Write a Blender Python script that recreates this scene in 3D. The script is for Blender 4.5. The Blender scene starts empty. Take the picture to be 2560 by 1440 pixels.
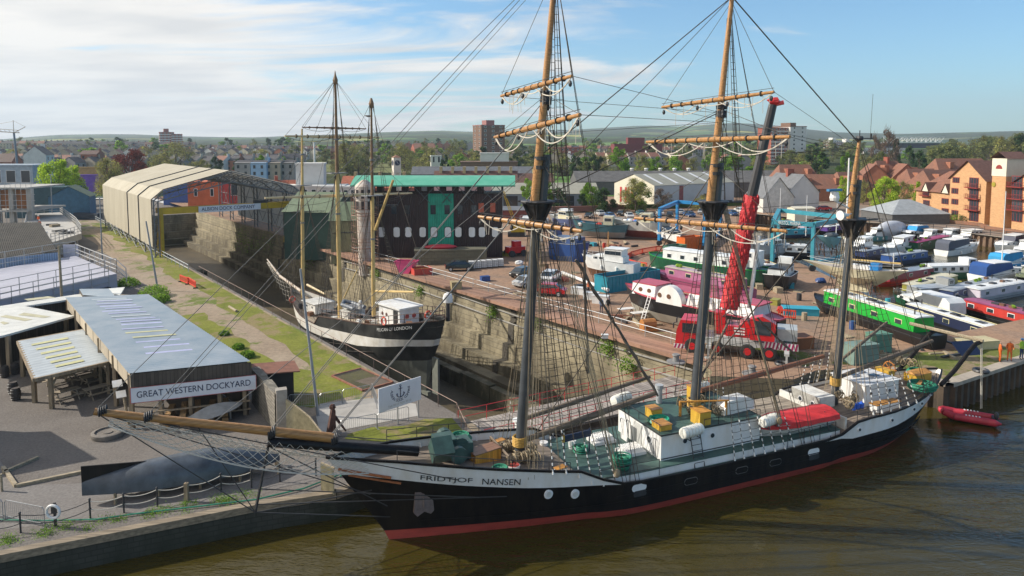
# Harbour scene: camera and light first, then setting, ships, museum side, trees and houses, buildings, boats and yard goods, haze.
import bpy,bmesh,math,random
from mathutils import Vector,Matrix
from mathutils.geometry import tessellate_polygon
R=random.Random(11)
PI=math.pi
rad=math.radians
scene=bpy.context.scene
COL=scene.collection
H,F,PY0,HOR=21.0,1750.0,500.0,355.0
PITCH=math.atan((PY0-HOR)/F)
cd=bpy.data.cameras.new('camera');cam=bpy.data.objects.new('camera',cd);COL.objects.link(cam)
cam.location=(0,0,H);cam.rotation_euler=(PI/2-PITCH,0,0)
cd.sensor_width=36;cd.lens=36*F/2560;cd.shift_y=-(720-PY0)/2560
cd.clip_start=.5;cd.clip_end=30000
scene.camera=cam
SUN_AZ=(-.976,.12);SUN_EL=rad(33)
az=math.atan2(SUN_AZ[1],SUN_AZ[0])
sd=Vector((math.cos(az)*math.cos(SUN_EL),math.sin(az)*math.cos(SUN_EL),math.sin(SUN_EL)))
sl=bpy.data.lights.new('sun','SUN');sl.energy=4.9;sl.angle=rad(.5);sl.color=(1,.93,.82)
so=bpy.data.objects.new('sun',sl);COL.objects.link(so);so.rotation_euler=sd.to_track_quat('Z','Y').to_euler()
W=bpy.data.worlds.new('World');scene.world=W;W.use_nodes=True
nt=W.node_tree;nt.nodes.clear();N=nt.nodes.new;L=nt.links.new
sky=N('ShaderNodeTexSky');sky.sky_type='NISHITA';sky.sun_disc=False
sky.sun_elevation=SUN_EL;sky.sun_rotation=PI/2-az;sky.air_density=1.0;sky.dust_density=.35;sky.ozone_density=2.2
tc=N('ShaderNodeTexCoord');sep=N('ShaderNodeSeparateXYZ');L(tc.outputs['Generated'],sep.inputs[0])
mx=N('ShaderNodeMath');mx.operation='MAXIMUM';L(sep.outputs[2],mx.inputs[0]);mx.inputs[1].default_value=0
ad=N('ShaderNodeMath');ad.operation='ADD';L(mx.outputs[0],ad.inputs[0]);ad.inputs[1].default_value=.09
dv=N('ShaderNodeVectorMath');dv.operation='DIVIDE';L(tc.outputs['Generated'],dv.inputs[0])
cmb=N('ShaderNodeCombineXYZ')
for i in range(2):L(ad.outputs[0],cmb.inputs[i])
cmb.inputs[2].default_value=1;L(cmb.outputs[0],dv.inputs[1])
mp=N('ShaderNodeMapping');mp.inputs['Rotation'].default_value=(0,0,.75);mp.inputs['Scale'].default_value=(.55,1.0,.6);mp.inputs['Location'].default_value=(1.2,.3,0)
L(dv.outputs[0],mp.inputs[0])
n1=N('ShaderNodeTexNoise');n1.inputs['Scale'].default_value=.8;n1.inputs['Detail'].default_value=9;n1.inputs['Roughness'].default_value=.58;n1.inputs['Distortion'].default_value=.6
L(mp.outputs[0],n1.inputs[0])
bi=N('ShaderNodeMath');bi.operation='MULTIPLY_ADD';L(sep.outputs[0],bi.inputs[0]);bi.inputs[1].default_value=-.40;bi.inputs[2].default_value=-.015
sm=N('ShaderNodeMath');sm.operation='ADD';L(n1.outputs[0],sm.inputs[0]);L(bi.outputs[0],sm.inputs[1])
hz=N('ShaderNodeMapRange');L(sep.outputs[2],hz.inputs[0]);hz.inputs[1].default_value=0;hz.inputs[2].default_value=.16;hz.inputs[3].default_value=.11;hz.inputs[4].default_value=0
sm2=N('ShaderNodeMath');sm2.operation='ADD';L(sm.outputs[0],sm2.inputs[0]);L(hz.outputs[0],sm2.inputs[1])
cr=N('ShaderNodeMapRange');L(sm2.outputs[0],cr.inputs[0]);cr.inputs[1].default_value=.48;cr.inputs[2].default_value=.66
cr.interpolation_type='SMOOTHSTEP'
n2=N('ShaderNodeTexNoise');n2.inputs['Scale'].default_value=1.7;n2.inputs['Detail'].default_value=7;L(mp.outputs[0],n2.inputs[0])
cc=N('ShaderNodeValToRGB');cc.color_ramp.elements[0].position=.36;cc.color_ramp.elements[0].color=(6.2,6.1,6.0,1);cc.color_ramp.elements[1].position=.6;cc.color_ramp.elements[1].color=(8.3,7.9,7.4,1)
L(n2.outputs[0],cc.inputs[0])
tint=N('ShaderNodeMix');tint.data_type='RGBA';tint.blend_type='MULTIPLY';tint.inputs[0].default_value=1;L(sky.outputs[0],tint.inputs[6]);tint.inputs[7].default_value=(.74,1.10,1.28,1)
mixc=N('ShaderNodeMix');mixc.data_type='RGBA';L(cr.outputs[0],mixc.inputs[0]);L(tint.outputs[2],mixc.inputs[6]);L(cc.outputs[0],mixc.inputs[7])
bg=N('ShaderNodeBackground');L(mixc.outputs[2],bg.inputs[0]);bg.inputs[1].default_value=.10
wo=N('ShaderNodeOutputWorld');L(bg.outputs[0],wo.inputs[0])
vs=scene.view_settings;vs.view_transform='Standard';vs.look='None';vs.gamma=1;vs.exposure=0.36
scene.cycles.max_bounces=6;scene.cycles.transparent_max_bounces=8;scene.cycles.volume_bounces=0
_c,_s=math.cos(PITCH),math.sin(PITCH)
def ray(px,py):
 a=(px-1280)/F;b=(PY0-py)/F
 return Vector((a,_c+_s*b,-_s+_c*b))
def G(px,py,z=0.0):
 v=ray(px,py);t=(z-H)/v.z
 return Vector((v.x*t,v.y*t,z))
def DY(px,py,Y):
 v=ray(px,py);t=Y/v.y
 return Vector((v.x*t,Y,H+v.z*t))
def AP(px,py,a,b):
 d=(b[0]-a[0],b[1]-a[1]);n=(-d[1],d[0]);v=ray(px,py)
 k=(a[0]*n[0]+a[1]*n[1])/(v.x*n[0]+v.y*n[1])
 return Vector((v.x*k,v.y*k,H+v.z*k))
DU,DN=(-.615,.789),(.789,.615)
def K(s,t,z=0.0):return Vector((DU[0]*s+DN[0]*t,DU[1]*s+DN[1]*t,z))
DANG=math.atan2(DU[1],DU[0])
MATS={}
def _mat(name):
 m=bpy.data.materials.new(name);m.use_nodes=True
 t=m.node_tree;b=t.nodes['Principled BSDF']
 return m,t,b
def M(name,col,rough=.65,var=.18,scale=1.2,bump=0.0,bscale=8,metal=0,spec=.5,col2=None,wave=None,det=6,coat=0,sv=None,tr=0):
 """plain weathered surface: colour with noise, optional bump / corrugation"""
 if name in MATS:return MATS[name]
 m,t,b=_mat(name);N=t.nodes.new;L=t.links.new
 tc=N('ShaderNodeTexCoord')
 nz=N('ShaderNodeTexNoise');nz.inputs['Scale'].default_value=scale;nz.inputs['Detail'].default_value=det;nz.inputs['Roughness'].default_value=.62
 if sv:mp=N('ShaderNodeMapping');mp.inputs['Scale'].default_value=sv;L(tc.outputs['Object'],mp.inputs[0])
 L(mp.outputs[0]if sv else tc.outputs['Object'],nz.inputs[0])
 rp=N('ShaderNodeValToRGB');rp.color_ramp.elements[0].position=.32;rp.color_ramp.elements[1].position=.68
 c2=col2 or tuple(min(1,c*(1+var))for c in col)
 c1=tuple(c*(1-var)for c in col)if not col2 else col
 rp.color_ramp.elements[0].color=(*c1,1);rp.color_ramp.elements[1].color=(*c2,1)
 L(nz.outputs[0],rp.inputs[0]);L(rp.outputs[0],b.inputs['Base Color'])
 b.inputs['Roughness'].default_value=rough;b.inputs['Metallic'].default_value=metal
 b.inputs['Specular IOR Level'].default_value=spec
 if coat:b.inputs['Coat Weight'].default_value=coat
 if bump or wave:
  bp=N('ShaderNodeBump');bp.inputs['Strength'].default_value=bump or.5
  if wave:
   w=N('ShaderNodeTexWave');w.bands_direction=wave[0];w.inputs['Scale'].default_value=wave[1];w.inputs['Distortion'].default_value=0
   L(tc.outputs['Object'],w.inputs[0]);L(w.outputs['Fac'],bp.inputs['Height']);bp.inputs['Distance'].default_value=.08
   if len(wave)>2:
    mm=N('ShaderNodeMix');mm.data_type='RGBA';mm.blend_type='MULTIPLY';mm.inputs[0].default_value=wave[2]
    L(rp.outputs[0],mm.inputs[6]);L(w.outputs['Color'],mm.inputs[7]);L(mm.outputs[2],b.inputs['Base Color'])
  else:
   n2=N('ShaderNodeTexNoise');n2.inputs['Scale'].default_value=bscale;n2.inputs['Detail'].default_value=5
   L(tc.outputs['Object'],n2.inputs[0]);L(n2.outputs[0],bp.inputs['Height']);bp.inputs['Distance'].default_value=.05
  L(bp.outputs[0],b.inputs['Normal'])
 if tr:
  ts=N('ShaderNodeBsdfTranslucent');L(rp.outputs[0],ts.inputs[0]);ms=N('ShaderNodeMixShader');ms.inputs[0].default_value=tr;L(b.outputs[0],ms.inputs[1]);L(ts.outputs[0],ms.inputs[2]);L(ms.outputs[0],t.nodes['Material Output'].inputs['Surface'])
 MATS[name]=m;return m
def M_brick(name,col,mortar,bw=.5,bh=.2,stain=(.1,.1,.07),samt=.5,rough=.85,sscale=.35,msize=.03,zs=None):
 if name in MATS:return MATS[name]
 m,t,b=_mat(name);N=t.nodes.new;L=t.links.new
 tc=N('ShaderNodeTexCoord');sp=N('ShaderNodeSeparateXYZ');L(tc.outputs['Object'],sp.inputs[0])
 ad=N('ShaderNodeMath');ad.operation='ADD';L(sp.outputs[0],ad.inputs[0]);L(sp.outputs[1],ad.inputs[1])
 cb=N('ShaderNodeCombineXYZ');L(ad.outputs[0],cb.inputs[0]);L(sp.outputs[2],cb.inputs[1])
 br=N('ShaderNodeTexBrick');L(cb.outputs[0],br.inputs[0]);br.inputs['Scale'].default_value=1
 br.inputs['Brick Width'].default_value=bw;br.inputs['Row Height'].default_value=bh;br.inputs['Mortar Size'].default_value=msize
 br.inputs['Color1'].default_value=(*col,1);br.inputs['Color2'].default_value=(*[c*.78 for c in col],1);br.inputs['Mortar'].default_value=(*mortar,1)
 mp=N('ShaderNodeMapping');mp.inputs['Scale'].default_value=(1,1,.35);L(tc.outputs['Object'],mp.inputs[0])
 nz=N('ShaderNodeTexNoise');nz.inputs['Scale'].default_value=sscale;nz.inputs['Detail'].default_value=9;nz.inputs['Roughness'].default_value=.68;L(mp.outputs[0],nz.inputs[0])
 mr=N('ShaderNodeMapRange');L(nz.outputs[0],mr.inputs[0]);mr.inputs[1].default_value=.42;mr.inputs[2].default_value=.66;mr.inputs[4].default_value=samt
 fo=mr.outputs[0]
 if zs:
  zr=N('ShaderNodeMapRange');L(sp.outputs[2],zr.inputs[0]);zr.inputs[1].default_value=zs[0];zr.inputs[2].default_value=zs[1];zr.inputs[3].default_value=zs[2];zr.inputs[4].default_value=0
  za=N('ShaderNodeMath');za.operation='MULTIPLY_ADD';L(zr.outputs[0],za.inputs[0]);L(nz.outputs[0],za.inputs[1]);L(fo,za.inputs[2]);za.use_clamp=True;fo=za.outputs[0]
 mm=N('ShaderNodeMix');mm.data_type='RGBA';L(fo,mm.inputs[0]);L(br.outputs[0],mm.inputs[6]);mm.inputs[7].default_value=(*stain,1)
 L(mm.outputs[2],b.inputs['Base Color']);b.inputs['Roughness'].default_value=rough
 bp=N('ShaderNodeBump');bp.inputs['Strength'].default_value=.6;bp.inputs['Distance'].default_value=.04
 n3=N('ShaderNodeTexNoise');n3.inputs['Scale'].default_value=5;n3.inputs['Detail'].default_value=6;L(tc.outputs['Object'],n3.inputs[0])
 a2=N('ShaderNodeMath');a2.operation='MULTIPLY_ADD';L(n3.outputs[0],a2.inputs[0]);a2.inputs[1].default_value=.9;L(br.outputs['Fac'],a2.inputs[2])
 iv=N('ShaderNodeMath');iv.operation='SUBTRACT';L(n3.outputs[0],iv.inputs[0]);L(br.outputs['Fac'],iv.inputs[1])
 L(iv.outputs[0],bp.inputs['Height']);L(bp.outputs[0],b.inputs['Normal'])
 MATS[name]=m;return m
def M_ground(name,stops,scale=.12,fine=3.0,rough=.95,bump=.5,thr=None,second=None,sscale=.2,det=9):
 """ground: broad patches from a ramp, fine grit on top, and an optional second growth (grass) where a noise says so"""
 m,t,b=_mat(name);N=t.nodes.new;L=t.links.new
 g=N('ShaderNodeNewGeometry')
 nz=N('ShaderNodeTexNoise');nz.inputs['Scale'].default_value=scale;nz.inputs['Detail'].default_value=det;nz.inputs['Roughness'].default_value=.65;L(g.outputs['Position'],nz.inputs[0])
 rp=N('ShaderNodeValToRGB');e=rp.color_ramp.elements
 while len(e)<len(stops):e.new(.5)
 for i,(p,c)in enumerate(stops):e[i].position=p;e[i].color=(*c,1)
 L(nz.outputs[0],rp.inputs[0])
 nf=N('ShaderNodeTexNoise');nf.inputs['Scale'].default_value=fine;nf.inputs['Detail'].default_value=6;nf.inputs['Roughness'].default_value=.75;L(g.outputs['Position'],nf.inputs[0])
 mr=N('ShaderNodeMapRange');L(nf.outputs[0],mr.inputs[0]);mr.inputs[1].default_value=.25;mr.inputs[2].default_value=.75;mr.inputs[3].default_value=.62;mr.inputs[4].default_value=1.3
 mu=N('ShaderNodeMix');mu.data_type='RGBA';mu.blend_type='MULTIPLY';mu.inputs[0].default_value=1
 L(rp.outputs[0],mu.inputs[6]);L(mr.outputs[0],mu.inputs[7]);out=mu.outputs[2]
 if second:
  ng=N('ShaderNodeTexNoise');ng.inputs['Scale'].default_value=sscale;ng.inputs['Detail'].default_value=10;ng.inputs['Roughness'].default_value=.7;L(g.outputs['Position'],ng.inputs[0])
  m2=N('ShaderNodeMapRange');L(ng.outputs[0],m2.inputs[0]);m2.inputs[1].default_value=thr-.03;m2.inputs[2].default_value=thr+.04
  r2=N('ShaderNodeValToRGB');r2.color_ramp.elements[0].color=(*second[0],1);r2.color_ramp.elements[1].color=(*second[1],1);r2.color_ramp.elements[0].position=.35;r2.color_ramp.elements[1].position=.65;L(nf.outputs[0],r2.inputs[0])
  mx=N('ShaderNodeMix');mx.data_type='RGBA';L(m2.outputs[0],mx.inputs[0]);L(out,mx.inputs[6]);L(r2.outputs[0],mx.inputs[7]);out=mx.outputs[2]
 L(out,b.inputs['Base Color']);b.inputs['Roughness'].default_value=rough;b.inputs['Specular IOR Level'].default_value=.2
 bp=N('ShaderNodeBump');bp.inputs['Strength'].default_value=bump;bp.inputs['Distance'].default_value=.06;L(nf.outputs[0],bp.inputs['Height']);L(bp.outputs[0],b.inputs['Normal'])
 MATS[name]=m;return m
def M_water(name,deep,scale=.5,bump=.12):
 m,t,b=_mat(name);N=t.nodes.new;L=t.links.new
 g=N('ShaderNodeNewGeometry');mp=N('ShaderNodeMapping');mp.inputs['Rotation'].default_value=(0,0,.4);mp.inputs['Scale'].default_value=(.6,1.5,1);L(g.outputs['Position'],mp.inputs[0])
 a=N('ShaderNodeTexNoise');a.inputs['Scale'].default_value=scale;a.inputs['Detail'].default_value=4;a.inputs['Distortion'].default_value=.4;L(mp.outputs[0],a.inputs[0])
 c=N('ShaderNodeTexNoise');c.inputs['Scale'].default_value=scale*5;c.inputs['Detail'].default_value=3;L(mp.outputs[0],c.inputs[0])
 md=N('ShaderNodeMath');md.operation='MULTIPLY_ADD';L(c.outputs[0],md.inputs[0]);md.inputs[1].default_value=.25;L(a.outputs[0],md.inputs[2])
 bp=N('ShaderNodeBump');bp.inputs['Strength'].default_value=bump;bp.inputs['Distance'].default_value=.35;L(md.outputs[0],bp.inputs['Height']);L(bp.outputs[0],b.inputs['Normal'])
 wq=N('ShaderNodeTexNoise');wq.inputs['Scale'].default_value=.09;wq.inputs['Detail'].default_value=3;wq.inputs['Distortion'].default_value=1;L(mp.outputs[0],wq.inputs[0]);wr=N('ShaderNodeMapRange');L(wq.outputs[0],wr.inputs[0]);wr.inputs[1].default_value=.4;wr.inputs[2].default_value=.62;wr.inputs[3].default_value=bump*.25;wr.inputs[4].default_value=bump*1.5;L(wr.outputs[0],bp.inputs['Strength'])
 b.inputs['Base Color'].default_value=(*deep,1);b.inputs['Roughness'].default_value=.03;b.inputs['IOR'].default_value=1.45
 MATS[name]=m;return m
def M_glass(name='window glass',col=(.03,.04,.05)):
 if name in MATS:return MATS[name]
 m,t,b=_mat(name);b.inputs['Base Color'].default_value=(*col,1);b.inputs['Roughness'].default_value=.08;b.inputs['Specular IOR Level'].default_value=.8
 MATS[name]=m;return m
def M_wood(name,col,rough=.45,sc=(1,14,14)):
 if name in MATS:return MATS[name]
 m,t,b=_mat(name);N=t.nodes.new;L=t.links.new
 tc=N('ShaderNodeTexCoord');mp=N('ShaderNodeMapping');mp.inputs['Scale'].default_value=sc;L(tc.outputs['Object'],mp.inputs[0])
 nz=N('ShaderNodeTexNoise');nz.inputs['Scale'].default_value=1;nz.inputs['Detail'].default_value=7;L(mp.outputs[0],nz.inputs[0])
 rp=N('ShaderNodeValToRGB');rp.color_ramp.elements[0].position=.3;rp.color_ramp.elements[1].position=.7
 rp.color_ramp.elements[0].color=(*[c*.55 for c in col],1);rp.color_ramp.elements[1].color=(*[min(1,c*1.25)for c in col],1)
 L(nz.outputs[0],rp.inputs[0]);L(rp.outputs[0],b.inputs['Base Color']);b.inputs['Roughness'].default_value=rough
 MATS[name]=m;return m
def M_planks(name,col,axis='X',n=4.0,rough=.85,dark=.35):
 """boards side by side: one narrow dark joint per board plus a tone of its own"""
 if name in MATS:return MATS[name]
 m,t,b=_mat(name);N=t.nodes.new;L=t.links.new
 tc=N('ShaderNodeTexCoord');sp=N('ShaderNodeSeparateXYZ');L(tc.outputs['Object'],sp.inputs[0])
 if axis=='XY':
  ad=N('ShaderNodeMath');ad.operation='ADD';L(sp.outputs[0],ad.inputs[0]);L(sp.outputs[1],ad.inputs[1]);src=ad.outputs[0]
 else:src=sp.outputs['XYZ'.index(axis)]
 ml=N('ShaderNodeMath');ml.operation='MULTIPLY';L(src,ml.inputs[0]);ml.inputs[1].default_value=n
 fr=N('ShaderNodeMath');fr.operation='FRACT';L(ml.outputs[0],fr.inputs[0])
 fl=N('ShaderNodeMath');fl.operation='FLOOR';L(ml.outputs[0],fl.inputs[0])
 wn=N('ShaderNodeTexWhiteNoise');wn.noise_dimensions='1D';L(fl.outputs[0],wn.inputs['W'])
 nz=N('ShaderNodeTexNoise');nz.inputs['Scale'].default_value=2.5;nz.inputs['Detail'].default_value=7;L(tc.outputs['Object'],nz.inputs[0])
 s1=N('ShaderNodeMath');s1.operation='ADD';L(wn.outputs[0],s1.inputs[0]);L(nz.outputs[0],s1.inputs[1])
 mr=N('ShaderNodeMapRange');L(s1.outputs[0],mr.inputs[0]);mr.inputs[1].default_value=.2;mr.inputs[2].default_value=1.6;mr.inputs[3].default_value=.6;mr.inputs[4].default_value=1.35
 gp=N('ShaderNodeMath');gp.operation='GREATER_THAN';L(fr.outputs[0],gp.inputs[0]);gp.inputs[1].default_value=.1
 g2=N('ShaderNodeMapRange');L(gp.outputs[0],g2.inputs[0]);g2.inputs[3].default_value=dark;g2.inputs[4].default_value=1
 m1=N('ShaderNodeMath');m1.operation='MULTIPLY';L(mr.outputs[0],m1.inputs[0]);L(g2.outputs[0],m1.inputs[1])
 mm=N('ShaderNodeMix');mm.data_type='RGBA';mm.blend_type='MULTIPLY';mm.inputs[0].default_value=1;mm.inputs[6].default_value=(*col,1);L(m1.outputs[0],mm.inputs[7])
 L(mm.outputs[2],b.inputs['Base Color']);b.inputs['Roughness'].default_value=rough
 bp=N('ShaderNodeBump');bp.inputs['Strength'].default_value=.4;bp.inputs['Distance'].default_value=.03;L(gp.outputs[0],bp.inputs['Height']);L(bp.outputs[0],b.inputs['Normal'])
 MATS[name]=m;return m
class MB:
 def __init__(s):s.v=[];s.f=[];s.m=[];s.c=0;s.T=None
 def mat(s,i):s.c=i;return s
 def add(s,vs,fs,m=None):
  o=len(s.v)
  s.v+=[tuple(s.T@Vector(p))if s.T else tuple(p)for p in vs]
  for f in fs:s.f.append(tuple(o+i for i in f));s.m.append(s.c if m is None else m)
  return s
 def box(s,x0,x1,y0,y1,z0,z1,m=None):
  vs=[(x,y,z)for z in(z0,z1)for x,y in((x0,y0),(x1,y0),(x1,y1),(x0,y1))]
  return s.add(vs,[(0,3,2,1),(4,5,6,7),(0,1,5,4),(1,2,6,5),(2,3,7,6),(3,0,4,7)],m)
 def rbox(s,c,d,rz=0,m=None):
  a,b=math.cos(rz),math.sin(rz);vs=[]
  for z in(0,d[2]):
   for x,y in((-.5,-.5),(.5,-.5),(.5,.5),(-.5,.5)):
    vs.append((c[0]+x*d[0]*a-y*d[1]*b,c[1]+x*d[0]*b+y*d[1]*a,c[2]+z))
  return s.add(vs,[(0,3,2,1),(4,5,6,7),(0,1,5,4),(1,2,6,5),(2,3,7,6),(3,0,4,7)],m)
 def bar(s,p,q,r,r2=None,n=6,caps=True,m=None):
  p,q=Vector(p),Vector(q);d=q-p
  if d.length<1e-6:return s
  r2=r if r2 is None else r2
  d.normalize();a=d.orthogonal().normalized()if abs(d.z)>.95 else d.cross(Vector((0,0,1))).normalized();b=d.cross(a)
  ring=[a*math.cos(2*PI*(i+.5)/n)+b*math.sin(2*PI*(i+.5)/n)for i in range(n)]
  vs=[p+k*r for k in ring]+[q+k*r2 for k in ring]
  fs=[(i,(i+1)%n,n+(i+1)%n,n+i)for i in range(n)]
  if caps:fs+=[tuple(range(n-1,-1,-1)),tuple(range(n,2*n))]
  return s.add(vs,fs,m)
 def path(s,pts,r,n=4,m=None,closed=False):
  if closed:pts=list(pts)+[pts[0]]
  for a,b in zip(pts,pts[1:]):s.bar(a,b,r,n=n,caps=False,m=m)
  return s
 def sag(s,p,q,r,d=.05,k=6,n=4,m=None):
  p,q=Vector(p),Vector(q);l=(q-p).length*d
  pts=[p.lerp(q,i/k)-Vector((0,0,4*l*(i/k)*(1-i/k)))for i in range(k+1)]
  return s.path(pts,r,n,m)
 def poly(s,pts,m=None):return s.add(pts,[tuple(range(len(pts)))],m)
 def prism(s,pts,z0,z1,m=None,bottom=True):
  n=len(pts);vs=[(p[0],p[1],z0)for p in pts]+[(p[0],p[1],z1)for p in pts]
  fs=[(i,(i+1)%n,n+(i+1)%n,n+i)for i in range(n)]+[tuple(range(n,2*n))]
  if bottom:fs.append(tuple(range(n-1,-1,-1)))
  return s.add(vs,fs,m)
 def ext(s,prof,x0,x1,m=None,ends=True):
  """profile in (y,z) pulled along x"""
  n=len(prof);vs=[(x0,a,b)for a,b in prof]+[(x1,a,b)for a,b in prof]
  fs=[(i,(i+1)%n,n+(i+1)%n,n+i)for i in range(n)]
  if ends:fs+=[tuple(range(n-1,-1,-1)),tuple(range(n,2*n))]
  return s.add(vs,fs,m)
 def exty(s,prof,y0,y1,m=None,ends=True):
  n=len(prof);vs=[(a,y0,b)for a,b in prof]+[(a,y1,b)for a,b in prof]
  fs=[(i,(i+1)%n,n+(i+1)%n,n+i)for i in range(n)]
  if ends:fs+=[tuple(range(n-1,-1,-1)),tuple(range(n,2*n))]
  return s.add(vs,fs,m)
 def lathe(s,prof,c=(0,0,0),n=14,m=None,ax='z'):
  vs=[];k=len(prof)
  for r,z in prof:
   for i in range(n):
    a=2*PI*i/n;x,y=r*math.cos(a),r*math.sin(a)
    p=(x,y,z)if ax=='z' else((z,x,y)if ax=='x' else(x,z,y))
    vs.append((c[0]+p[0],c[1]+p[1],c[2]+p[2]))
  fs=[(j*n+i,j*n+(i+1)%n,(j+1)*n+(i+1)%n,(j+1)*n+i)for j in range(k-1)for i in range(n)]
  fs+=[tuple(range(n-1,-1,-1)),tuple(range((k-1)*n,k*n))]
  return s.add(vs,fs,m)
 def torus(s,c,R0,r,n=20,k=6,ax='z',m=None):
  vs=[]
  for i in range(n):
   for j in range(k):
    a,b=2*PI*i/n,2*PI*j/k;rr=R0+r*math.cos(b);p=(rr*math.cos(a),rr*math.sin(a),r*math.sin(b))
    p=p if ax=='z' else((p[2],p[0],p[1])if ax=='x' else(p[0],p[2],p[1]))
    vs.append((c[0]+p[0],c[1]+p[1],c[2]+p[2]))
  fs=[(i*k+j,((i+1)%n)*k+j,((i+1)%n)*k+(j+1)%k,i*k+(j+1)%k)for i in range(n)for j in range(k)]
  return s.add(vs,fs,m)
 def blob(s,c,r,n=10,k=6,jit=0,m=None):
  rx,ry,rz=r if isinstance(r,tuple)else(r,r,r);vs=[(c[0],c[1],c[2]-rz)]
  for j in range(1,k):
   for i in range(n):
    a,b=2*PI*i/n,-PI/2+PI*j/k;q=1+R.uniform(-jit,jit)
    vs.append((c[0]+rx*q*math.cos(a)*math.cos(b),c[1]+ry*q*math.sin(a)*math.cos(b),c[2]+rz*q*math.sin(b)))
  vs.append((c[0],c[1],c[2]+rz));l=len(vs)-1
  fs=[(0,1+(i+1)%n,1+i)for i in range(n)]
  fs+=[(1+j*n+i,1+j*n+(i+1)%n,1+(j+1)*n+(i+1)%n,1+(j+1)*n+i)for j in range(k-2)for i in range(n)]
  fs+=[(1+(k-2)*n+i,1+(k-2)*n+(i+1)%n,l)for i in range(n)]
  return s.add(vs,fs,m)
 def grid(s,P,m=None):
  """P: rows of points"""
  w=len(P[0]);vs=[p for r in P for p in r]
  fs=[(j*w+i,j*w+i+1,(j+1)*w+i+1,(j+1)*w+i)for j in range(len(P)-1)for i in range(w-1)]
  return s.add(vs,fs,m)
 def build(s,name,mats,parent=None,smooth=False):
  me=bpy.data.meshes.new(name);me.from_pydata(s.v,[],s.f)
  mats=mats if isinstance(mats,(list,tuple))else[mats]
  for x in mats:me.materials.append(x)
  if len(mats)>1:me.polygons.foreach_set('material_index',s.m)
  if smooth:
   me.polygons.foreach_set('use_smooth',[True]*len(me.polygons));me.set_sharp_from_angle(angle=rad(35))
  me.update()
  o=bpy.data.objects.new(name,me);COL.objects.link(o)
  if parent:o.parent=parent
  return o
def tag(o,label=None,cat=None,group=None,kind=None):
 if label:o['label']=label
 if cat:o['category']=cat
 if group:o['group']=group
 if kind:o['kind']=kind
 return o
def thing(name,label,cat,loc=(0,0,0),rz=0,group=None):
 o=bpy.data.objects.new(name,None);COL.objects.link(o);o.empty_display_size=.3
 o.location=loc;o.rotation_euler=(0,0,rz);return tag(o,label,cat,group)
def kids(o):return[c for c in o.children]
def dup(o,loc,rz=None,label=None,sc=None,group=None,parent=None):
 c=o.copy();COL.objects.link(c)
 if parent:c.parent=parent
 else:
  c.location=loc
  if rz is not None:c.rotation_euler=(0,0,rz)
  if sc:c.scale=(sc,sc,sc)if not isinstance(sc,tuple)else sc
  if label:c['label']=label
  if group:c['group']=group
 for k in o.children:dup(k,None,parent=c)
 return c
def move(o,loc,rz=None):
 o.location=loc
 if rz is not None:o.rotation_euler=(0,0,rz)
 return o
def struct(name,mb,m,smooth=False):return tag(mb.build(name,m,None,smooth),kind='structure')
def one(name,mb,m,label,cat,group=None,loc=None,rz=0,smooth=False):
 o=mb.build(name,m,None,smooth);tag(o,label,cat,group)
 if loc is not None:o.location=loc;o.rotation_euler=(0,0,rz)
 return o
def text(s,size,mat,parent,loc,rot,ext=.01,name='lettering',w=None,sp=1.0,align='CENTER',sh=None):
 cu=bpy.data.curves.new(name,'FONT');cu.body=s;cu.size=size;cu.extrude=ext;cu.align_x=align;cu.align_y='CENTER';cu.space_character=sp
 t=bpy.data.objects.new('tmp',cu);COL.objects.link(t);bpy.context.view_layer.update()
 me=bpy.data.meshes.new_from_object(t.evaluated_get(bpy.context.evaluated_depsgraph_get()));bpy.data.objects.remove(t)
 me.materials.clear();me.materials.append(mat);o=bpy.data.objects.new(name,me);COL.objects.link(o)
 o.location=loc;o.rotation_euler=rot
 if w:
  xs=[v.co.x for v in me.vertices];k=w/(max(xs)-min(xs))
  for v in me.vertices:v.co.x*=k
 if parent:o.parent=parent
 return o
def lerp(a,b,t):return a+(b-a)*t
def interp(pts,x):
 if x<=pts[0][0]:return pts[0][1]
 for(a,p),(b,q)in zip(pts,pts[1:]):
  if x<=b:return p+(q-p)*(x-a)/(b-a)
 return pts[-1][1]
ZL,ZR=1.5,2.3
S0=Vector((-6.5,35.5,0));SANG=rad(22.8)
SA=(math.cos(SANG),math.sin(SANG));SN=(-SA[1],SA[0])
def SW(s,y,z=0.0):return Vector((S0.x+SA[0]*s+SN[0]*y,S0.y+SA[1]*s+SN[1]*y,z))
def sheet(name,outer,holes,z,m,kind='structure'):
 loops=[[Vector((p[0],p[1],0))for p in l]for l in[outer]+holes]
 tris=tessellate_polygon(loops);flat=[p for l in loops for p in l]
 mb=MB();mb.add([(p.x,p.y,z)for p in flat],[t if(flat[t[1]]-flat[t[0]]).cross(flat[t[2]]-flat[t[0]]).z>0 else t[::-1]for t in tris])
 return struct(name,mb,m)
leftP=[(-420,-120),(-90,3),(-24.2,31.6),(-13.8,36.2),(-9.8,37.5),(-7.5,39.6),(-1.5,44.5),K(40.2,26.9)[:2],K(204,26.9)[:2],K(204,49)[:2],K(266,49)[:2],(-420,240)]
marina=[(42.2,66.8),(43.2,80),(44.5,100),(45,128),(58,170),(63.6,181.5),(72.9,169.2),(87.9,159.2),(98,132.9),(112,100),(90,91)]
rightP=[K(266,49)[:2],K(37,49)[:2],(16.4,55.9),(15.9,54.8),(22.3,54.0),(25,56.2),SW(43.2,5)[:2],(34.0,53.2),(44.5,59.5),(90,86),(420,200),(420,240)]
dirtL=M_ground('museum gravel',[(.3,(.135,.118,.105)),(.55,(.19,.17,.152)),(.75,(.16,.15,.135))],.15,6.0,bump=.8)
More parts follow.
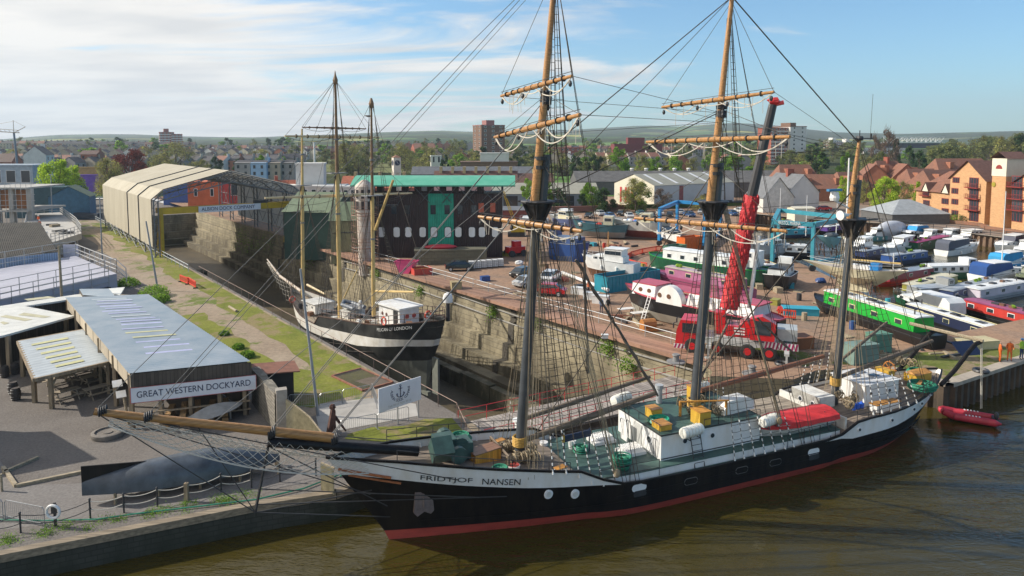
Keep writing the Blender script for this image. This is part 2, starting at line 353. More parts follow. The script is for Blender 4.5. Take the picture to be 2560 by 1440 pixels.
yardm=M_ground('red yard dirt',[(.32,(.20,.13,.09)),(.5,(.33,.21,.14)),(.66,(.22,.165,.13))],.11,2.2,bump=.5,thr=.62,second=((.10,.10,.035),(.2,.14,.07)),sscale=.16)
sheet('ground',leftP,[],ZL,dirtL)
sheet('yard',rightP,[marina],ZR,yardm)
wm=M_water('harbour water',(.047,.037,.007),1.0,.42)
sheet('water',[(-420,-160),(420,-160),(420,230),(-420,230)],[[(-1.2,44.9),(15.6,55.3),K(37,49.6)[:2],K(206,49.6)[:2],K(206,26.3)[:2],K(41,26.3)[:2]]],0,wm)
pathm=M_ground('trodden path',[(.3,(.27,.205,.145)),(.7,(.36,.29,.215))],.2,3.0,thr=.55,second=((.085,.12,.022),(.17,.20,.05)),sscale=.22)
grassm=M_ground('dock grass',[(.3,(.12,.145,.02)),(.7,(.23,.235,.045))],.35,5.0,bump=.8,thr=.545,second=((.20,.16,.07),(.28,.22,.12)),sscale=.3)
def strip(name,t0,t1,s0,s1,z,m,n=24,wob=.5):
 a=[];b=[]
 for i in range(n+1):
  s=lerp(s0,s1,i/n);a.append(K(s,t0+R.uniform(-wob,wob))[:2]);b.append(K(s,t1+(R.uniform(-wob,wob)if wob and t1<25.9 else 0))[:2])
 return sheet(name,a+b[::-1],[],z,m)
strip('path',18.4,26.5,47,203,ZL+.004,pathm)
strip('grass',23.0,26.2,52,190,ZL+.008,grassm,40,.7)
strip('grass',18.2,20.6,56,84,ZL+.008,grassm,16,.5)
sheet('grass',[G(*q,ZL)[:2]for q in[(862,1098),(1000,1108),(1120,1105),(1160,1080),(1130,1045),(1060,1048),(1010,1065),(930,1068),(870,1085)]],[],ZL+.008,grassm)
sheet('grass',[G(*q,ZL)[:2]for q in[(720,1010),(780,1020),(800,1010),(900,985),(930,965),(800,930),(700,915),(690,960)]],[],ZL+.012,grassm)
conc=M('pale concrete',(.36,.34,.31),.9,.16,.6,bump=.3)
asph=M_ground('worn asphalt',[(.3,(.17,.155,.145)),(.7,(.23,.215,.20))],.12,6.0,bump=.3)
sheet('pavement',[G(*q,ZL)[:2]for q in[(800,1085),(1045,1040),(1040,1010),(930,995),(800,1010),(790,1040)]],[],ZL+.016,conc)
sheet('road',[G(*q,ZL)[:2]for q in[(-500,1500),(0,1325),(300,1290),(480,1262),(830,1195),(830,1150),(205,1208),(40,1215),(0,1150),(-400,1100)]],[],ZL+.004,asph)
sheet('road',[G(*q,ZR)[:2]for q in[(1900,523),(2110,545),(2290,570),(2600,600),(2700,570),(2290,542),(2200,520),(2050,497),(1880,500)]],[],ZR+.004,M_ground('brown path',[(.3,(.2,.155,.125)),(.7,(.27,.21,.17))],.1,3))
grassR=M_ground('quay grass',[(.3,(.10,.13,.02)),(.7,(.17,.18,.05))],.5,5.0,bump=.8,thr=.52,second=((.2,.15,.09),(.3,.23,.15)),sscale=.4)
sheet('grass',[SW(43.0,5.0)[:2],(34.1,53.5),(44.4,59.9),(60,68.8),(60,70.5),(44,62.2),(36,61),(30,61),(27,58)],[],ZR+.004,grassR)
sheet('grass',[K(46,52.5)[:2],K(34,55.5)[:2],(24.5,57),(27.5,60),(25,62),K(41,54.5)[:2]],[],ZR+.004,grassR)
wpale=M_wood('pale kerb timber',(.34,.28,.19),.8)
kb=MB()
for a,b in[((40,1218),(205,1183)),((40,1218),(8,1172)),((8,1185),(95,1147))]:
 p,q=G(*a,ZL),G(*b,ZL);kb.bar(p+Vector((0,0,.08)),q+Vector((0,0,.08)),.13,n=4)
struct('kerb',kb,wpale)
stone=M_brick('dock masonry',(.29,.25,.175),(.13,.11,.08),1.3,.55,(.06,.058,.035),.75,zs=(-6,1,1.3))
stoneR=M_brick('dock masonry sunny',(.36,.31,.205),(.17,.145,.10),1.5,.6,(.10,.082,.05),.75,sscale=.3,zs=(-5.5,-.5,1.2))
cope=M('coping stone',(.36,.31,.25),.9,.2,1.5,bump=.3)
prof=[(0,0),(.05,-2.3),(.4,-2.3),(.45,-4.4),(1.2,-4.4),(1.25,-6.2),(2.6,-6.2),(2.65,-7.5),(4.2,-7.5),(4.25,-8.8)]
def dockwall(name,label,t0,sgn,ztop,s0,s1,m):
 mb=MB();ss=[s0+(s1-s0)*i/20 for i in range(21)]
 mb.grid([[K(s,t0+sgn*o*(1 if z>-8 else 1),ztop+z)for o,z in prof]for s in ss])
 return one(name,mb,m,label,'dock wall')
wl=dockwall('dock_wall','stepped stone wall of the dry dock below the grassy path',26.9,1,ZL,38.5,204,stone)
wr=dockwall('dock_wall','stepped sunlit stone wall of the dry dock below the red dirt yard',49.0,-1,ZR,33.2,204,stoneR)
mb=MB();mb.grid([[K(204-abs(o)*1.4,t,1.5+z)for o,z in prof]for t in(25,32,38,44,50)])
one('dock_wall',mb,stone,'rounded end wall at the far head of the dry dock','dock wall')
dk=M('dark stone and slot shade',(.07,.06,.045),.8,.3,2)  # dark stone; on the stair strips the tone paints the shade of deep slots
for s in(62.5,108,136):
 st=MB()
 pr2=[(o+.06+.05*(i%2),z)for i,(o,z)in enumerate([(0,-.4)]+prof[1:8])]
 for(o0,z0),(o1,z1)in zip(pr2,pr2[1:]):st.add([K(s+ds,49-o,ZR+z+.03)for ds in(-.5,.5)for o,z in((o0,z0),(o1,z1))],[(0,1,3,2)])
 for i in range(11):st.box(0,0,0,0,0,0)if 0 else st.rbox(K(s,49-.16-interp([(0,0),(2.3,.1),(4.4,.5),(6.2,1.3),(7.5,2.7)],i*.66),ZR-.7-i*.66),(.9,.3,.1),DANG)
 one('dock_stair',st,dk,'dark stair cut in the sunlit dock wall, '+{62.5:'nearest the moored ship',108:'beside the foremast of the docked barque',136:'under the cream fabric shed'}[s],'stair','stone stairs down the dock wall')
mud=M_ground('dock floor mud',[(.3,(.05,.042,.03)),(.7,(.14,.11,.065))],.12,2.5,rough=.45,bump=.3)
sheet('dock_floor',[(-2.5,43.5),(17.5,55.5),K(36,50)[:2],K(206,50)[:2],K(206,26)[:2],K(41,26)[:2]],[],-6.4,mud)
kw=MB()
for i in range(11):kw.rbox(K(44+i*5.6,42.7-.02*i,-6.4),(5.5,.9,1.7+.15*(i%2)),DANG)
one('low_wall',kw,stone,'low stone wall along the dry dock floor below the stepped wall','wall')
for i in range(26):
 b=MB();b.box(-2.2,2.2,-.22,.22,0,.5);o=one('dock_block',b,M_wood('wet timber',(.07,.055,.04),.6),'dark wet timber baulk on the dock floor beyond the barque bow','timber baulk','timber baulks on the dock floor',K(107+i*2.7+R.uniform(-.4,.4),34+R.uniform(-1.2,1.2),-6.4),DANG+PI/2+R.uniform(-.06,.06))
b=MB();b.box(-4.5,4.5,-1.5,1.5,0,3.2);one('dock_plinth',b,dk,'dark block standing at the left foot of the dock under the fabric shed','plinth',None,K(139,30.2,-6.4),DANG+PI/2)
quay=M_brick('quay masonry',(.055,.055,.045),(.03,.03,.024),.7,.28,(.018,.022,.013),.8,zs=(-.2,.8,1.2))
def wallrun(mb,pts,z0,z1,m=None):
 for a,b in zip(pts,pts[1:]):mb.add([(a[0],a[1],z0),(b[0],b[1],z0),(b[0],b[1],z1),(a[0],a[1],z1)],[(0,1,2,3)],m)
q=MB();wallrun(q,leftP[1:8],-3,ZL-.02)
ql=one('quay_wall',q,quay,'dark stone harbour wall under the gravel museum quay at bottom left','quay wall')
tim=M_wood('quay capping timber',(.25,.20,.14),.85,(.6,8,8))
cp=MB()
for a,b in zip(leftP[1:7],leftP[2:8]):
 a,b=Vector((*a,0)),Vector((*b,0));d=(b-a).normalized();n=Vector((d.y,-d.x,0))
 cp.add([a+n*.12+Vector((0,0,ZL-.3)),b+n*.12+Vector((0,0,ZL-.3)),b+n*.12+Vector((0,0,ZL+.09)),a+n*.12+Vector((0,0,ZL+.09)),a-n*.35+Vector((0,0,ZL+.09)),b-n*.35+Vector((0,0,ZL+.09)),b-n*.35+Vector((0,0,ZL)),a-n*.35+Vector((0,0,ZL))],[(0,1,2,3),(3,2,5,4),(4,5,6,7)])
cp.build('capping',tim,ql)
q=MB();wallrun(q,rightP[1:7],-7,ZR-.02)
one('quay_wall',q,stoneR,'pale masonry corner block at the yard side mouth of the dry dock','quay wall')
pile=M('rusted sheet piling',(.035,.028,.022),.7,.6,.8,col2=(.10,.07,.045),bump=.3)
def piling(name,pts,label,m,w=.9,dpt=.32,z1=ZR-.25):
 mb=MB();row=[]
 for a,b in zip(pts,pts[1:]):
  a,b=Vector((*a[:2],0)),Vector((*b[:2],0));L_=(b-a).length;d=(b-a)/L_;n=Vector((d.y,-d.x,0));k=max(1,int(L_/w))
  for i in range(k):
   for f,off in((0,0),(.35,0),(.5,1),(.85,1)):row.append(a+d*(L_*(i+f)/k)+n*dpt*off)
  row.append(b)
 mb.grid([[p+Vector((0,0,z))for p in row]for z in(-3,z1)])
 capb=MB()
 for a,b in zip(pts,pts[1:]):
  a,b=Vector((*a[:2],z1)),Vector((*b[:2],z1));d=(b-a).normalized();n=Vector((d.y,-d.x,0))
  capb.add([a+n*.42,b+n*.42,b+n*.42+Vector((0,0,.29)),a+n*.42+Vector((0,0,.29)),b-n*.5+Vector((0,0,.29)),a-n*.5+Vector((0,0,.29))],[(0,1,2,3),(3,2,4,5)])
 o=one(name,mb,m,label,'sheet piling');capb.build('capping',cope,o);return o
piling('sheet_piling',[rightP[6],rightP[7],rightP[8],rightP[9]],'dark corrugated sheet piling below the workers at the right quay',pile)
piling('sheet_piling',[(98,132.9),(87.9,159.2),(72.9,169.2),(63.6,181.5),(58,170)],'rusty sheet piling on the far side of the marina below the brown path',M('brown piling',(.10,.055,.035),.8,.4,.5,col2=(.24,.16,.10)),1.2,.5)
q=MB();wallrun(q,[marina[-1],marina[0],marina[1],marina[2],marina[3],marina[4]],-3,ZR-.02)
one('quay_wall',q,quay,'low dark wall on the yard side of the marina behind the boats','quay wall')
b=MB();a_,b_=G(2215,556,1.6),G(2640,606,1.6);b.bar(a_,b_,.9,n=4)
one('jetty',b,M('galvanised jetty',(.5,.52,.5),.5,.1),'long pale jetty along the far side of the marina','jetty')
rust=M('rusty red steel',(.20,.07,.045),.8,.35,2.5,col2=(.33,.16,.10))
gp,gq=Vector((-1.9,45.0,0)),Vector((15.9,55.4,0));gl=(gq-gp).length;ga=math.atan2(gq.y-gp.y,gq.x-gp.x)
gt=thing('dock_gate','weathered grey dock gate with red handrails across the dock mouth behind the tall ship','dock gate',gp,ga)
b=MB();b.box(.2,gl-.2,0,3.6,-6.4,.75);b.build('caisson',M('gate steel',(.10,.08,.065),.8,.4,1.2),gt)
b=MB();b.box(0,gl,-.3,4.0,.755,.95);b.build('walkway',M_planks('grey gate planks',(.30,.265,.235),'X',3.2),gt)
redp=M('red handrail paint',(.5,.03,.04),.45,.15)
def rail(mb,pts,h=1.05,every=1.6,r=.025,mids=(.5,),n=5):
 pts=[Vector(p)for p in pts]
 for a,b in zip(pts,pts[1:]):
  k=max(1,round((b-a).length/every))
  for i in range(k+1):p=a.lerp(b,i/k);mb.bar(p,p+Vector((0,0,h)),r,n=n,caps=False)
  for f in(1,)+tuple(mids):mb.bar(a+Vector((0,0,h*f)),b+Vector((0,0,h*f)),r,n=n,caps=False)
 return mb
for y in(-.1,3.8):
 b=MB();rail(b,[(0,y,.95),(gl,y,.95)],every=2.2);b.build('handrail',redp,gt)
for p,lb in((SW(10.2,6.4),'white capstan post by the left end of the dock gate'),):
 b=MB();b.lathe([(.35,0),(.35,.3),(.22,.4),(.22,1.4),(.4,1.5),(.4,1.6)],n=12);one('bollard_post',b,M('white paint',(.75,.75,.73),.5,.06),lb,'post',None,Vector((p.x,p.y,.95)))
SKYL=[(-600,338),(-200,344),(0,349),(60,344),(150,337),(270,335),(350,336),(450,341),(560,344),(640,345),(740,343),(830,340),(900,337),(1000,332),(1100,328),(1200,331),(1400,327),(1500,322),(1600,316),(1660,318),(1700,320),(1830,311),(1950,319),(2000,326),(2100,336),(2250,338),(2400,334),(2560,332),(2800,330),(3300,330)]
def ground_z(x,y):
 d=math.hypot(x,y);px=1280+F*x/max(y,1)
 base=2.0+11*min(1,max(0,(d-260)/700))**1.3
 if d>1100:
  hs=21+(HOR-interp(SKYL,px))*y/F*(5600/max(d,1))
  t=min(1,(d-1100)/4500);base+=(hs-13)*(t*t*(3-2*t))*1.0+26*math.sin(x*.0021+y*.0009)*t*(1-t)*1.5+9*math.sin(x*.006-y*.004)*t*(1-t)
 return base
ds=[236,260,300,360,440,540,660,800,1000,1250,1500,1800,2100,2500,2900,3300,3700,4100,4500,4900,5250,5600,6400]
P=[]
for d in ds:
 row=[]
 for i in range(121):
  px=-900+i*36.5;v=Vector(((px-1280)/F,1));v*=d/1.0
  row.append((v.x,v.y,ground_z(v.x,v.y)if d<6300 else 10))
 P.append(row)
mb=MB();mb.grid(P)
hm,t,b=_mat('hill fields');N=t.nodes.new;L=t.links.new
g=N('ShaderNodeNewGeometry')
vo=N('ShaderNodeTexVoronoi');vo.inputs['Scale'].default_value=.0042;L(g.outputs['Position'],vo.inputs[0])
rp=N('ShaderNodeValToRGB');e=rp.color_ramp.elements
for i in range(4):e.new(.5)
for i,(p,c)in enumerate([(0,(.05,.08,.04)),(.3,(.11,.19,.06)),(.48,(.06,.09,.05)),(.62,(.15,.23,.08)),(.8,(.17,.18,.09)),(.93,(.36,.35,.09))]):e[i].position=p;e[i].color=(*c,1)
rp.color_ramp.interpolation='CONSTANT'
sr=N('ShaderNodeSeparateColor');L(vo.outputs['Color'],sr.inputs[0]);L(sr.outputs[0],rp.inputs[0])
ve=N('ShaderNodeTexVoronoi');ve.feature='DISTANCE_TO_EDGE';ve.inputs['Scale'].default_value=.0042;L(g.outputs['Position'],ve.inputs[0])
ed=N('ShaderNodeMath');ed.operation='LESS_THAN';L(ve.outputs[0],ed.inputs[0]);ed.inputs[1].default_value=.045
nw=N('ShaderNodeTexNoise');nw.inputs['Scale'].default_value=.0016;nw.inputs['Detail'].default_value=10;nw.inputs['Roughness'].default_value=.7;L(g.outputs['Position'],nw.inputs[0])
gt_=N('ShaderNodeMath');gt_.operation='GREATER_THAN';L(nw.outputs[0],gt_.inputs[0]);gt_.inputs[1].default_value=.49
mxx=N('ShaderNodeMath');mxx.operation='MAXIMUM';L(ed.outputs[0],mxx.inputs[0]);L(gt_.outputs[0],mxx.inputs[1])
wc=N('ShaderNodeTexNoise');wc.inputs['Scale'].default_value=.03;wc.inputs['Detail'].default_value=6;L(g.outputs['Position'],wc.inputs[0])
wr_=N('ShaderNodeValToRGB');wr_.color_ramp.elements[0].position=.35;wr_.color_ramp.elements[1].position=.65;wr_.color_ramp.elements[0].color=(.03,.042,.026,1);wr_.color_ramp.elements[1].color=(.09,.10,.05,1);L(wc.outputs[0],wr_.inputs[0])
mi=N('ShaderNodeMix');mi.data_type='RGBA';L(mxx.outputs[0],mi.inputs[0]);L(rp.outputs[0],mi.inputs[6]);L(wr_.outputs[0],mi.inputs[7])
L(mi.outputs[2],b.inputs['Base Color']);b.inputs['Roughness'].default_value=1;b.inputs['Specular IOR Level'].default_value=0
struct('hills',mb,hm,True)
def hull(mb,xa,xf,halfb,rails,levels,n=26,draft=-1.0,ua=.3,uf=.62,ta=.0,pa=(1.6,2.2),pf=(1.5,2.6),kb=.12,inner=None):
 """xa(z), xf(z): where the stern and the stem are at a height; levels: [(z or f(u), material of the strip above)] from keel to rail"""
 def shape(u,k):
  if u<ua:return ta+(1-ta)*(1-((ua-u)/ua)**lerp(pa[0],pa[1],k))
  if u>uf:return max(0,1-((u-uf)/(1-uf))**lerp(pf[0],pf[1],k))
  return 1
 def pt(u,z):
  zr=rails(u);k=max(0,min(1,(z-draft)/(zr-draft)))
  h=halfb*shape(u,k)*(kb+(1-kb)*min(1,k*1.9)**.55)*(.93+.07*k)
  return xa(z)+(xf(z)-xa(z))*u,h
 us=[0.5-.5*math.cos(PI*i/n)*(1)for i in range(n+1)]
 zs=[[(l[0](u)if callable(l[0])else l[0])for l in levels]+[rails(u)]for u in us]
 nl=len(levels)
 for sgn in(1,-1):
  for j in range(nl):
   vs=[]
   for i,u in enumerate(us):
    for z in(zs[i][j],zs[i][j+1]):
     x,h=pt(u,z);vs.append((x,sgn*h,z))
   for i in range(n):mb.add([vs[2*i],vs[2*i+2],vs[2*i+3],vs[2*i+1]],[(0,1,2,3)],levels[j][1])
 if ta>0:
  for j in range(nl):
   a=pt(0,zs[0][j]);b=pt(0,zs[0][j+1])
   mb.add([(a[0],a[1],zs[0][j]),(a[0],-a[1],zs[0][j]),(b[0],-b[1],zs[0][j+1]),(b[0],b[1],zs[0][j+1])],[(0,1,2,3)],levels[j][1])
 return pt,us
def deck(mb,pt,us,zf,m=0,inset=.04,u0=0,u1=1):
 uu=[u for u in us if u0<=u<=u1]
 row=[[(pt(u,zf(u))[0],s*max(0,pt(u,zf(u))[1]-inset),zf(u))for s in(1,.4,-.4,-1)]for u in uu]
 mb.grid(row,m)
def railcap(mb,pt,us,zf,r=.06,m=0,u0=0,u1=1):
 uu=[u for u in us if u0<=u<=u1]
 for s in(1,-1):mb.path([(pt(u,zf(u))[0],s*pt(u,zf(u))[1],zf(u))for u in uu],r,4,m)
blk=M('black topside paint',(.006,.006,.008),.42,.3,1.6,spec=.22,col2=(.020,.016,.014),sv=(1.2,1.2,.12))
wht=M('white ship paint',(.66,.64,.60),.45,.07,1.4,col2=(.76,.77,.78),sv=(1,1,.3))
redb=M('red boot topping',(.32,.05,.04),.55,.3,1.2,bump=.2,col2=(.50,.075,.055),sv=(.6,.6,2))
wantf=M('grey mast paint',(.055,.062,.070),.42,.25,1.5)
vwood=M_wood('varnished spar',(.42,.21,.07),.38)
owood=M_wood('orange varnished timber',(.52,.24,.045),.4,(3,3,3))
gdeck=M('green deck paint',(.05,.10,.085),.55,.3,.9,bump=.2)
bdeck=M_planks('brown deck planks',(.22,.175,.135),'Y',7,.8,.6)
rope=M('tarred rope',(.075,.062,.048),.9,.3,3)
hemp=M('hemp rope',(.28,.22,.14),.9,.25,3)
steel=M('dark steel',(.035,.035,.038),.5,.3,2)
cord=M('pale cord',(.55,.51,.44),.9,.1)
grope=M('green mooring rope',(.02,.20,.12),.7,.25,6)
glass=M_glass()
dirtw=M('stained white paint',(.62,.61,.57),.6,.25,1.4)
NS=thing('tall_ship','black and white three-masted tall ship with a red waterline moored nearest the camera','tall ship',S0,SANG)
def LP(px,py,y0=0.0):
 v=ray(px,py);n=Vector((SN[0],SN[1],0));t=(n.dot(S0)+y0)/(v.x*n.x+v.y*n.y);w=Vector((0,0,H))+v*t-S0
 return Vector((w.x*SA[0]+w.y*SA[1],y0,H+v.z*t))
def LG(px,py,z):
 w=G(px,py,z)-S0;return Vector((w.x*SA[0]+w.y*SA[1],w.x*SN[0]+w.y*SN[1],z))
def LA(px,py,s0,ph):
 d=(math.sin(ph),math.cos(ph));a=SW(s0,0);b=SW(s0+d[0],d[1]);w=AP(px,py,a,b)-S0
 return Vector((w.x*SA[0]+w.y*SA[1],w.x*SN[0]+w.y*SN[1],w.z))
def zrail(x):return interp([(-3.1,5.05),(0,4.75),(4,4.05),(8,3.4),(9.3,3.2),(9.9,2.75),(10.8,2.18),(12,2.06),(17,1.98),(23,2.02),(28,2.1),(29,2.35),(30,2.95),(33,3.0),(37,3.3),(40,3.6),(42.2,3.85)],x)
def zband(x):return interp([(-3.1,4.1),(-1,3.75),(2,3.2),(6,2.62),(11,2.18),(11.6,2.05),(29,2.0),(29.5,1.8),(34,1.95),(38,2.4),(42.2,2.95)],x)
n_xa=lambda z:37.4+(min(z,1.2)+1.5)*1.15+max(0,z-1.2)*.66 if z>-1.5 else 37.4
n_xf=lambda z:-3.15*(max(z,0)/5.05)**1.12 if z>0 else.15*-z
def n_u2x(u):return lerp(41.9,-3.1,u)
hb=MB()
npt,nus=hull(hb,n_xa,n_xf,3.3,lambda u:zrail(n_u2x(u)),[(-1.0,2),(-.05,2),(.55,0),(lambda u:min(zrail(n_u2x(u))-.01,zband(n_u2x(u))),1)],n=52,draft=-1.4,ua=.22,uf=.60,ta=.05,pa=(1.7,2.3),pf=(1.55,2.5),kb=.3)
hb.build('hull',[blk,wht,redb],NS,True)
zdk=lambda u:(lambda x:zrail(x)-.5 if x<9.3 else(2.42 if x<28.6 else zrail(x)-.28))(n_u2x(u))
d=MB();deck(d,npt,nus,zdk,0,.05,0,.30);d.build('poop_deck',bdeck,NS);d=MB();deck(d,npt,nus,lambda u:zrail(n_u2x(u))-.45,0,.05,.715,1);d.build('deck',bdeck,NS)
d=MB()
d.prism([(9.2,-2.6),(11,-2.85),(13.5,-3.0),(28.8,-3.0),(28.8,3.0),(13.5,3.0),(11,2.85),(9.2,2.6)],1.95,2.44);d.build('raised_deck',[wht],NS)
d=MB();d.prism([(9.15,-2.64),(11,-2.89),(13.5,-3.04),(28.85,-3.04),(28.85,3.04),(13.5,3.04),(11,2.89),(9.15,2.64)],2.445,2.5);d.build('deck_plating',gdeck,NS)
d=MB();d.add([(9.2,-2.75,2.0),(11.5,-2.95,2.0),(14,-3.12,2.0),(28.9,-3.05,2.0),(28.9,3.05,2.0),(14,3.12,2.0),(11.5,2.95,2.0),(9.2,2.75,2.0)],[tuple(range(8))]);d.build('waterway',gdeck,NS)
d=MB();d.add([(9.3,-2.7,1.95),(9.3,2.7,1.95),(9.3,2.7,2.75),(9.3,-2.7,2.75)],[(0,1,2,3)]);d.box(9.28,9.36,-2.65,2.65,2.0,2.74);d.build('forecastle_bulkhead',wht,NS)
d=MB();railcap(d,npt,nus,lambda u:zrail(n_u2x(u))+.02,.085);d.build('rail_cap',blk,NS)
d=MB()
for x in[1,2.2,3.4,4.6,5.8,7.0,8.2]:
 u=(41.9-x)/45.0;p=npt(u,zrail(x));d=MB();d.bar((x,p[1]-.05,zrail(x)),(x,p[1]-.4,zrail(x)-.45),.05);d.build('bulwark_bracket',wht,NS)
def side(x,z):
 u=(n_xa(z)-x)/(n_xa(z)-n_xf(z));return-npt(u,z)[1]
wp=M('porthole rim',(.7,.71,.72),.4,.05)
for x,z in((8.05,2.16),(9.55,1.97),(30.2,2.35),(33.2,2.5),(35.7,2.75),(36.8,2.9),(38.6,3.15)):
 d=MB();y=side(x,z);r=.24 if x<20 else.15
 d.lathe([(r,-.04),(r+.03,0),(r,.05)],(x,y-.01,z),16,0,'y');d.lathe([(r*.62,-.06),(r*.62,.02)],(x,y-.02,z),14,1,'y');d.build('porthole',[wp,glass if x>20 else dirtw],NS)
def slot(mb,x,y,z,w,h,r,m=0,k=5):
 pts=[]
 for cx,cz,a0 in((x+w/2-r,z+h/2-r,0),(x-w/2+r,z+h/2-r,90),(x-w/2+r,z-h/2+r,180),(x+w/2-r,z-h/2+r,270)):
  for i in range(k+1):a=rad(a0+90*i/k);pts.append((cx+r*math.cos(a),y,cz+r*math.sin(a)))
 mb.poly(pts,m);return mb
for i,(x,z)in enumerate(((13.4,1.62),(16.9,1.45),(20.6,1.42),(23.2,1.42),(26.3,1.42))):
 d=MB();y=side(x,z)-.03
 if i in(0,4):
  slot(d,x,y,z+.12,.95,.42,.2,0);slot(d,x+.05,y-.01,z-.22,.85,.35,.12,1);d.build('freeing_port',[wp,steel],NS)
 else:
  slot(d,x,y,z,.95,.42,.2,0);slot(d,x,y-.015,z,.86,.34,.16,1);d.build('freeing_port',[M('grey rim',(.12,.12,.12),.4),blk],NS)
d=MB()
for x0,x1,z in((1.5,38,1.05),(12,38,1.42)):
 pts=[(lerp(x0,x1,i/40),side(lerp(x0,x1,i/40),z)-.02,z)for i in range(41)];d.path(pts,.035,4)
d.build('rubbing_strake',blk,NS)
lt=MATS.get('x')or M('black lettering',(.01,.01,.012),.5)
def hulltext(s,x0,x1,z0,h,mat,dx=0):
 o=text(s,1,mat,None,(0,0,0),(0,0,0),.0,align='LEFT');me=o.data
 xs=[v.co.x for v in me.vertices];ys=[v.co.y for v in me.vertices];a,b,c,e=min(xs),max(xs),min(ys),max(ys)
 for v in me.vertices:
  X=lerp(x0,x1,(v.co.x-a)/(b-a));Z=z0(X)+h*(v.co.y-c)/(e-c);v.co=(X,side(X,Z)-.035,Z)
 o.parent=NS;return o
zb2=lambda x:zband(x)+.22+.02*x
hulltext('FRIDTJOF',1.35,3.95,zb2,.36,lt);hulltext('NANSEN',4.45,6.45,zb2,.36,lt)
d=MB();x,z=1.35,2.3
y=side(x,z)-.12
d.bar((x+.25,y+.1,z+.75),(x+.25,y-.1,z-.25),.08);d.add([(x-.2,y-.02,z+.55),(x+.7,y-.02,z+.55),(x+.78,y-.08,z-.55),(x+.6,y-.1,z-.7),(x+.25,y-.1,z-.5),(x-.12,y-.1,z-.7),(x-.3,y-.08,z-.5),(x-.2,y+.1,z+.55),(x+.7,y+.12,z+.55),(x+.78,y+.12,z-.55),(x+.25,y+.12,z-.5),(x-.3,y+.12,z-.5)],[(0,6,5,4,3,2,1),(0,1,8,7),(1,2,9,8),(0,7,11,6)])
d.build('anchor',M('weathered anchor',(.15,.11,.10),.7,.25,3),NS)
d=MB();pts=[(-2.6+i*.28,side(-2.4+i*.28,4.35-.055*i)-.05,4.42-.062*i)for i in range(10)]
for a,b in zip(pts,pts[1:]):d.bar(a,b,.07,n=4)
pts=[(p[0]+.5,side(p[0]+.5,p[2]-.35)-.05,p[2]-.38)for p in pts]
for a,b in zip(pts,pts[1:]):d.bar(a,b,.06,n=4)
d.build('trail_board',M_wood('trail board',(.38,.13,.05)),NS)
d=MB();d.bar((1.6,0,4.55),(-5.9,0,6.35),.27,.24,12);d.build('bowsprit',blk,NS,True)
JT=Vector((-13.2,0,9.0));d=MB();d.bar((-2.7,0,6.0),(-4.2,0,6.42),.25,.24,12);d.bar((-4.2,0,6.42),JT,.24,.16,12);d.build('jib_boom',vwood,NS,True)
d=MB()
for p,r in(((-2.9,0,5.95),.3),((-5.9,0,6.75),.3),((-11.2,0,8.4),.24),((-13.0,0,8.95),.22)):
 d=MB()
 for k in range(4):d.torus((p[0]+k*.09,p[1],p[2]+k*.025),r-.03,.045,12,4,'x')
 d.build('lashing',steel,NS)
d=MB();ms=Vector((-5.9,0,6.2));me_=Vector((-6.6,0,2.9));d.bar(ms,me_,.07)
for a,b in((JT,me_),((-9,0,7.6),me_),(me_,(0,-.3,1.4)),(me_,(-1,-.6,3.2)),((-13,0,8.9),(-1.2,-1.2,3.3)),((-6,0,6.2),(-.3,-1,2.4)),(me_+Vector((0,0,1.2)),(4,-2.9,2.9)),(me_+Vector((0,0,.4)),(5.5,-3.0,2.7)),((-10.5,0,8.0),(3.0,-2.4,3.8)),((-10.5,0,8.0),(3.0,2.4,3.8))):d.bar(a,b,.028,n=4)
d.build('martingale',steel,NS)
d=MB()
for sgn in(-1,1):
 rows=9;cols=46;Pn=[]
 for i in range(cols+1):
  f=i/cols;x=lerp(-12.6,-1.2 if sgn<0 else-2.2,f);top=Vector((x,sgn*(.15+.1*f),lerp(8.75,5.1,f)-.12));w=.35+1.25*math.sin(PI*min(1,f*.75+.08))
  ed_=Vector((x,sgn*w,lerp(8.65,4.45,f)-.15-.45*math.sin(PI*f)));Pn.append([top.lerp(ed_,j/rows)-Vector((0,0,.45*math.sin(PI*j/rows)*math.sin(PI*f)))for j in range(rows+1)])
 for i in range(cols):
  for j in range(rows):
   if(i+j)%2:d.bar(Pn[i][j],Pn[i+1][j+1],.014,n=3,caps=False)
   else:d.bar(Pn[i][j+1],Pn[i+1][j],.014,n=3,caps=False)
 d.path([p[rows]for p in Pn],.03,4)
d.build('safety_net',cord,NS)
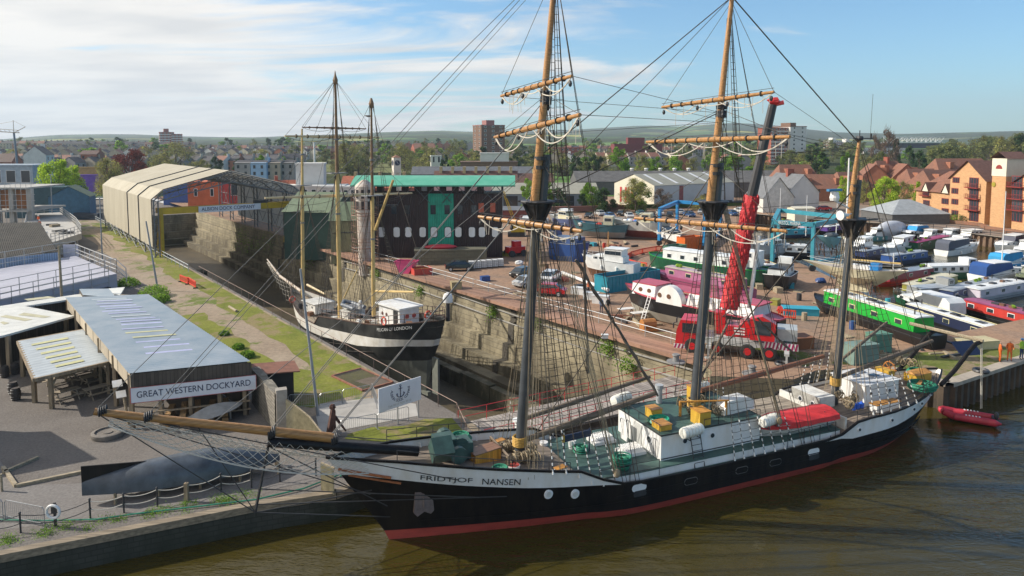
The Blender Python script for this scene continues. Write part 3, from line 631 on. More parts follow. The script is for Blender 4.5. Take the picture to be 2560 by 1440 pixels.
def mast(name,foot,top,plat,r0,head,cap,r1):
 foot,top=Vector(foot),Vector(top);ax_=(top-foot)/(top.z-foot.z)
 at=lambda z:foot+ax_*(z-foot.z)
 m=thing(name,None,None);m.parent=NS
 d=MB();d.bar(foot-Vector((0,0,.6)),at(plat),r0,r0*.92,14);d.bar(at(plat)+Vector((.28,0,0)),at(head)+Vector((.28,0,0)),r0*.85,r0*.8,10);d.build('lower_mast',wantf if name!='x' else wantf,m,True)
 d=MB();tp=top;d.bar(at(plat-.2)+Vector((-.22,0,0)),at(cap)+Vector((-.16,0,0)),r1,r1*.92,14);d.bar(at(cap)+Vector((-.16,0,0)),tp,r1*.9,r1*.5,14);d.build('topmast',vwood,m,True)
 d=MB();c=at(plat)
 d.lathe([(.95,.02),(1.0,.1),(.95,.16)],(c.x,0,c.z),12)
 for a in range(6):q=a*PI/3;d.add([(c.x,0,c.z-1.3),(c.x+.9*math.cos(q),.9*math.sin(q),c.z),(c.x,0,c.z)],[(0,1,2)]);d.bar((c.x+.9*math.cos(q),.9*math.sin(q),c.z),(c.x+.2*math.cos(q),.2*math.sin(q),c.z-1.4),.06)
 d.lathe([(.3,-1.3),(.45,-.7),(.75,-.08),(.75,0)],(c.x,0,c.z),8)
 d.bar((c.x-1.0,-.5,c.z+.1),(c.x+1.9,-.5,c.z+.05),.05);d.bar((c.x-1.0,.5,c.z+.1),(c.x+1.9,.5,c.z+.05),.05)
 d.build('mast_top',steel,m)
 for z in(cap,cap-.5):q=at(z);d=MB();d.lathe([(r0*1.35,-.1),(r0*1.35,.1)],(q.x,0,q.z),12);d.build('iron_band',steel,m)
 d=MB()
 for z in([cap+3.1,cap+3.3,cap+3.6]if name!='mizzen_mast' else[]):q=at(z);d.lathe([(r1*1.25,-.14),(r1*1.3,.1)],(q.x,0,q.z),10);d.blob((q.x-.1,-.25,q.z),.16,6,4,.2);d.blob((q.x+.2,.22,q.z-.3),.18,6,4,.2)
 if d.v:d.build('mast_hounds',steel,m)
 d=MB();q=at(foot.z+(.9 if name!='main_mast' else.35))
 for k in range(6):d.torus((q.x,0,q.z+k*.09),r0+.07,.06,14,5)
 d.build('rope_turns',M('yellow rope',(.45,.27,.06),.8,.2,5),m)
 return m,at
FM,fat=mast('foremast',(7.45,0,3.0),(9.75,0,31.6),17.6,.30,20.3,20.1,.26)
MM,mat_=mast('main_mast',(19.5,0,4.0),(21.75,0,30.1),17.2,.30,19.7,19.55,.27)
ZM,zat=mast('mizzen_mast',(31.55,0,3.2),(32.95,0,21.1),15.6,.26,18.4,18.0,.22)
d=MB();q=zat(21.1);d.bar(q,q+Vector((0,0,.7)),.03);d.bar(q+Vector((-.6,0,.15)),q+Vector((1.3,0,.15)),.035);d.bar(q+Vector((1.1,0,.1)),q+Vector((1.1,0,.5)),.05);d.bar(q+Vector((1.0,0,0)),q+Vector((1.1,0,3.2)),.012);d.lathe([(.22,0),(.26,.15),(.22,.3)],(q.x,0,q.z),10);d.build('masthead_fitting',steel,ZM)
d=MB();q=zat(16.1);d.lathe([(.33,-.04),(.33,0),(.14,.4),(.10,.7)],(q.x-2.0,-.8,q.z),14,0,'x');d.bar((q.x-1.4,-.8,q.z),(q.x,0,q.z),.04);d.build('horn',wht,ZM)
d=MB();d.lathe([(.28,0),(.33,.2),(.25,.6)],(q.x-1.5,.2,q.z+.9),12);d.box(q.x-2.1,q.x-.9,.1,.35,q.z+1.55,q.z+1.7,1);d.bar((q.x-1.5,.2,q.z+.9),(q.x-.2,0,q.z+.3),.07);d.build('radar',[wht,M('blue paint',(.05,.22,.42),.5)],ZM)
def yard(parent,l,r,s0,ph,rr,sagp,nb=10):
 a,b=LA(*l,s0,rad(ph)),LA(*r,s0,rad(ph));y=MB();m_=a.lerp(b,.5)
 y.bar(a,m_,rr*.55,rr,10);y.bar(m_,b,rr,rr*.55,10);o=y.build('yard',vwood,parent,True)
 f=MB();dv_=(b-a).normalized()
 for i in range(1,nb):c=a.lerp(b,i/nb);f.bar(c-dv_*.03,c+dv_*.03,rr*1.13,n=8)
 f.bar(a+Vector((0,0,rr+.08)),b+Vector((0,0,rr+.08)),.02,n=4)
 f.build('yard_band',steel,o)
 f=MB();
 for(u,w,dep,k)in sagp:f.sag(a.lerp(b,u),a.lerp(b,w),.033,dep,12,4)
 for i in range(12):c=a.lerp(b,R.random());f.bar(c,c-Vector((R.uniform(-.1,.1),0,R.uniform(.4,1.3))),.016,n=3)
 f.build('foot_rope',cord,o)
 bl=MB()
 for u in(.02,.35,.62,.98):c=a.lerp(b,u)-Vector((0,0,.35));bl.blob(c,(.11,.11,.17),6,4)
 bl.build('block',steel,o)
 return a,b
sg=[(0,.48,.17,1),(.52,1,.17,1),(.02,.35,.22,1),(.66,.99,.2,1),(.3,.7,.1,1)]
Y={}
Y[0]=yard(FM,(1253,240),(1430,190),8.35,-2,.15,sg);Y[1]=yard(FM,(1237,343),(1450,287),8.1,4,.17,sg);Y[2]=yard(FM,(1197,542),(1455,578),7.95,-22,.17,sg,12)
Y[3]=yard(MM,(1655,268),(1935,230),20.6,-15,.15,sg);Y[4]=yard(MM,(1617,355),(1975,342),20.2,-7,.17,sg,12);Y[5]=yard(MM,(1587,545),(1967,578),19.8,-15,.17,sg,12)
def spar(parent,a,b,r,m=vwood,name='boom'):
 d=MB();a,b=Vector(a),Vector(b);d.bar(a,a.lerp(b,.5),r*.8,r,10);d.bar(a.lerp(b,.5),b,r,r*.75,10);d.build(name,m,parent,True)
grw=M_wood('weathered spar',(.16,.12,.085),.7)
spar(FM,(8.0,.2,5.3),(17.0,1.2,6.2),.15,grw,'gaff');spar(FM,(8.0,0,4.15),(16.7,.2,5.5),.19,grw)
spar(MM,(20.2,.2,5.2),(31.0,.6,6.0),.2,M_wood('reddish boom',(.24,.10,.05),.5));spar(MM,(20.0,.4,5.4),(24.9,3.2,8.6),.1,grw,'gaff')
spar(ZM,(32.1,0,4.6),(41.7,.3,6.0),.17,grw);spar(ZM,(32.1,.4,5.4),(37.9,1.2,7.6),.12,grw,'gaff')
def furl(parent,a,b,r,m=grw):
 d=MB();a,b=Vector(a),Vector(b);k=14;pts=[a.lerp(b,i/k)+Vector((R.uniform(-.05,.05),R.uniform(-.05,.05),R.uniform(-.05,.05)))for i in range(k+1)]
 for i in range(k):d.bar(pts[i],pts[i+1],r*R.uniform(.6,1.1),r*R.uniform(.6,1.1),6)
 d.build('furled_sail',m,parent)
rb=M('furled grey canvas',(.13,.105,.085),.95,.35,3)
furl(MM,LP(1440,650,.3),LP(1645,990,.3),.11,rb);furl(ZM,LP(1990,890,-1),LP(1893,795,-1),.09,rb)
furl(FM,LP(1460,600,-1.4),LP(1470,935,-1.6),.09,rb)
rig=MB();
def S(a,b,r=.026,n=4):rig.bar(a,b,r,n=n,caps=False)
ft=fat(30.6);fx=fat(23.4);fl_=fat(18.6)
S(fat(31.0),JT,.02);S(fat(31.0),(-11.2,0,8.4),.02);S(ft,(-11.0,0,8.35),.016);S(fx,(-5.9,0,6.8),.025);S(fx,(-5.7,.1,6.8),.018);S(fl_,(-3,0,6.1),.028);S(fl_,(-2.8,.2,6.1),.028);S(fat(20),(-8.5,0,7.6),.018)
rig.build('forestay',M('worn wire rope',(.17,.16,.15),.7,.2,3),FM)
rig=MB();S(mat_(29.9),fat(20.3),.035);S(mat_(22.9),fat(17.8),.035);S(mat_(19.4),(8.2,0,4.0),.03);S(mat_(29.9),fat(17.9),.02);rig.build('main_stay',rope,MM)
rig=MB();S(zat(20.9),mat_(29.9),.04);S(zat(20.6),mat_(20),.025);S(zat(17.9),mat_(6),.04);S(zat(20.9),(41.9,0,4.6),.025);rig.build('mizzen_stay',rope,ZM)
rig=MB()
for i,mt in((0,'f'),(1,'f'),(2,'f')):
 up={0:fat(30.4),1:fat(23.6),2:fat(20)}[i]
 for e_ in Y[i]:S(e_,up,.018,3)
 for e_ in Y[i]:S(e_,mat_({0:22.8,1:22.2,2:17}[i]),.016,3)
rig.build('brace',rope,FM)
rig=MB()
for i in(3,4,5):
 up={3:mat_(29.6),4:mat_(23),5:mat_(19.5)}[i]
 for e_ in Y[i]:S(e_,up,.018,3);S(e_,zat({3:20.5,4:20,5:17}[i]),.016,3)
rig.build('brace',rope,MM)
def shrouds(parent,at,ztop,xs,yb,zb,topoff=.25,rat=.42,zmin=1.2,r=.026,band=True,ratm=None):
 for sg_ in(-1,1):
  d=MB();rt=MB();w=MB();T=at(ztop);lines=[]
  for i,x in enumerate(xs):
   a=Vector((x,sg_*yb,max(zb,zrail(x)+.05)if band else zb));b=Vector((T.x+.1*(i-len(xs)/2),sg_*topoff,T.z));d.bar(a,b,r,n=4,caps=False);lines.append((a,b))
   if band:
    dr=(b-a).normalized()
    for k in range(7 if i%2 else 6):w.bar(a+dr*(.12+k*.34),a+dr*(.12+k*.34+.15),.036,n=6,m=0)
    w.bar(a,a+dr*.12,.06,n=6,m=0)
  z=lines[0][0].z+zmin
  while z<ztop-.8:
   pp=[a.lerp(b,(z-a.z)/(b.z-a.z))for a,b in lines]
   for p,q in zip(pp,pp[1:]):d.sag(p,q,.016,.06,3,3)
   z+=rat
  o=d.build('shroud',rope,parent)
  if band:w.build('deadeye',M('white deadeye tape',(.7,.7,.68),.6,.05),o)
shrouds(FM,fat,17.4,[8.1,8.9,9.7,10.5,11.2,12.0],3.12,2.1)
shrouds(MM,mat_,17.0,[20.1,20.8,21.6,22.4,23.2,24.0,24.7],3.25,2.05)
shrouds(ZM,zat,15.4,[31.6,32.4,33.2,34.1,34.9,35.7],3.15,3.05)
shrouds(FM,fat,29.8,[9.4,9.75,10.1],.95,17.7,.1,.42,.6,.022,False);shrouds(MM,mat_,28.6,[21.6,21.95,22.3],.95,17.3,.1,.42,.6,.022,False)
rig=MB()
for at,z,x,y,zb in((fat,30.4,13.2,3.2,2.1),(fat,23.5,12.4,3.2,2.1),(mat_,29.6,26.2,3.2,2.1),(mat_,22.8,25.4,3.2,2.1),(zat,20.8,37,2.9,3.4)):
 for s_ in(-1,1):S(at(z),(x,s_*y,zb),.024);S(at(z),(x+.25,s_*y,zb),.018)
rig.build('backstay',rope,NS)
def falls(parent,at,z,x0,x1,yb,zb,n_,m):
 d=MB()
 for i in range(n_):
  t_=at(z-R.uniform(0,1.5));d.bar((R.uniform(x0,x1),R.uniform(-yb,yb),zb),t_+Vector((R.uniform(-.4,.4),R.uniform(-.4,.4),0)),R.choice((.012,.018)),n=3,caps=False)
 d.build('halyard',m,parent)
falls(FM,fat,17.5,6.6,9.0,2.8,3.2,26,hemp);falls(MM,mat_,17,18.8,20.9,1.6,4.2,22,hemp);falls(ZM,zat,15.4,30.7,33,2.6,3.6,18,hemp)
d=MB()
for i in range(9):d.bar((12.0+R.uniform(-.12,.12),-3.1,2.7+R.uniform(-.2,.2)),LP(1395+i*4,640,-2.5),.018,n=3,caps=False)
d.blob((12.05,-3.1,2.75),(.2,.15,.26),8,6);d.build('halyard',hemp,FM)
d=MB()
for i in range(9):d.bar((23.6+R.uniform(-.1,.1),-3.1,4.0+R.uniform(-.2,.2)),mat_(17)+Vector((.4+.05*i,-.4,0)),.018,n=3,caps=False)
d.blob((23.6,-3.1,3.9),(.18,.15,.25),8,6);d.build('halyard',hemp,MM)
def coils(parent,pts,name='rope_coil',m=hemp):
 d=MB()
 for p in pts:
  for k in range(9):
   c=(p[0]+R.uniform(-.25,.25),p[1]+R.uniform(-.2,.2),p[2]+R.uniform(-.1,.15));d.torus(c,R.uniform(.14,.26),.035,9,4,R.choice('xy'))
 d.build(name,m,parent)
coils(FM,[(6.6+i*.28,y,3.5)for i in range(5)for y in(-.8,.8)]+[(8.3,.2,3.4),(8.0,-.9,3.5),(7.3,-.3,3.3)])
coils(MM,[(18.9,-.6,4.3),(19.3,.9,4.3),(20.5,-1.2,4.3),(20.8,-.5,4.3),(20.5,.5,4.4)],m=M('dark hemp',(.15,.125,.085),.95,.3,4))
coils(ZM,[(30.4,-2.3,3.6),(30.9,-1.6,3.6),(31.2,-.8,3.7),(32.1,-1.2,3.5),(40.8,1.2,4.1),(40.2,1.8,4.2)])
zh0,zh1=2.5,3.98
hx0,hx1,hy=15.45,22.75,2.35
DH=MB();DH.exty([(hx0,zh0),(hx1,zh0),(hx1,zh1),(hx0,zh1)],-hy,hy);dh=DH.build('deckhouse',wht,NS)
d=MB();d.box(hx0-.05,hx1+.05,-hy-.06,hy+.06,zh1+.002,zh1+.07);d.build('house_top',gdeck,dh)
d=MB();d.path([(hx0-.06,-hy-.06,zh1+.07),(hx1+.06,-hy-.06,zh1+.07),(hx1+.06,hy+.06,zh1+.07),(hx0-.06,hy+.06,zh1+.07)],.035,4,closed=True);d.build('edge_trim',steel,dh)
d=MB();d.box(hx0-.03,hx0-.005,-.35,.45,zh0+.12,zh1-.12);d.build('doorway',M('shaded door recess',(.45,.45,.43),.6),dh)
d=MB();d.box(hx0-.55,hx0-.5,.45,1.15,zh0+.1,zh1-.15);d.bar((hx0-.56,.9,zh0+.4),(hx0-.56,.9,zh1-.5),.02);d.build('door',wht,dh)
for y in(1.85,-1.2):
 d=MB();d.lathe([(.27,-.04),(.27,.0)],(hx0-.01,y,zh0+.85),16,0,'x');d.lathe([(.19,-.06),(.19,.0)],(hx0-.01,y,zh0+.85),14,1,'x');d.build('porthole',[wp,glass],dh)
for x in(17.1,19.1):
 d=MB();d.lathe([(.2,-.03),(.2,.02)],(x,-hy-.01,zh0+.95),14,0,'y');d.lathe([(.14,-.05),(.14,.02)],(x,-hy-.01,zh0+.95),12,1,'y');d.build('porthole',[wp,glass],dh)
d=MB()
for y in(-1.75,1.2):d.path([(hx0-.1,y,zh0+.2),(hx0-.1,y,zh1-.3),(hx0-.1,y-.22,zh1-.3),(hx0-.1,y-.22,zh0+.2)],.02,4)
d.bar((hx0,-hy-.05,zh0+.12),(hx1,-hy-.05,zh0+.12),.03,n=4);d.build('grab_rail',steel,dh)
gr=MB()
def nrail(pts,h=.95,ev=1.3,mids=(.5,)):rail(MB(),pts,h,ev,.022,mids,5).build('guard_rail',steel,NS)
ep=lambda x,s_,dz=.03:(x,s_*(-side(x,zrail(x))-.04),zrail(x)+dz)
nrail([ep(x,-1)for x in(.2,2,4,6,8,9.2)],.6,1.3,());nrail([ep(x,1)for x in(.2,2,4,6,8,9.2)],.75,1.3)
nrail([(11.0,-3.0,2.1),(14.9,-3.0,2.05)],.95,1.9);nrail([(24.3,-3.12,2.1),(28.3,-3.1,2.15)],.95,1.4);nrail([(10.5,3.0,2.3),(15,3.0,2.1)],.95,1.9);nrail([(23,3.0,2.1),(28,3.0,2.15)],.95,1.4)
nrail([ep(x,-1)for x in(30,32,34,36,38,39.6)],.75,1.1);nrail([ep(x,1)for x in(30,32,34,36,38,39.6)],.75,1.1)
nrail([(hx0+.1,hy,zh1+.07),(hx0+.1,-hy+.3,zh1+.07)],.5,1.2,());nrail([(hx0+.1,hy,zh1+.07),(hx1,hy,zh1+.07)],.8,1.4);nrail([(18.5,-hy,zh1+.07),(hx1,-hy,zh1+.07)],.45,1.2,())
d=MB()
for x in(17.35,18.05,28.0):d.bar((x,-3.05,2.0),(x,-2.45,4.2 if x<20 else 3.6),.03)
for k in range(6):d.bar((17.35,-3.0+.09*k,2.3+.32*k),(18.05,-3.0+.09*k,2.3+.32*k),.02)
d.build('ladder',steel,NS)
d=MB();d.box(29.35,29.5,-2.9,2.9,2.0,3.1);d.box(29.2,29.3,-.9,1.6,2.5,3.75);d.box(29.2,30.6,-.9,1.6,3.0,3.74);d.build('poop_front',dirtw,NS)
for y in(-.35,.75):
 d=MB();d.lathe([(.2,-.03),(.2,0)],(29.18,y,3.2),14,0,'x');d.lathe([(.14,-.05),(.14,0)],(29.18,y,3.2),12,1,'x');d.build('porthole',[wp,glass],NS)
d=MB();d.box(32.9,36.2,-1.3,1.5,2.75,4.25);d.box(32.8,36.3,-1.4,1.6,4.25,4.3);ac=d.build('aft_cabin',wht,NS)
for x,y in((33.4,.5),(34.6,-.3),(34.4,.9)):
 d=MB();d.box(x,x+.75,y-.35,y+.35,4.3,4.42,0);d.box(x+.06,x+.69,y-.29,y+.29,4.42,4.435,1);d.build('roof_hatch',[M('hatch grey',(.35,.37,.4),.5),glass],ac)
for x in(33.5,35.3):d=MB();d.lathe([(.17,-.03),(.17,0)],(x,-1.3,3.6),12,0,'y');d.lathe([(.12,-.05),(.12,0)],(x,-1.3,3.6),12,1,'y');d.build('porthole',[wp,glass],ac)
wg=M('windlass green',(.035,.075,.065),.5,.3,2)
d=MB();d.box(2.6,3.7,-.3,.9,3.95,5.0);d.T=Matrix.Translation((2.6,-.6,4.5))@Matrix.Rotation(.7,4,'X');d.box(-.5,.6,-.5,.5,0,.9);d.T=None
d.lathe([(.45,-1.4),(.45,-1.1),(.2,-1.0),(.2,1.0),(.45,1.1),(.45,1.5)],(3.5,.1,4.5),12,None,'y');d.lathe([(.5,-.1),(.5,.1)],(3.9,-.2,4.5),14,None,'y');d.box(3.6,4.6,-.4,.8,3.8,4.7);d.build('windlass',wg,NS)
d=MB()
for x,y in((12.9,1.4),(13.7,-.7)):
 d.box(x,x+1.5,y-.55,y+.55,2.5,2.68)
 d.add([(x+.1,y-.5,2.68),(x+1.4,y-.5,2.68),(x+1.4,y+.5,2.68),(x+.1,y+.5,2.68),(x+.1,y,2.9),(x+1.4,y,2.9)],[(0,1,5,4),(3,4,5,2),(0,4,3),(1,2,5)])
 for k in range(9):d.box(x+.15+k*.14,x+.2+k*.14,y-.42,y+.42,2.86,2.93)
d.build('skylight',wht,NS)
d=MB();d.box(23.6,28.6,-.6,2.2,2.5,3.0);d.build('cargo_hatch',M_planks('hatch boards',(.30,.25,.19),'Y',4),NS)
d=MB();d.box(11.8,14.3,-1.05,-.95,3.0,3.35)if 0 else None
for k in range(8):a=k*PI/4;d.bar((38.0,.9,4.15),(38.0,.9+.62*math.cos(a),4.15+.62*math.sin(a)),.03)
d.torus((38.0,.9,4.15),.5,.04,20,5,'x');d.build('steering_wheel',M_wood('wheel wood',(.5,.2,.05)),NS)
d=MB();d.box(37.2,37.8,.3,1.5,3.1,4.2);d.build('wheel_box',M('ochre paint',(.55,.33,.04),.5,.15),NS)
for x0,x1,y0,y1,z0,h in((20.4,20.9,1.2,1.9,4.05,.9),(16.3,17,-.2,.6,4.05,.55),(18.3,19.1,-2.2,-1.3,4.05,.8),(15.7,16.5,-1.9,-1.0,4.05,.3)):
 d=MB();d.box(x0,x1,y0,y1,z0,z0+h);d.box(x0-.03,x1+.03,y0-.03,y1+.03,z0+h+.002,z0+h+.05,1);d.build('deck_locker',[M('ochre paint',(.55,.33,.04),.5,.15),owood],NS)
d=MB();d.bar((18.2,-.4,4.05),(18.2,-.4,5.0),.09,n=8);d.bar((20.9,-1.4,4.05),(20.9,-1.4,5.0),.09,n=8);d.bar((18.1,-.5,5.0),(21.0,-1.5,5.02),.06);d.build('fife_rail',owood,NS)
d=MB();d.bar((6.3,-1.3,3.1),(6.3,-1.3,4.0),.09,n=8);d.bar((6.3,1.3,3.1),(6.3,1.3,4.0),.09,n=8);d.bar((6.3,-1.4,4.0),(6.3,1.4,4.0),.07);d.build('fife_rail',grw,NS)
dv2=MB()
for s_ in(-1.6,1.9):
 pts=[Vector((40.2,s_,3.4)),Vector((41.6,s_,4.3)),Vector((42.9,s_,5.4)),Vector((43.7,s_,6.0)),Vector((44.4,s_,6.15))]
 for a,b in zip(pts,pts[1:]):dv2.bar(a,b,.16,n=8)
dv2.build('davit',blk,NS,True)
d=MB();d.bar((44.3,-1.8,6.25),(43.0,3.2,6.5),.14,n=6);d.build('davit_spar',wpale,NS)
d=MB()
for x in(44.2,44.35):d.bar((x,-1.7,6.1),(x+.4,-1.7,1.0),.025);
d.build('davit_fall',cord,NS)
def at_ship(o,p,rz=0):
 w=SW(p[0],p[1],p[2]);return move(o,w,SANG+rz)
def raft(label,p,rz):
 t_=thing('life_raft_canister',label,'life raft',group='white life raft canisters on the tall ship');d=MB()
 d.lathe([(.12,-.78),(.30,-.74),(.33,-.6),(.33,.6),(.30,.74),(.12,.78)],(0,0,.42),14,0,'x');d.build('canister',M('raft white',(.78,.77,.70),.4,.06),t_,True)
 d=MB()
 for x in(-.5,-.25,0,.25,.5):d.torus((x,0,.42),.335,.02,16,4,'x')
 d.build('strap',M('raft strap',(.5,.5,.46),.5),t_)
 d=MB()
 for x in(-.4,.4):d.bar((x,-.3,0),(x,-.25,.2),.03);d.bar((x,.3,0),(x,.25,.2),.03);d.bar((x,-.3,.02),(x,.3,.02),.03)
 d.build('cradle',steel,t_);return at_ship(t_,p,rz)
raft('white life raft canister at the far front corner of the deckhouse top',(15.8,2.6,4.05),.3);raft('white life raft canister beside the ladder at the near front corner of the deckhouse',(17.3,-2.75,3.75),.15)
raft('white life raft canister just forward of the red boat cover',(23.2,-2.7,3.45),.2);raft('white life raft canister beyond the main mast',(21.8,2.4,4.05),.1)
t_=thing('ship_boat','white ship\'s boat under a bright red tarpaulin amidships on the tall ship','boat');d=MB()
bp_,bu=hull(d,lambda z:-2.9-z*.1,lambda z:2.7+z*.25,1.0,lambda u:.85,[(0,0),(.3,0)],14,-.1,ta=.7,kb=.3);d.build('boat_hull',dirtw,t_,True)
d=MB();rows=[]
for i in range(15):
 f=i/14;x=lerp(-3.0,2.95,f);w_=1.05*(1 if f<.6 else 1-.75*((f-.6)/.4)**2);rows.append([(x,w_*a,.9+(1-abs(a)**1.6)*.28+R.uniform(-.03,.03)-(.3 if abs(a)==1 else 0))for a in(-1,-.96,-.6,-.2,.2,.6,.96,1)])
d.grid(rows);d.add(rows[0],[tuple(range(8))]);d.build('tarpaulin',M('red tarpaulin',(.62,.035,.035),.55,.2,1.5,bump=.5),t_,True);at_ship(t_,(25.9,-1.85,2.5),PI)
d=MB();d.exty([(-1.3,0),(1.3,0),(1.2,.6),(.7,.85),(-.9,.85),(-1.3,.4)],-.45,.45);o=one('canvas_cover',d,M('white canvas',(.74,.73,.69),.8,.12,2,bump=.8),'large white canvas bundle on the deckhouse top aft of the main mast','canvas cover',smooth=True);at_ship(o,(22.0,-.9,4.06),.1)
d=MB();d.box(-.85,.85,-.4,.4,0,.75);d.box(-.9,.9,-.45,.45,.75,.8,1);d.box(.86,.9,-.4,.4,0,.8,1);o=one('deck_chest',d,[M_planks('orange boards',(.62,.28,.04),'X',7,.4,.6),M_wood('dark lid',(.22,.11,.06))],'varnished orange deck chest beside the windlass at the bow','chest');at_ship(o,(5.3,-.2,3.35),.25)
d=MB();d.lathe([(.28,0),(.36,.4),(.36,.46)],n=14);d.lathe([(.33,.42),(.33,.47)],n=14,m=1);o=one('tub',d,[wht,redb],'white tub with red contents next to the foremast','tub');at_ship(o,(6.6,-1.3,3.0))
def coil(label,p,r=.5,h=.3,m=grope,nn=7,group='green rope coils on the tall ship'):
 d=MB()
 for k in range(nn):d.torus((R.uniform(-.06,.06),R.uniform(-.06,.06),.05+h*k/nn),r*R.uniform(.75,1.05),.045,16,5)
 for k in range(8):a=R.uniform(0,6.3);d.torus((.3*r*math.cos(a),.3*r*math.sin(a),h*.8),r*.6,.035,12,4)
 o=one('rope_coil',d,m,label,'rope coil',group);return at_ship(o,p)
coil('green rope coil on the near side of the bow deck below the windlass',(5.6,-1.7,3.35),.42);coil('green rope heap on top of the windlass at the bow',(4.6,1.8,3.9),.6,.35)
coil('tall green rope coil on the green deck near the foremast shrouds',(12.9,-2.2,2.5),.5,.7,nn=12);coil('bright green flat hose coil on the deckhouse top',(16.4,-.7,4.08),.6,.2,M('bright green hose',(.01,.33,.19),.4,.1),10)
coil('green rope coil beside the white tubs on the far side of the green deck',(11.8,.6,2.5),.4);coil('dark green rope pile along the near stern rail',(38.2,-1.6,3.35),.9,.45,nn=14);coil('green rope pile at the stern beyond the orange lockers',(40.3,.4,3.5),.7,.4,nn=12)
d=MB();d.box(-.9,.9,-.5,.5,0,.6,0);d.add([(-.95,-.55,.6),(.95,-.55,.6),(.95,.55,.6),(-.95,.55,.6),(-.9,0,.78),(.9,0,.78)],[(0,1,5,4),(2,3,4,5),(0,4,3),(1,2,5)],1);o=one('stern_locker',d,[M('ochre paint',(.55,.33,.04),.5,.15),owood],'yellow locker with varnished lid near the stern davits','locker');at_ship(o,(39.6,-.2,3.4),.1)
d=MB();d.box(-.8,.8,-.12,.12,.38,.43);d.box(-.8,-.7,-.2,.2,0,.38);d.box(.7,.8,-.2,.2,0,.38);o=one('deck_bench',d,owood,'varnished bench on the tall ship stern beside the lockers','bench');at_ship(o,(38.6,-1.2,3.35),.5)
d=MB();d.box(-1.1,1.1,-.3,.3,0,.5);d.box(-1.15,1.15,-.33,.33,.5,.55,1);o=one('rail_locker',d,[wht,owood],'white locker with wooden top inside the near mizzen shrouds','locker');at_ship(o,(33.8,-2.2,2.75))
blue=M('blue plastic',(.02,.10,.5),.35,.15)
for i in range(3):
 d=MB();d.lathe([(.15,0),(.17,.05),(.17,.35),(.08,.42),(.05,.48)],n=10);o=one('water_jug',d,blue,'blue plastic water jug on the poop beside the mizzen mast','water jug','blue water jugs by the mizzen');at_ship(o,(31.2+i*.37,-1.9,3.02))
d=MB();d.box(-1.0,1.0,-.04,.04,.0,.4,0);d.box(-1.0,-.88,-.05,.05,0,.4,1);d.bar((.9,0,-.9),(.9,0,.5),.04,m=0);d.bar((-.9,0,-.9),(-.9,0,0),.04,m=0);o=one('name_board',d,[M('navy board',(.02,.03,.07),.5),M('ochre paint',(.55,.33,.04),.5,.15)],'long navy board on posts beside the foremast shrouds','board');at_ship(o,(11.4,.4,3.4),.1)
for i,(x,y,lb)in enumerate(((9.2,1.6,'white tub at the far foremast shrouds'),(10.9,1.2,'white bucket by the green coil on the green deck'))):
 d=MB();d.lathe([(.2,0),(.25,.5),(.26,.52)],n=12);o=one('bucket',d,wht,lb,'bucket');at_ship(o,(x+.6,y,2.5))
d=MB();d.lathe([(.2,0),(.2,.9),(.27,.95),(.27,1.2)],n=12);o=one('vent_pipe',d,M('pale grey vent',(.4,.42,.44),.5),'grey ventilator pipe on the far edge of the deckhouse top','ventilator');at_ship(o,(18.3,2.0,4.05))
for p,lb in(((6.9,1.6,3.1),'white framed wooden step beyond the foremast'),((9.0,-2.2,2.75),'white framed wooden step at the near forecastle rail')):
 d=MB();d.box(-.35,.35,-.2,.2,.5,.54,1)
 for s_ in(-.3,.3):d.bar((s_,-.3,0),(s_,-.1,.5),.04);d.bar((s_,.3,0),(s_,.1,.5),.04);d.bar((s_,-.28,.1),(s_,.15,.45),.03)
 o=one('deck_step',d,[wht,owood],lb,'step');at_ship(o,p,.3)
t_=thing('inflatable_boat','red inflatable boat with two long tubes floating under the tall ship stern','inflatable boat');ir=M('red inflatable fabric',(.42,.03,.05),.5,.2,1.5)
for s_ in(-.75,.75):
 d=MB();pts=[(-2.9,s_,.35),(-2.3,s_,.35),(1.6,s_,.4),(2.6,s_*.55,.55),(3.0,s_*.1,.62)];rr=[.05,.3,.3,.28,.2]
 for a,b,r1_,r2_ in zip(pts,pts[1:],rr,rr[1:]):d.bar(a,b,r1_,r2_,12)
 o=d.build('tube',ir,t_,True);e_=MB()
 for k in range(5):e_=MB();e_.box(-.9+k*.32,-.75+k*.32,s_-.12,s_+.12,.655,.70);e_.build('lettering',wht,o)
d=MB();d.box(-2.0,2.0,-.6,.6,.15,.22);d.build('boat_floor',M('grey floor',(.2,.2,.21),.6),t_)
d=MB();d.box(-2.3,-2.1,-.5,.5,.2,.65,0);d.blob((-2.5,0,.75),(.25,.2,.35),8,6);d.bar((-2.5,0,.5),(-2.5,0,-.3),.07);d.build('outboard',steel,t_)
move(t_,G(2424,1052,0),math.atan2(5,-9.5));t_.scale=(.66,.8,.9)
PA,PB=K(59.5,37.3),K(103,33.3);PANG=math.atan2(PB.y-PA.y,PB.x-PA.x)
PS=thing('tall_ship','black and white three-masted barque standing in the dry dock with bare yellow masts','tall ship',PA,PANG)
def PW(x,y,z):return Vector((PA.x+math.cos(PANG)*x-math.sin(PANG)*y,PA.y+math.sin(PANG)*x+math.cos(PANG)*y,z))
def PP(px,py,y0=0.0):
 n=Vector((-math.sin(PANG),math.cos(PANG),0));v=ray(px,py);t=(n.dot(PA)+y0)/(v.dot(n));w=Vector((0,0,H))+v*t-PA
 return Vector((w.x*math.cos(PANG)+w.y*math.sin(PANG),y0,H+v.z*t))
yel=M('yellow mast paint',(.56,.40,.16),.45,.12,.8);ypale=M('pale spar paint',(.60,.47,.27),.55,.15,1)
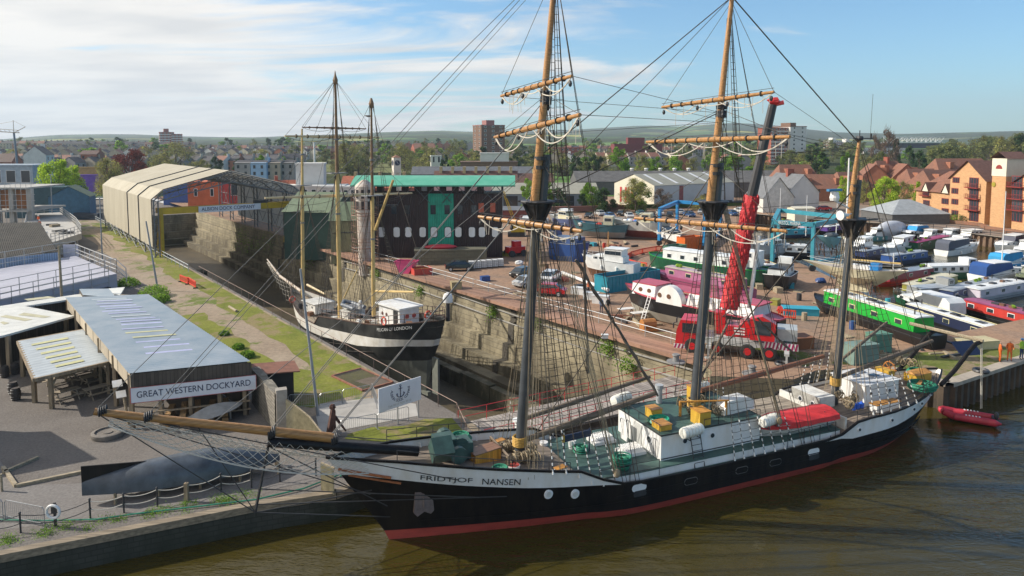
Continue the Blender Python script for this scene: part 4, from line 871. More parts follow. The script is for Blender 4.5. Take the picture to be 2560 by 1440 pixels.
prz=[(0,2.95),(2.6,2.55),(6,1.85),(10,1.32),(15,.85),(19.2,.40),(19.7,-.75),(24.5,-.5),(28,.15),(31,.8),(33.6,1.5)]
pu=lambda u:u*33.6
prail=lambda u:interp(prz,pu(u))
p_top=lambda u:min(prail(u)-.01,interp([(0,.85),(2.6,.67),(10,-.1),(19,-.85),(24,-.6),(28,.1),(33.6,1.4)],pu(u)))
p_bot=lambda u:min(p_top(u)-.01,interp([(0,.1),(2.6,-.1),(10,-1.35),(19,-1.95),(26,-1.8),(33.6,-1.2)],pu(u)))
p_dark=lambda u:interp([(0,-1.6),(4.6,-2.1),(12.6,-3.1),(22,-3.6),(33.6,-3.4)],pu(u))
hb=MB();greyb=M('grey green bottom paint',(.16,.17,.145),.75,.3,.5,bump=.2);blks=M('weathered black paint',(.016,.016,.017),.4,.5,.5,col2=(.07,.07,.065))
ppt,pus=hull(hb,lambda z:max(0,(2.4-z)*.45)if z>0 else 1.08+min(1.6,-z*.55),lambda z:33.6-max(0,1.5-z)*.35,3.5,prail,[(-5.2,2),(p_dark,0),(p_bot,1),(p_top,0)],n=44,draft=-5.4,ua=.25,uf=.62,ta=.12,pa=(1.7,2.6),pf=(1.5,2.2),kb=.08)
hb.build('hull',[blks,M('streaked white paint',(.58,.54,.46),.6,.2,.8,col2=(.74,.73,.70)),greyb],PS,True)
pdk=lambda u:interp([(0,2.3),(6,1.3),(10,.8),(15,.3),(19.2,-.2),(19.3,-1.5),(28,-.6),(33.6,.7)],pu(u))
d=MB();deck(d,ppt,pus,lambda u:min(pdk(u),prail(u)-.12),0,.05,0,1);d.build('deck',M_planks('pale deck planks',(.36,.29,.21),'Y',6),PS)
d=MB();railcap(d,ppt,pus,lambda u:prail(u)+.01,.07);d.build('rail_cap',M('rusty rail',(.10,.06,.045),.7,.5,2),PS)
d=MB();d.bar((2.2,0,-5.3),(30,0,-5.3),.3,n=4);d.build('keel',greyb,PS)
d=MB();d.box(.55,1.5,-.12,.12,-5.0,-1.2);d.build('rudder',greyb,PS)
gr=MB()
pe=lambda x,s_:(x,s_*(ppt(x/33.6,prail(x/33.6))[1]-.05),interp(prz,x))
rir=M('rusty iron rail',(.09,.055,.045),.7,.5,3)
for s_ in(-1,1):rail(MB(),[pe(x,s_)for x in(.4,1.5,3,6,9,12,15,18.6)],.95,1.2,.04,(.5,)).build('guard_rail',rir,PS);rail(MB(),[pe(x,s_)for x in(24,27,30,32.6)],.6,1.3,.03,()).build('guard_rail',rir,PS)
rail(MB(),[pe(.4,-1),pe(.4,1)],.95,1.0,.04).build('guard_rail',rir,PS)
WH=MB();WH.box(5.6,9.6,-1.2,1.3,1.0,3.25);wh_=WH.build('wheelhouse',wht,PS)
d=MB();d.box(5.2,9.9,-1.5,1.6,3.25,3.42);d.build('roof',wht,wh_)
for y in(.35,-.55):d=MB();d.lathe([(.26,-.02),(.26,.02)],(5.58,y,2.35),12,0,'x');d.build('porthole',redb,wh_)
for x in(8.9,8.1):d=MB();d.lathe([(.2,-.02),(.2,.02)],(x,1.31,2.3),12,0,'y');d.build('porthole',M('brown rim',(.13,.06,.05),.5),wh_)
d=MB();d.box(5.9,6.7,1.28,1.32,1.2,3.0);d.build('door',M('open dark door',(.02,.02,.02),.6),wh_)
d=MB();d.box(6.75,7.6,1.3,1.36,1.2,3.0);d.build('door',wht,wh_)
d=MB();d.box(24.4,27.6,-1.3,1.3,-.7,.55);d.box(24.2,27.8,-1.5,1.5,.55,.63);d.build('forecabin',dirtw,PS)
for x in(25.2,26.6):d=MB();d.lathe([(.15,-.02),(.15,.02)],(x,1.31,.1),10,0,'y');d.build('porthole',glass,PS)
d=MB();d.box(16.6,18.4,-1.2,1.2,.1,1.0);d.build('deck_housing',dirtw,PS)
d=MB();d.bar((30.8,0,1.1),PP(700,690),.2,.17,10);d.bar(PP(700,690),PP(668,648),.16,.09,10);d.build('bowsprit',M('peeling spar paint',(.42,.30,.2),.7,.3,2,col2=(.62,.57,.5)),PS,True)
def pmast(name,b,t,r,split,m2=yel):
 m=thing(name,None,None);m.parent=PS
 d=MB();b,t=Vector(b),Vector(t);ax_=(t-b)/(t.z-b.z);at=lambda z:b+ax_*(z-b.z)
 d.bar(b-Vector((0,0,1.2)),at(split),r,r*.9,12);d.build('lower_mast',yel,m,True)
 d=MB();d.bar(at(split-1),t,r*.8,r*.45,12);d.build('topmast',m2,m,True)
 d=MB();c=at(split)
 d.box(c.x-.6,c.x+.6,-1.1,1.1,c.z-.1,c.z)
 gb_=M('grey band',(.2,.2,.2),.6);d.build('mast_top',gb_,m)
 for z in(split-5,split+4):q=at(z);d=MB();d.lathe([(r*1.2,-.1),(r*1.2,.1)],(q.x,q.y,q.z),10);d.build('mast_band',gb_,m)
 return m,at
brn=M('brown topmast',(.20,.12,.06),.6,.25,1.5)
F2,f2=pmast('foremast',PP(757,722),PP(755,322),.24,15.4);M2,m2=pmast('main_mast',PP(850,772),PP(838,192),.28,17.3,brn);Z2,z2=pmast('mizzen_mast',PP(934,765),PP(928,250),.23,15.0,brn)
d=MB();q=m2(28.9);d.lathe([(.25,-1),(.32,-.5),(.12,.1),(.03,.6)],(q.x,q.y,q.z),8);d.build('mast_truck',brn,PS);d=MB();q=z2(25.8);d.lathe([(.22,-1),(.3,-.5),(.1,.1)],(q.x,q.y,q.z),8);d.build('mast_truck',brn,PS)
d=MB();q=z2(23.8);d.lathe([(.1,0),(.45,.12),(.45,.2)],(q.x+.6,q.y,q.z),10);d.box(q.x-.1,q.x+.7,q.y-.05,q.y+.05,q.z,q.z+.1);d.build('radar',M('grey band',(.2,.2,.2)),Z2)
def PAq(px,py,x0,ph=0):
 dd=(math.sin(rad(ph)),math.cos(rad(ph)));a=PW(x0,0,0);b=PW(x0+dd[0],dd[1],0);w=AP(px,py,a,b)-PA
 return Vector((w.x*math.cos(PANG)+w.y*math.sin(PANG),-w.x*math.sin(PANG)+w.y*math.cos(PANG),w.z))
def pyard(par,l,r,x0,rr,m,ph=0,nb=9):
 a,b=PAq(*l,x0,ph),PAq(*r,x0,ph);d=MB();c=a.lerp(b,.5);d.bar(a,c,rr*.5,rr,8);d.bar(c,b,rr,rr*.5,8);o=d.build('yard',m,par,True);f=MB()
 for i in range(1,nb):q=a.lerp(b,i/nb);e_=(b-a).normalized()*.05;f.bar(q-e_,q+e_,rr*1.2,n=6)
 for u,w in((0,.5),(.5,1)):f.sag(a.lerp(b,u),a.lerp(b,w),.025,.1,10,3)
 f.build('foot_rope',rope,o);return a,b
YA=pyard(M2,(755,318),(915,322),21.1,.13,M('rusty brown yard',(.22,.12,.075),.7,.3,2));YB=pyard(M2,(712,340),(948,344),21.1,.2,ypale);YC=pyard(M2,(662,495),(1030,483),21.1,.22,ypale)
pyard(F2,(725,530),(812,527),30.4,.06,wantf);pyard(M2,(830,583),(885,580),21.2,.06,wantf);pyard(Z2,(925,513),(995,512),12.9,.06,wantf)
def pspar(a,b,r,m=yel,n='boom'):
 d=MB();d.bar(a,b,r,r*.8,8);d.build(n,m,PS,True)
pspar(PP(768,712),PP(812,735),.16,ypale);pspar(PP(940,728),PP(1035,730,.4),.14);pspar(PP(860,745),PP(893,675,-1.2),.1);pspar(PP(938,575),PP(983,450,-1),.17,M('yellow gaff',(.5,.34,.12),.6,.3,2),'gaff')
def pshr(par,at,zt,xs,yb,zb):
 for s_ in(-1,1):
  d=MB();ls=[]
  for i,x in enumerate(xs):
   a=Vector((x,s_*yb,zb(x)));T=at(zt);b=Vector((T.x+.08*(i-1.5),T.y+s_*.2,T.z));d.bar(a,b,.028,n=4,caps=False);ls.append((a,b))
  z=zb(xs[0])+1.2
  while z<zt-1:
   pp=[a.lerp(b,(z-a.z)/(b.z-a.z))for a,b in ls];d.path(pp,.015,3);z+=.48
  d.build('shroud',rope,par)
zr_=lambda x:interp(prz,x)
pshr(F2,f2,15.2,[29.6,28.9,28.2,27.5],3.1,zr_);pshr(M2,m2,17.2,[20.2,19.4,18.6,17.8],3.4,zr_);pshr(Z2,z2,15,[12.2,11.5,10.8,10.1],3.4,zr_)
pshr(M2,m2,28.3,[20.2,19.9,19.6],1.0,lambda x:17.3);pshr(Z2,z2,25.4,[12.5,12.0,11.5],1.3,lambda x:15);
rg=MB();sp_=PP(668,650)
for a,b in((f2(22.5),sp_),(m2(28.4),sp_),(m2(28.4),f2(22.5)),(m2(17),(31,0,1.2)),(f2(15.3),(33,0,1.6)),(z2(25.5),m2(17.5)),(z2(15),m2(2)),(m2(28.4),YA[0]),(m2(28.4),YA[1]),(m2(28.4),YB[0]),(m2(28.4),YB[1]),(m2(23),YC[0]),(m2(23),YC[1]),(z2(25.3),(1.0,0,3.8)),(YB[1],z2(20)),(YC[1],z2(14)),(f2(21),(33,0,1.6)),(m2(25),(28,3,.3)),(m2(25),(28,-3,.3)),(YC[0],(24,3.3,0)),(YC[1],(14,-3.3,1)),(sp_,(32.6,0,-1.5))):rg.bar(a,b,.022,n=3,caps=False)
for k in range(34):
 at=R.choice((f2,m2,z2));x0={f2:30,m2:20.6,z2:12.7}[at];rg.bar((x0+R.uniform(-1.5,1.5),R.choice((-1,1))*R.uniform(1,3.2),zr_(x0)+.4),at(R.uniform(11,16)),.014,n=3,caps=False)
rg.build('stay',rope,PS)
d=MB()
for s_ in(-1,1):
 for i in range(14):
  for j in range(6):
   f=i/14;g_=(i+1)/14;a0=lambda f,j:sp_.lerp(Vector((32.5,0,1.3)),f)+Vector((0,s_*(.1+1.0*f)*j/6,-.3-1.6*f*j/6));d.bar(a0(f,j),a0(g_,j+1),.02,n=3,caps=False)if(i+j)%2 else d.bar(a0(f,j+1),a0(g_,j),.02,n=3,caps=False)
d.build('safety_net',cord,PS)
wl_=M('worn white lettering',(.62,.62,.6),.6,.1)
o=text('PELICAN OF LONDON',1,wl_,None,(0,0,0),(0,0,0),0,align='LEFT');me=o.data;xs=[v.co.x for v in me.vertices];ys=[v.co.y for v in me.vertices]
for v in me.vertices:
 X=lerp(6.6,2.2,(v.co.x-min(xs))/(max(xs)-min(xs)));Z=interp(prz,X)-.62+.34*(v.co.y-min(ys))/(max(ys)-min(ys));u=X/33.6;v.co=(X,ppt(u,Z)[1]+.06,Z)
o.parent=PS
def on_p(o,p,rz=0):return move(o,PW(*p),PANG+rz)
t_=thing('satellite_dome','white satellite dome on a dark pole at the barque\'s stern','satellite dome');d=MB();d.bar((0,0,0),(0,0,1.9),.22,.2,10);d.build('pole',steel,t_);d=MB();d.lathe([(.28,1.9),(.5,2.0),(.52,2.5),(.4,2.85),(.1,3.02)],n=14);d.build('dome',wht,t_,True);on_p(t_,(1.0,-1.6,2.4))
def lifering(name_label,w,rz,ax='y',group=None,r=.38):
 t_=thing('life_ring',name_label,'life ring',group=group);d=MB();d.torus((0,0,0),r,.085,18,7,ax);d.build('ring',M('orange red ring',(.62,.07,.03),.45,.1),t_,True);d=MB()
 for a in range(4):q=a*PI/2+.7;p=(r*math.cos(q),0,r*math.sin(q));d.torus((p[0],0,p[2]),.09,.03,8,4,'x')if a%2 else d.torus((p[0],0,p[2]),.09,.03,8,4,'z')
 d.build('band',wht,t_);return move(t_,w,rz)
lifering('orange life ring on the barque rail below the white wheelhouse',PW(5.2,3.5,2.5),PANG,group='life rings on the barque');lifering('orange life ring at the stern rail next to the satellite dome',PW(.9,1.0,3.5),PANG+PI/2,group='life rings on the barque');lifering('orange life ring on the barque forecabin',PW(28.6,2.3,.7),PANG+PI/2,group='life rings on the barque')
t_=thing('rubber_dinghy','grey rubber dinghy lying on the barque deck between main and mizzen masts','dinghy');d=MB();pts=[(-1.6,-.7,.25),(1.2,-.7,.3),(1.9,0,.5),(1.2,.7,.3),(-1.6,.7,.25)];
for a,b in zip(pts,pts[1:]):d.bar(a,b,.24,n=10)
d.build('tube',M('grey rubber',(.13,.15,.18),.5,.2,2),t_,True);d=MB();d.box(-1.6,1.3,-.6,.6,.1,.2);d.build('floor',M('grey floor',(.2,.2,.21),.6),t_);d=MB();d.box(-1.9,-1.6,-.2,.2,.2,.9);d.blob((-1.8,0,1.0),(.25,.2,.25),8,5);d.build('outboard',wht,t_);on_p(t_,(17.0,.3,1.3))
for i in range(26):
 x=R.uniform(3,29);yy=R.uniform(-2.4,2.4)
 if 5<x<10 and abs(yy)<1.8:continue
 d=MB();k=i%5
 if k==0:d.blob((0,0,.3),(.5,.35,.3),8,5,.15);lb,c,nm,m_='white canvas bundle','bundle','canvas_bundle',M('white canvas',(.74,.73,.69))
 elif k==1:d.box(-.4,.4,-.3,.3,0,.5);lb,c,nm,m_='brown wooden box','box','deck_box',M_wood('dark lid',(.22,.11,.06))
 elif k==2:
  for q in range(5):d.torus((0,0,.06+.07*q),.32,.05,12,4)
  lb,c,nm,m_='dark rope coil','rope coil','rope_coil',rope
 elif k==3:d.lathe([(.25,0),(.28,.4),(.25,.75)],n=10);lb,c,nm,m_='dark drum','drum','drum',steel
 else:d.box(-.35,.35,-.35,.35,0,.4);d.box(-.4,.4,-.4,.4,.4,.45);lb,c,nm,m_='grey hatch box','box','deck_box',dirtw
 where='stern rail' if x<5 else 'mizzen mast' if x<14 else 'main mast' if x<23 else 'foremast'
 o=one(nm,d,m_,lb+' on the barque deck near the '+where,c,'gear on the barque deck');on_p(o,(x,yy,pdk(x/33.6)+.02),R.uniform(0,3))
for i in range(5):
 a=PW(8+i*4.6,3.0,-1.6-i*.25);b=K(68+i*5,28.2,-.6);d=MB();d.bar(a,b,.14,n=4);one('shore_prop',d,M_wood('wet timber',(.07,.055,.04)),'timber prop between the barque hull and the grassy dock edge','prop','timber props along the barque')
def quad4(c,u,v,dz=0):
 p=c[0].lerp(c[1],u).lerp(c[3].lerp(c[2],u),v);return Vector((p.x,p.y,p.z+dz))
roofb=M('blue grey corrugated roof',(.25,.32,.38),.42,.14,.5,spec=.5,metal=.25,col2=(.36,.41,.45),sv=(1,1,1))
def corr_roof(mb,c,nrib,dz=0,amp=.035,over=.0,along='v',m=0):
 """real corrugation: ribs running from side to side"""
 rows=[]
 for i in range(nrib*2+1):
  f=i/(nrib*2);z=dz+(amp if i%2 else 0)
  rows.append([quad4(c,a,f,z)if along=='v' else quad4(c,f,a,z)for a in(-over,1+over)])
 mb.grid(rows,m)
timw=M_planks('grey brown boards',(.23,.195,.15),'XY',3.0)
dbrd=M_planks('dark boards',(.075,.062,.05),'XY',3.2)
oak=M_wood('weathered oak post',(.30,.23,.15),.8,(6,6,1))
GZ=5.4
gc=[G(325,935,GZ),G(622,905,GZ),G(368,737,GZ+.3),G(165,745,GZ+.3)]
GW=thing('dockyard_shed','long open timber shed with blue corrugated roof and a dockyard sign on its front','shed',(0,0,0))
d=MB();corr_roof(d,gc,62,.05,.055,.012);d.build('roof',roofb,GW)
skc=[(.93,0),(.90,0),(.84,1),(.80,1),(.76,1),(.72,1),(.68,1),(.63,0),(.585,1),(.55,1),(.51,1),(.45,1),(.40,2),(.34,2),(.28,1),(.22,1),(.155,1),(.89,1)]
skm=[M('grey skylight',(.42,.46,.48),.4,.1),M('lavender skylight',(.36,.38,.58),.4,.15,2),M('yellowed skylight',(.52,.50,.25),.45,.15,2)]
for v,k in skc:
 u0=.28+R.uniform(-.03,.05);d=MB();d.add([quad4(gc,u0,v,.095),quad4(gc,u0+.42,v,.095),quad4(gc,u0+.42,v+.014,.1),quad4(gc,u0,v+.014,.1)],[(0,1,2,3)]);d.build('skylight',skm[k],GW)
d=MB()
a,b=quad4(gc,0,0),quad4(gc,0,1);d.add([a+Vector((0,0,-1.0)),b+Vector((0,0,-1.0)),b,a],[(0,1,2,3)])
d.build('eaves_board',M_planks('pale eaves boards',(.42,.36,.27),'XY',2.4),GW)
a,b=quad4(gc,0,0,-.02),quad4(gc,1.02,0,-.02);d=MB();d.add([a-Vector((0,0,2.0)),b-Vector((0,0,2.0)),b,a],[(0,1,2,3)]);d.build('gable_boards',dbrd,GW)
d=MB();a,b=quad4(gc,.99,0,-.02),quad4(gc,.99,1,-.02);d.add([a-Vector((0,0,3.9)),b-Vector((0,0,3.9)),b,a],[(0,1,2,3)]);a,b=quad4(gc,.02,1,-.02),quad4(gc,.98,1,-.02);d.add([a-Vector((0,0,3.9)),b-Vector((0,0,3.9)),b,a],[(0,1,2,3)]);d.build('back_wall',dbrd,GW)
for u in(.01,.25,.5,.75,.97):
 for v in(.01,):p=quad4(gc,u,v);d=MB();d.box(p.x-.13,p.x+.13,p.y-.13,p.y+.13,ZL,p.z-.1);d.build('post',oak,GW)
for v in(.2,.4,.6,.8,.98):p=quad4(gc,.01,v);d=MB();d.box(p.x-.13,p.x+.13,p.y-.13,p.y+.13,ZL,p.z-.1);d.build('post',oak,GW)
for z in(.5,1.1):d=MB();a,b=quad4(gc,0,-.002),quad4(gc,1,-.002);d.bar(Vector((a.x,a.y,ZL+z)),Vector((b.x,b.y,ZL+z)),.07,n=4);d.build('rail',oak,GW)
fa=math.atan2(gc[1].y-gc[0].y,gc[1].x-gc[0].x);fd=Vector((math.cos(fa),math.sin(fa),0));fn=Vector((math.sin(fa),-math.cos(fa),0))
so_=gc[0]+fn*.15;L0=(gc[1]-gc[0]).length
SG=thing('shed_sign','white board with dark serif-style capitals fixed to the front of the blue-roofed shed','sign',so_,fa)
sb=AP(330,1000,gc[0][:2],gc[1][:2]).z-gc[0].z;st=AP(330,936,gc[0][:2],gc[1][:2]).z-gc[0].z
z0,z1=-1.98,-.92;d=MB();d.box(.0,L0*1.06,-.05,0,z0,z1);d.build('board',M('white sign board',(.66,.68,.72),.5,.05),SG)
d=MB();d.path([(0,-.06,z0),(L0*1.06,-.06,z0),(L0*1.06,-.06,z1),(0,-.06,z1)],.02,4,closed=True);d.build('frame',M('thin red edge',(.35,.05,.06),.5),SG)
navy=M('navy lettering',(.02,.025,.07),.5)
text('GREAT WESTERN DOCKYARD',.62,navy,SG,(L0*.53,-.065,(z0+z1)/2),(PI/2,0,0),.005,w=L0*.96)
for i in range(15):
 d=MB();l=R.uniform(2.2,3.2);d.box(-l/2,l/2,-.2,.2,0,.22);p=gc[0]+fd*(2.2+(i%5)*.9)-fn*(.6+.25*(i//5));one('sawn_baulk',d,M_wood('orange sawn timber',(.42,.25,.11),.8),'rough sawn brown timber baulk in the heap under the dockyard sign','timber','heap of timber baulks',Vector((p.x,p.y,ZL+.02+(i//5)*.24+.0)),fa+PI/2+R.uniform(-.1,.1))
wroof=M('white weathered roof',(.62,.62,.58),.6,.16,.7)
an=thing('side_building','low annex with blue grey roof behind the long dockyard shed','building');d=MB();c4=[G(207,738,5.2),G(290,744,5.2),G(272,722,5.2),G(198,723,5.2)];corr_roof(d,c4,14,.02);d.build('roof',roofb,an)
d=MB();d.prism([p for p in c4],ZL,5.15);d.build('wall',dbrd,an)
an=thing('side_building','low annex with narrow white roof and fence behind the dockyard shed','building');d=MB();c4=[G(285,736,4.6),G(300,738,4.6),G(312,718,4.6),G(268,722,4.6)];d.prism(c4,4.5,4.62);d.build('roof',wroof,an);d=MB();d.prism([G(290,742,4.3),G(350,736,4.3),G(345,724,4.3),G(300,720,4.3)],ZL,3.6);d.build('fence',timw,an)
wb=thing('workshop','low building with broad white roof at the left edge beside the dockyard shed','building');WZ=4.9
pts=[G(*q,WZ)for q in[(-120,805),(0,765),(150,742),(204,734),(212,741),(150,752),(62,765),(186,789),(10,838),(-120,862)]]
d=MB();n_=len(pts);d.add([p for p in pts]+[p-Vector((0,0,.18))for p in pts],[t for t in tessellate_polygon([[Vector((p.x,p.y,0))for p in pts]])]+[(i,(i+1)%n_,n_+(i+1)%n_,n_+i)for i in range(n_)]);d.build('roof',M('white profiled roof',(.62,.62,.58),.55,.14,.8,wave=('X',3.0),bump=.3),wb)
for q in[[(45,788),(60,782),(127,792),(110,795)],[(0,792),(15,788),(82,799),(62,803)],[(0,806),(8,804),(24,808),(10,812)],[(60,748),(120,741),(140,744),(70,752)]]:d=MB();d.add([G(*k,WZ)+Vector((0,0,.02))for k in q],[(0,1,2,3)]);d.build('skylight',M('straw skylight',(.45,.42,.27),.5),wb)
d=MB();wallrun(d,[pts[6]+Vector((.6,.6,0)),pts[3]+Vector((0,.2,0))],ZL,WZ-.1);wallrun(d,[pts[9]+Vector((0,5,0)),pts[7]+Vector((-2.2,4.5,0)),pts[7]+Vector((-2.2,5,0))],ZL,WZ-.2);d.build('wall',dbrd,wb)
for q in((165,800),(20,850)):p=G(*q,4.4);d=MB();d.box(p.x-.15,p.x+.15,p.y-.15,p.y+.15,ZL,WZ-.15);d.build('post',oak,wb)
RZ=4.3;rc=[G(86,948,RZ-.25),G(277,904,RZ-.25),G(211,824,RZ+.15),G(45,854,RZ+.15)]
rs=thing('open_shelter','open timber shelter with pale roof and yellowed skylights over picnic tables','shelter');d=MB();corr_roof(d,rc,17,.06,.025,0);d.build('roof',M('pale grey roof sheets',(.42,.46,.48),.5,.13,.9,metal=.1),rs)
for i,v in enumerate((.78,.64,.5,.37,.24,.12)):d=MB();d.add([quad4(rc,.15+.03*i,v,.11),quad4(rc,.68,v,.11),quad4(rc,.68,v+.05,.11),quad4(rc,.15+.03*i,v+.05,.11)],[(0,1,2,3)]);d.build('skylight',skm[2],rs)
for(u,v)in((.2,.02),(.97,.02),(.04,.25),(.97,.5),(.04,.97),(.5,.97),(.97,.97)):p=quad4(rc,u,v);d=MB();d.box(p.x-.13,p.x+.13,p.y-.13,p.y+.13,ZL,p.z);d.build('post',oak,rs)
d=MB()
for a,b in((0,1),(1,2),(2,3),(3,0)):d.bar(rc[a]-Vector((0,0,.05)),rc[b]-Vector((0,0,.05)),.17,n=4)
for(u,v,du,dv)in((.97,.02,-.1,0),(.2,.02,.1,0)):p=quad4(rc,u,v);q=quad4(rc,u+du,v+dv);d.bar(p-Vector((0,0,1)),q-Vector((0,0,.1)),.08,n=4)
d.build('beam',oak,rs)
ra=math.atan2(rc[1].y-rc[0].y,rc[1].x-rc[0].x);p=quad4(rc,.62,.6)
rsn=thing('yard_sign','dark hanging board with pale capitals inside the open shelter','sign',(p.x,p.y,3.55),ra);d=MB();d.box(-1.3,1.3,0,.04,-.2,.2);d.build('board',M('dark brown board',(.05,.04,.035),.6),rsn);text("RIGGERS' YARD",.28,M('grey lettering',(.4,.4,.38),.6),rsn,(0,-.012,0),(PI/2,0,0),.003,w=2.3)
def bench(loc,rz,lb):
 t_=thing('picnic_table',lb,'picnic table',group='picnic tables under the open shelter');w_=M_wood('grey bench wood',(.36,.30,.22),.8)
 d=MB();d.box(-.95,.95,-.36,.36,.72,.77);d.build('table_top',w_,t_)
 for s_ in(-1,1):d=MB();d.box(-.95,.95,s_*.72-.13,s_*.72+.13,.42,.46);d.build('seat',w_,t_)
 for s_ in(-.65,.65):d=MB();d.bar((s_,-.75,0),(s_,-.2,.73),.05,n=4);d.bar((s_,.75,0),(s_,.2,.73),.05,n=4);d.bar((s_,-.8,.4),(s_,.8,.4),.045,n=4);d.build('leg_frame',w_,t_)
 return move(t_,loc,rz)
for q,lb in(((165,1000),'picnic table nearest the front of the open shelter on its left'),((245,990),'picnic table nearest the front right post of the open shelter'),((150,965),'picnic table at the left middle of the open shelter'),((235,960),'picnic table at the right middle of the open shelter'),((200,935),'picnic table furthest back under the open shelter')):bench(G(*q,ZL),ra+.05,lb)
def barrel(q,lb):
 t_=thing('barrel',lb,'barrel',group='old wooden barrels on the museum yard');d=MB();d.lathe([(.27,0),(.34,.3),(.35,.48),(.34,.66),(.27,.95),(.25,.93)],n=14);d.build('staves',M('dark barrel wood',(.05,.04,.035),.7,.4,6),t_,True);d=MB()
 for z,r in((.12,.31),(.33,.355),(.63,.355),(.84,.31)):d.torus((0,0,z),r,.02,14,4)
 d.build('hoop',steel,t_);return move(t_,G(*q,ZL))
for q,lb in(((12,943),'dark barrel at the far left edge of the yard'),((38,935),'dark barrel left of the shelter, second from the edge'),((33,985),'dark barrel of the front pair, left one'),((40,1000),'dark barrel of the front pair, right one'),((60,925),'dark barrel close to the shelter corner')):barrel(q,lb)
d=MB();d.lathe([(.95,.0),(1.0,.1),(1.0,.32),(.9,.36),(.78,.36),(.76,.26),(.3,.24),(.28,.3),(.1,.3)],n=28);one('millstone',d,M('grey brown stone',(.17,.15,.13),.85,.25,3,bump=.4),'round flat stone ring lying on the gravel below the bowsprit tip','millstone',None,G(270,1090,ZL),0,True)
t_=thing('floodlight','twin white floodlight panels on a leaning timber post in front of the shed','floodlight',G(322,1062,ZL));d=MB();d.bar((0,0,0),(-.35,.2,1.9),.09,n=6);d.build('post',wpale,t_)
for o_ in((-.55,.2,2.1),(-.95,.5,2.75)):d=MB();d.T=Matrix.Translation(o_)@Matrix.Rotation(.6,4,'Z')@Matrix.Rotation(-1.0,4,'X');d.box(-.3,.3,-.03,.03,-.3,.3);d.build('panel',wht,t_)
a,b=G(207,1262,ZL),G(700,1172,ZL);bl=(b-a).length;bang=math.atan2(b.y-a.y,b.x-a.x)
bh=thing('upturned_hull','long black upturned iron hull with a flat fin end beside the quay chains','hull',a,bang);blm=M('matt black iron',(.065,.08,.10),.38,.4,1.2,bump=.15);d=MB();rows=[]
for i in range(33):
 f=i/32;x=f*bl;w_=.95*math.sin(PI*min(1,.12+.75*f+.13*f))**.7 if f>.0 else.35;w_=interp([(0,.10),(.08,.35),(.2,.75),(.35,1.0),(.6,1.15),(.8,.9),(.93,.45),(1,.05)],f);h_=interp([(0,.75),(.1,.95),(.3,1.3),(.6,1.4),(.8,1.15),(.93,.7),(1,.4)],f)
 rows.append([(x,w_*math.sin(t_),.55+h_*max(0,math.cos(t_))**.8)for t_ in[(-PI/2)+PI*j/12 for j in range(13)]])
d.grid(rows);d.build('shell',blm,bh,True)
d=MB();d.add([(0,-.04,.55),(0,.04,.55),(0,.04,2.15),(0,-.04,2.15),(3.6,-.04,1.8),(3.6,.04,1.8),(3.6,-.04,1.5),(3.6,.04,1.5)],[(0,1,2,3),(3,2,5,4),(0,3,4,6),(1,7,5,2)]);d.build('fin',blk,bh)
for i in range(5):
 d=MB();x=1.6+i*2.1;d.bar((x,-.7,-.0),(x,-.5,.7),.08,n=4);d.bar((x,.7,0),(x,.5,.7),.08,n=4);d.bar((x,-.7,.55),(x,.7,.55),.07,n=4);d.build('trestle',oak,bh)
a,b=G(452,1075,ZL),G(606,1040,ZL);d=MB();l=(b-a).length;rows=[]
for i in range(17):
 f=i/16;w_=1.0*math.sin(PI*f)**.6;rows.append([(f*l,w_*y-.3*f,.5+.55*(1-abs(y))*math.sin(PI*f)+.6*f)for y in(-1,-.5,0,.5,1)])
d.grid(rows);d.bar((.5*l,0,0),(.5*l,0,.8),.1,n=5);d.bar((.8*l,0,0),(.8*l,0,1.1),.08,n=5);o=one('upturned_boat',d,M('grey weathered hull',(.28,.27,.25),.7,.2,2),'small grey upturned boat lying behind the bowsprit net under the shed front','boat',None,a,math.atan2(b.y-a.y,b.x-a.x),True)
cps=[(-30,1345),(52,1332),(226,1296),(310,1282),(394,1266),(467,1254),(553,1229),(629,1220),(700,1205),(790,1190)]
prev=None
for i,q in enumerate(cps):
 p=G(*q,ZL);t_=thing('chain_post','black iron post of the quay chain fence','post',p,0,'iron posts of the quay chain fence');t_['label']='black iron post of the chain fence, '+['out at the far left edge','in front of the crowd barrier','right of the life ring','below the black hull fin','second below the black hull','wooden one below the black hull','by the green weeds','near the martingale','under the safety net','at the slatted fence'][i]
 d=MB();d.bar((0,0,0),(0,0,1.0),.045,n=8)if i!=5 else d.box(-.1,.1,-.1,.1,0,1.05);d.lathe([(.07,0),(.07,.05)],(0,0,.5),8);d.blob((0,0,1.03),.07,8,5);d.build('shaft',steel if i!=5 else oak,t_)
 if prev is not None:
  d=MB();d.sag(prev-p+Vector((0,0,.93)),(0,0,.93),.022,.09,10,4);d.sag(prev-p+Vector((0,0,.5)),(0,0,.5),.022,.09,10,4);d.build('chain',cord if 2<i<8 else steel,t_)
 prev=p
d=MB();pts=[G(*q,ZL)+Vector((0,0,.1))for q in[(-60,1312),(0,1304),(110,1306),(240,1303),(330,1290),(480,1272),(640,1253),(760,1225),(850,1190)]];d.path(pts,.045,6);one('mooring_rope',d,grope,'long green mooring rope lying along the gravel quay','rope')
d=MB();d.sag(G(850,1190,1.6),SW(.6,1.4,4.6),.035,.03,6,5);one('mooring_rope',d,grope,'green mooring rope from the quay up to the ship bow','rope')
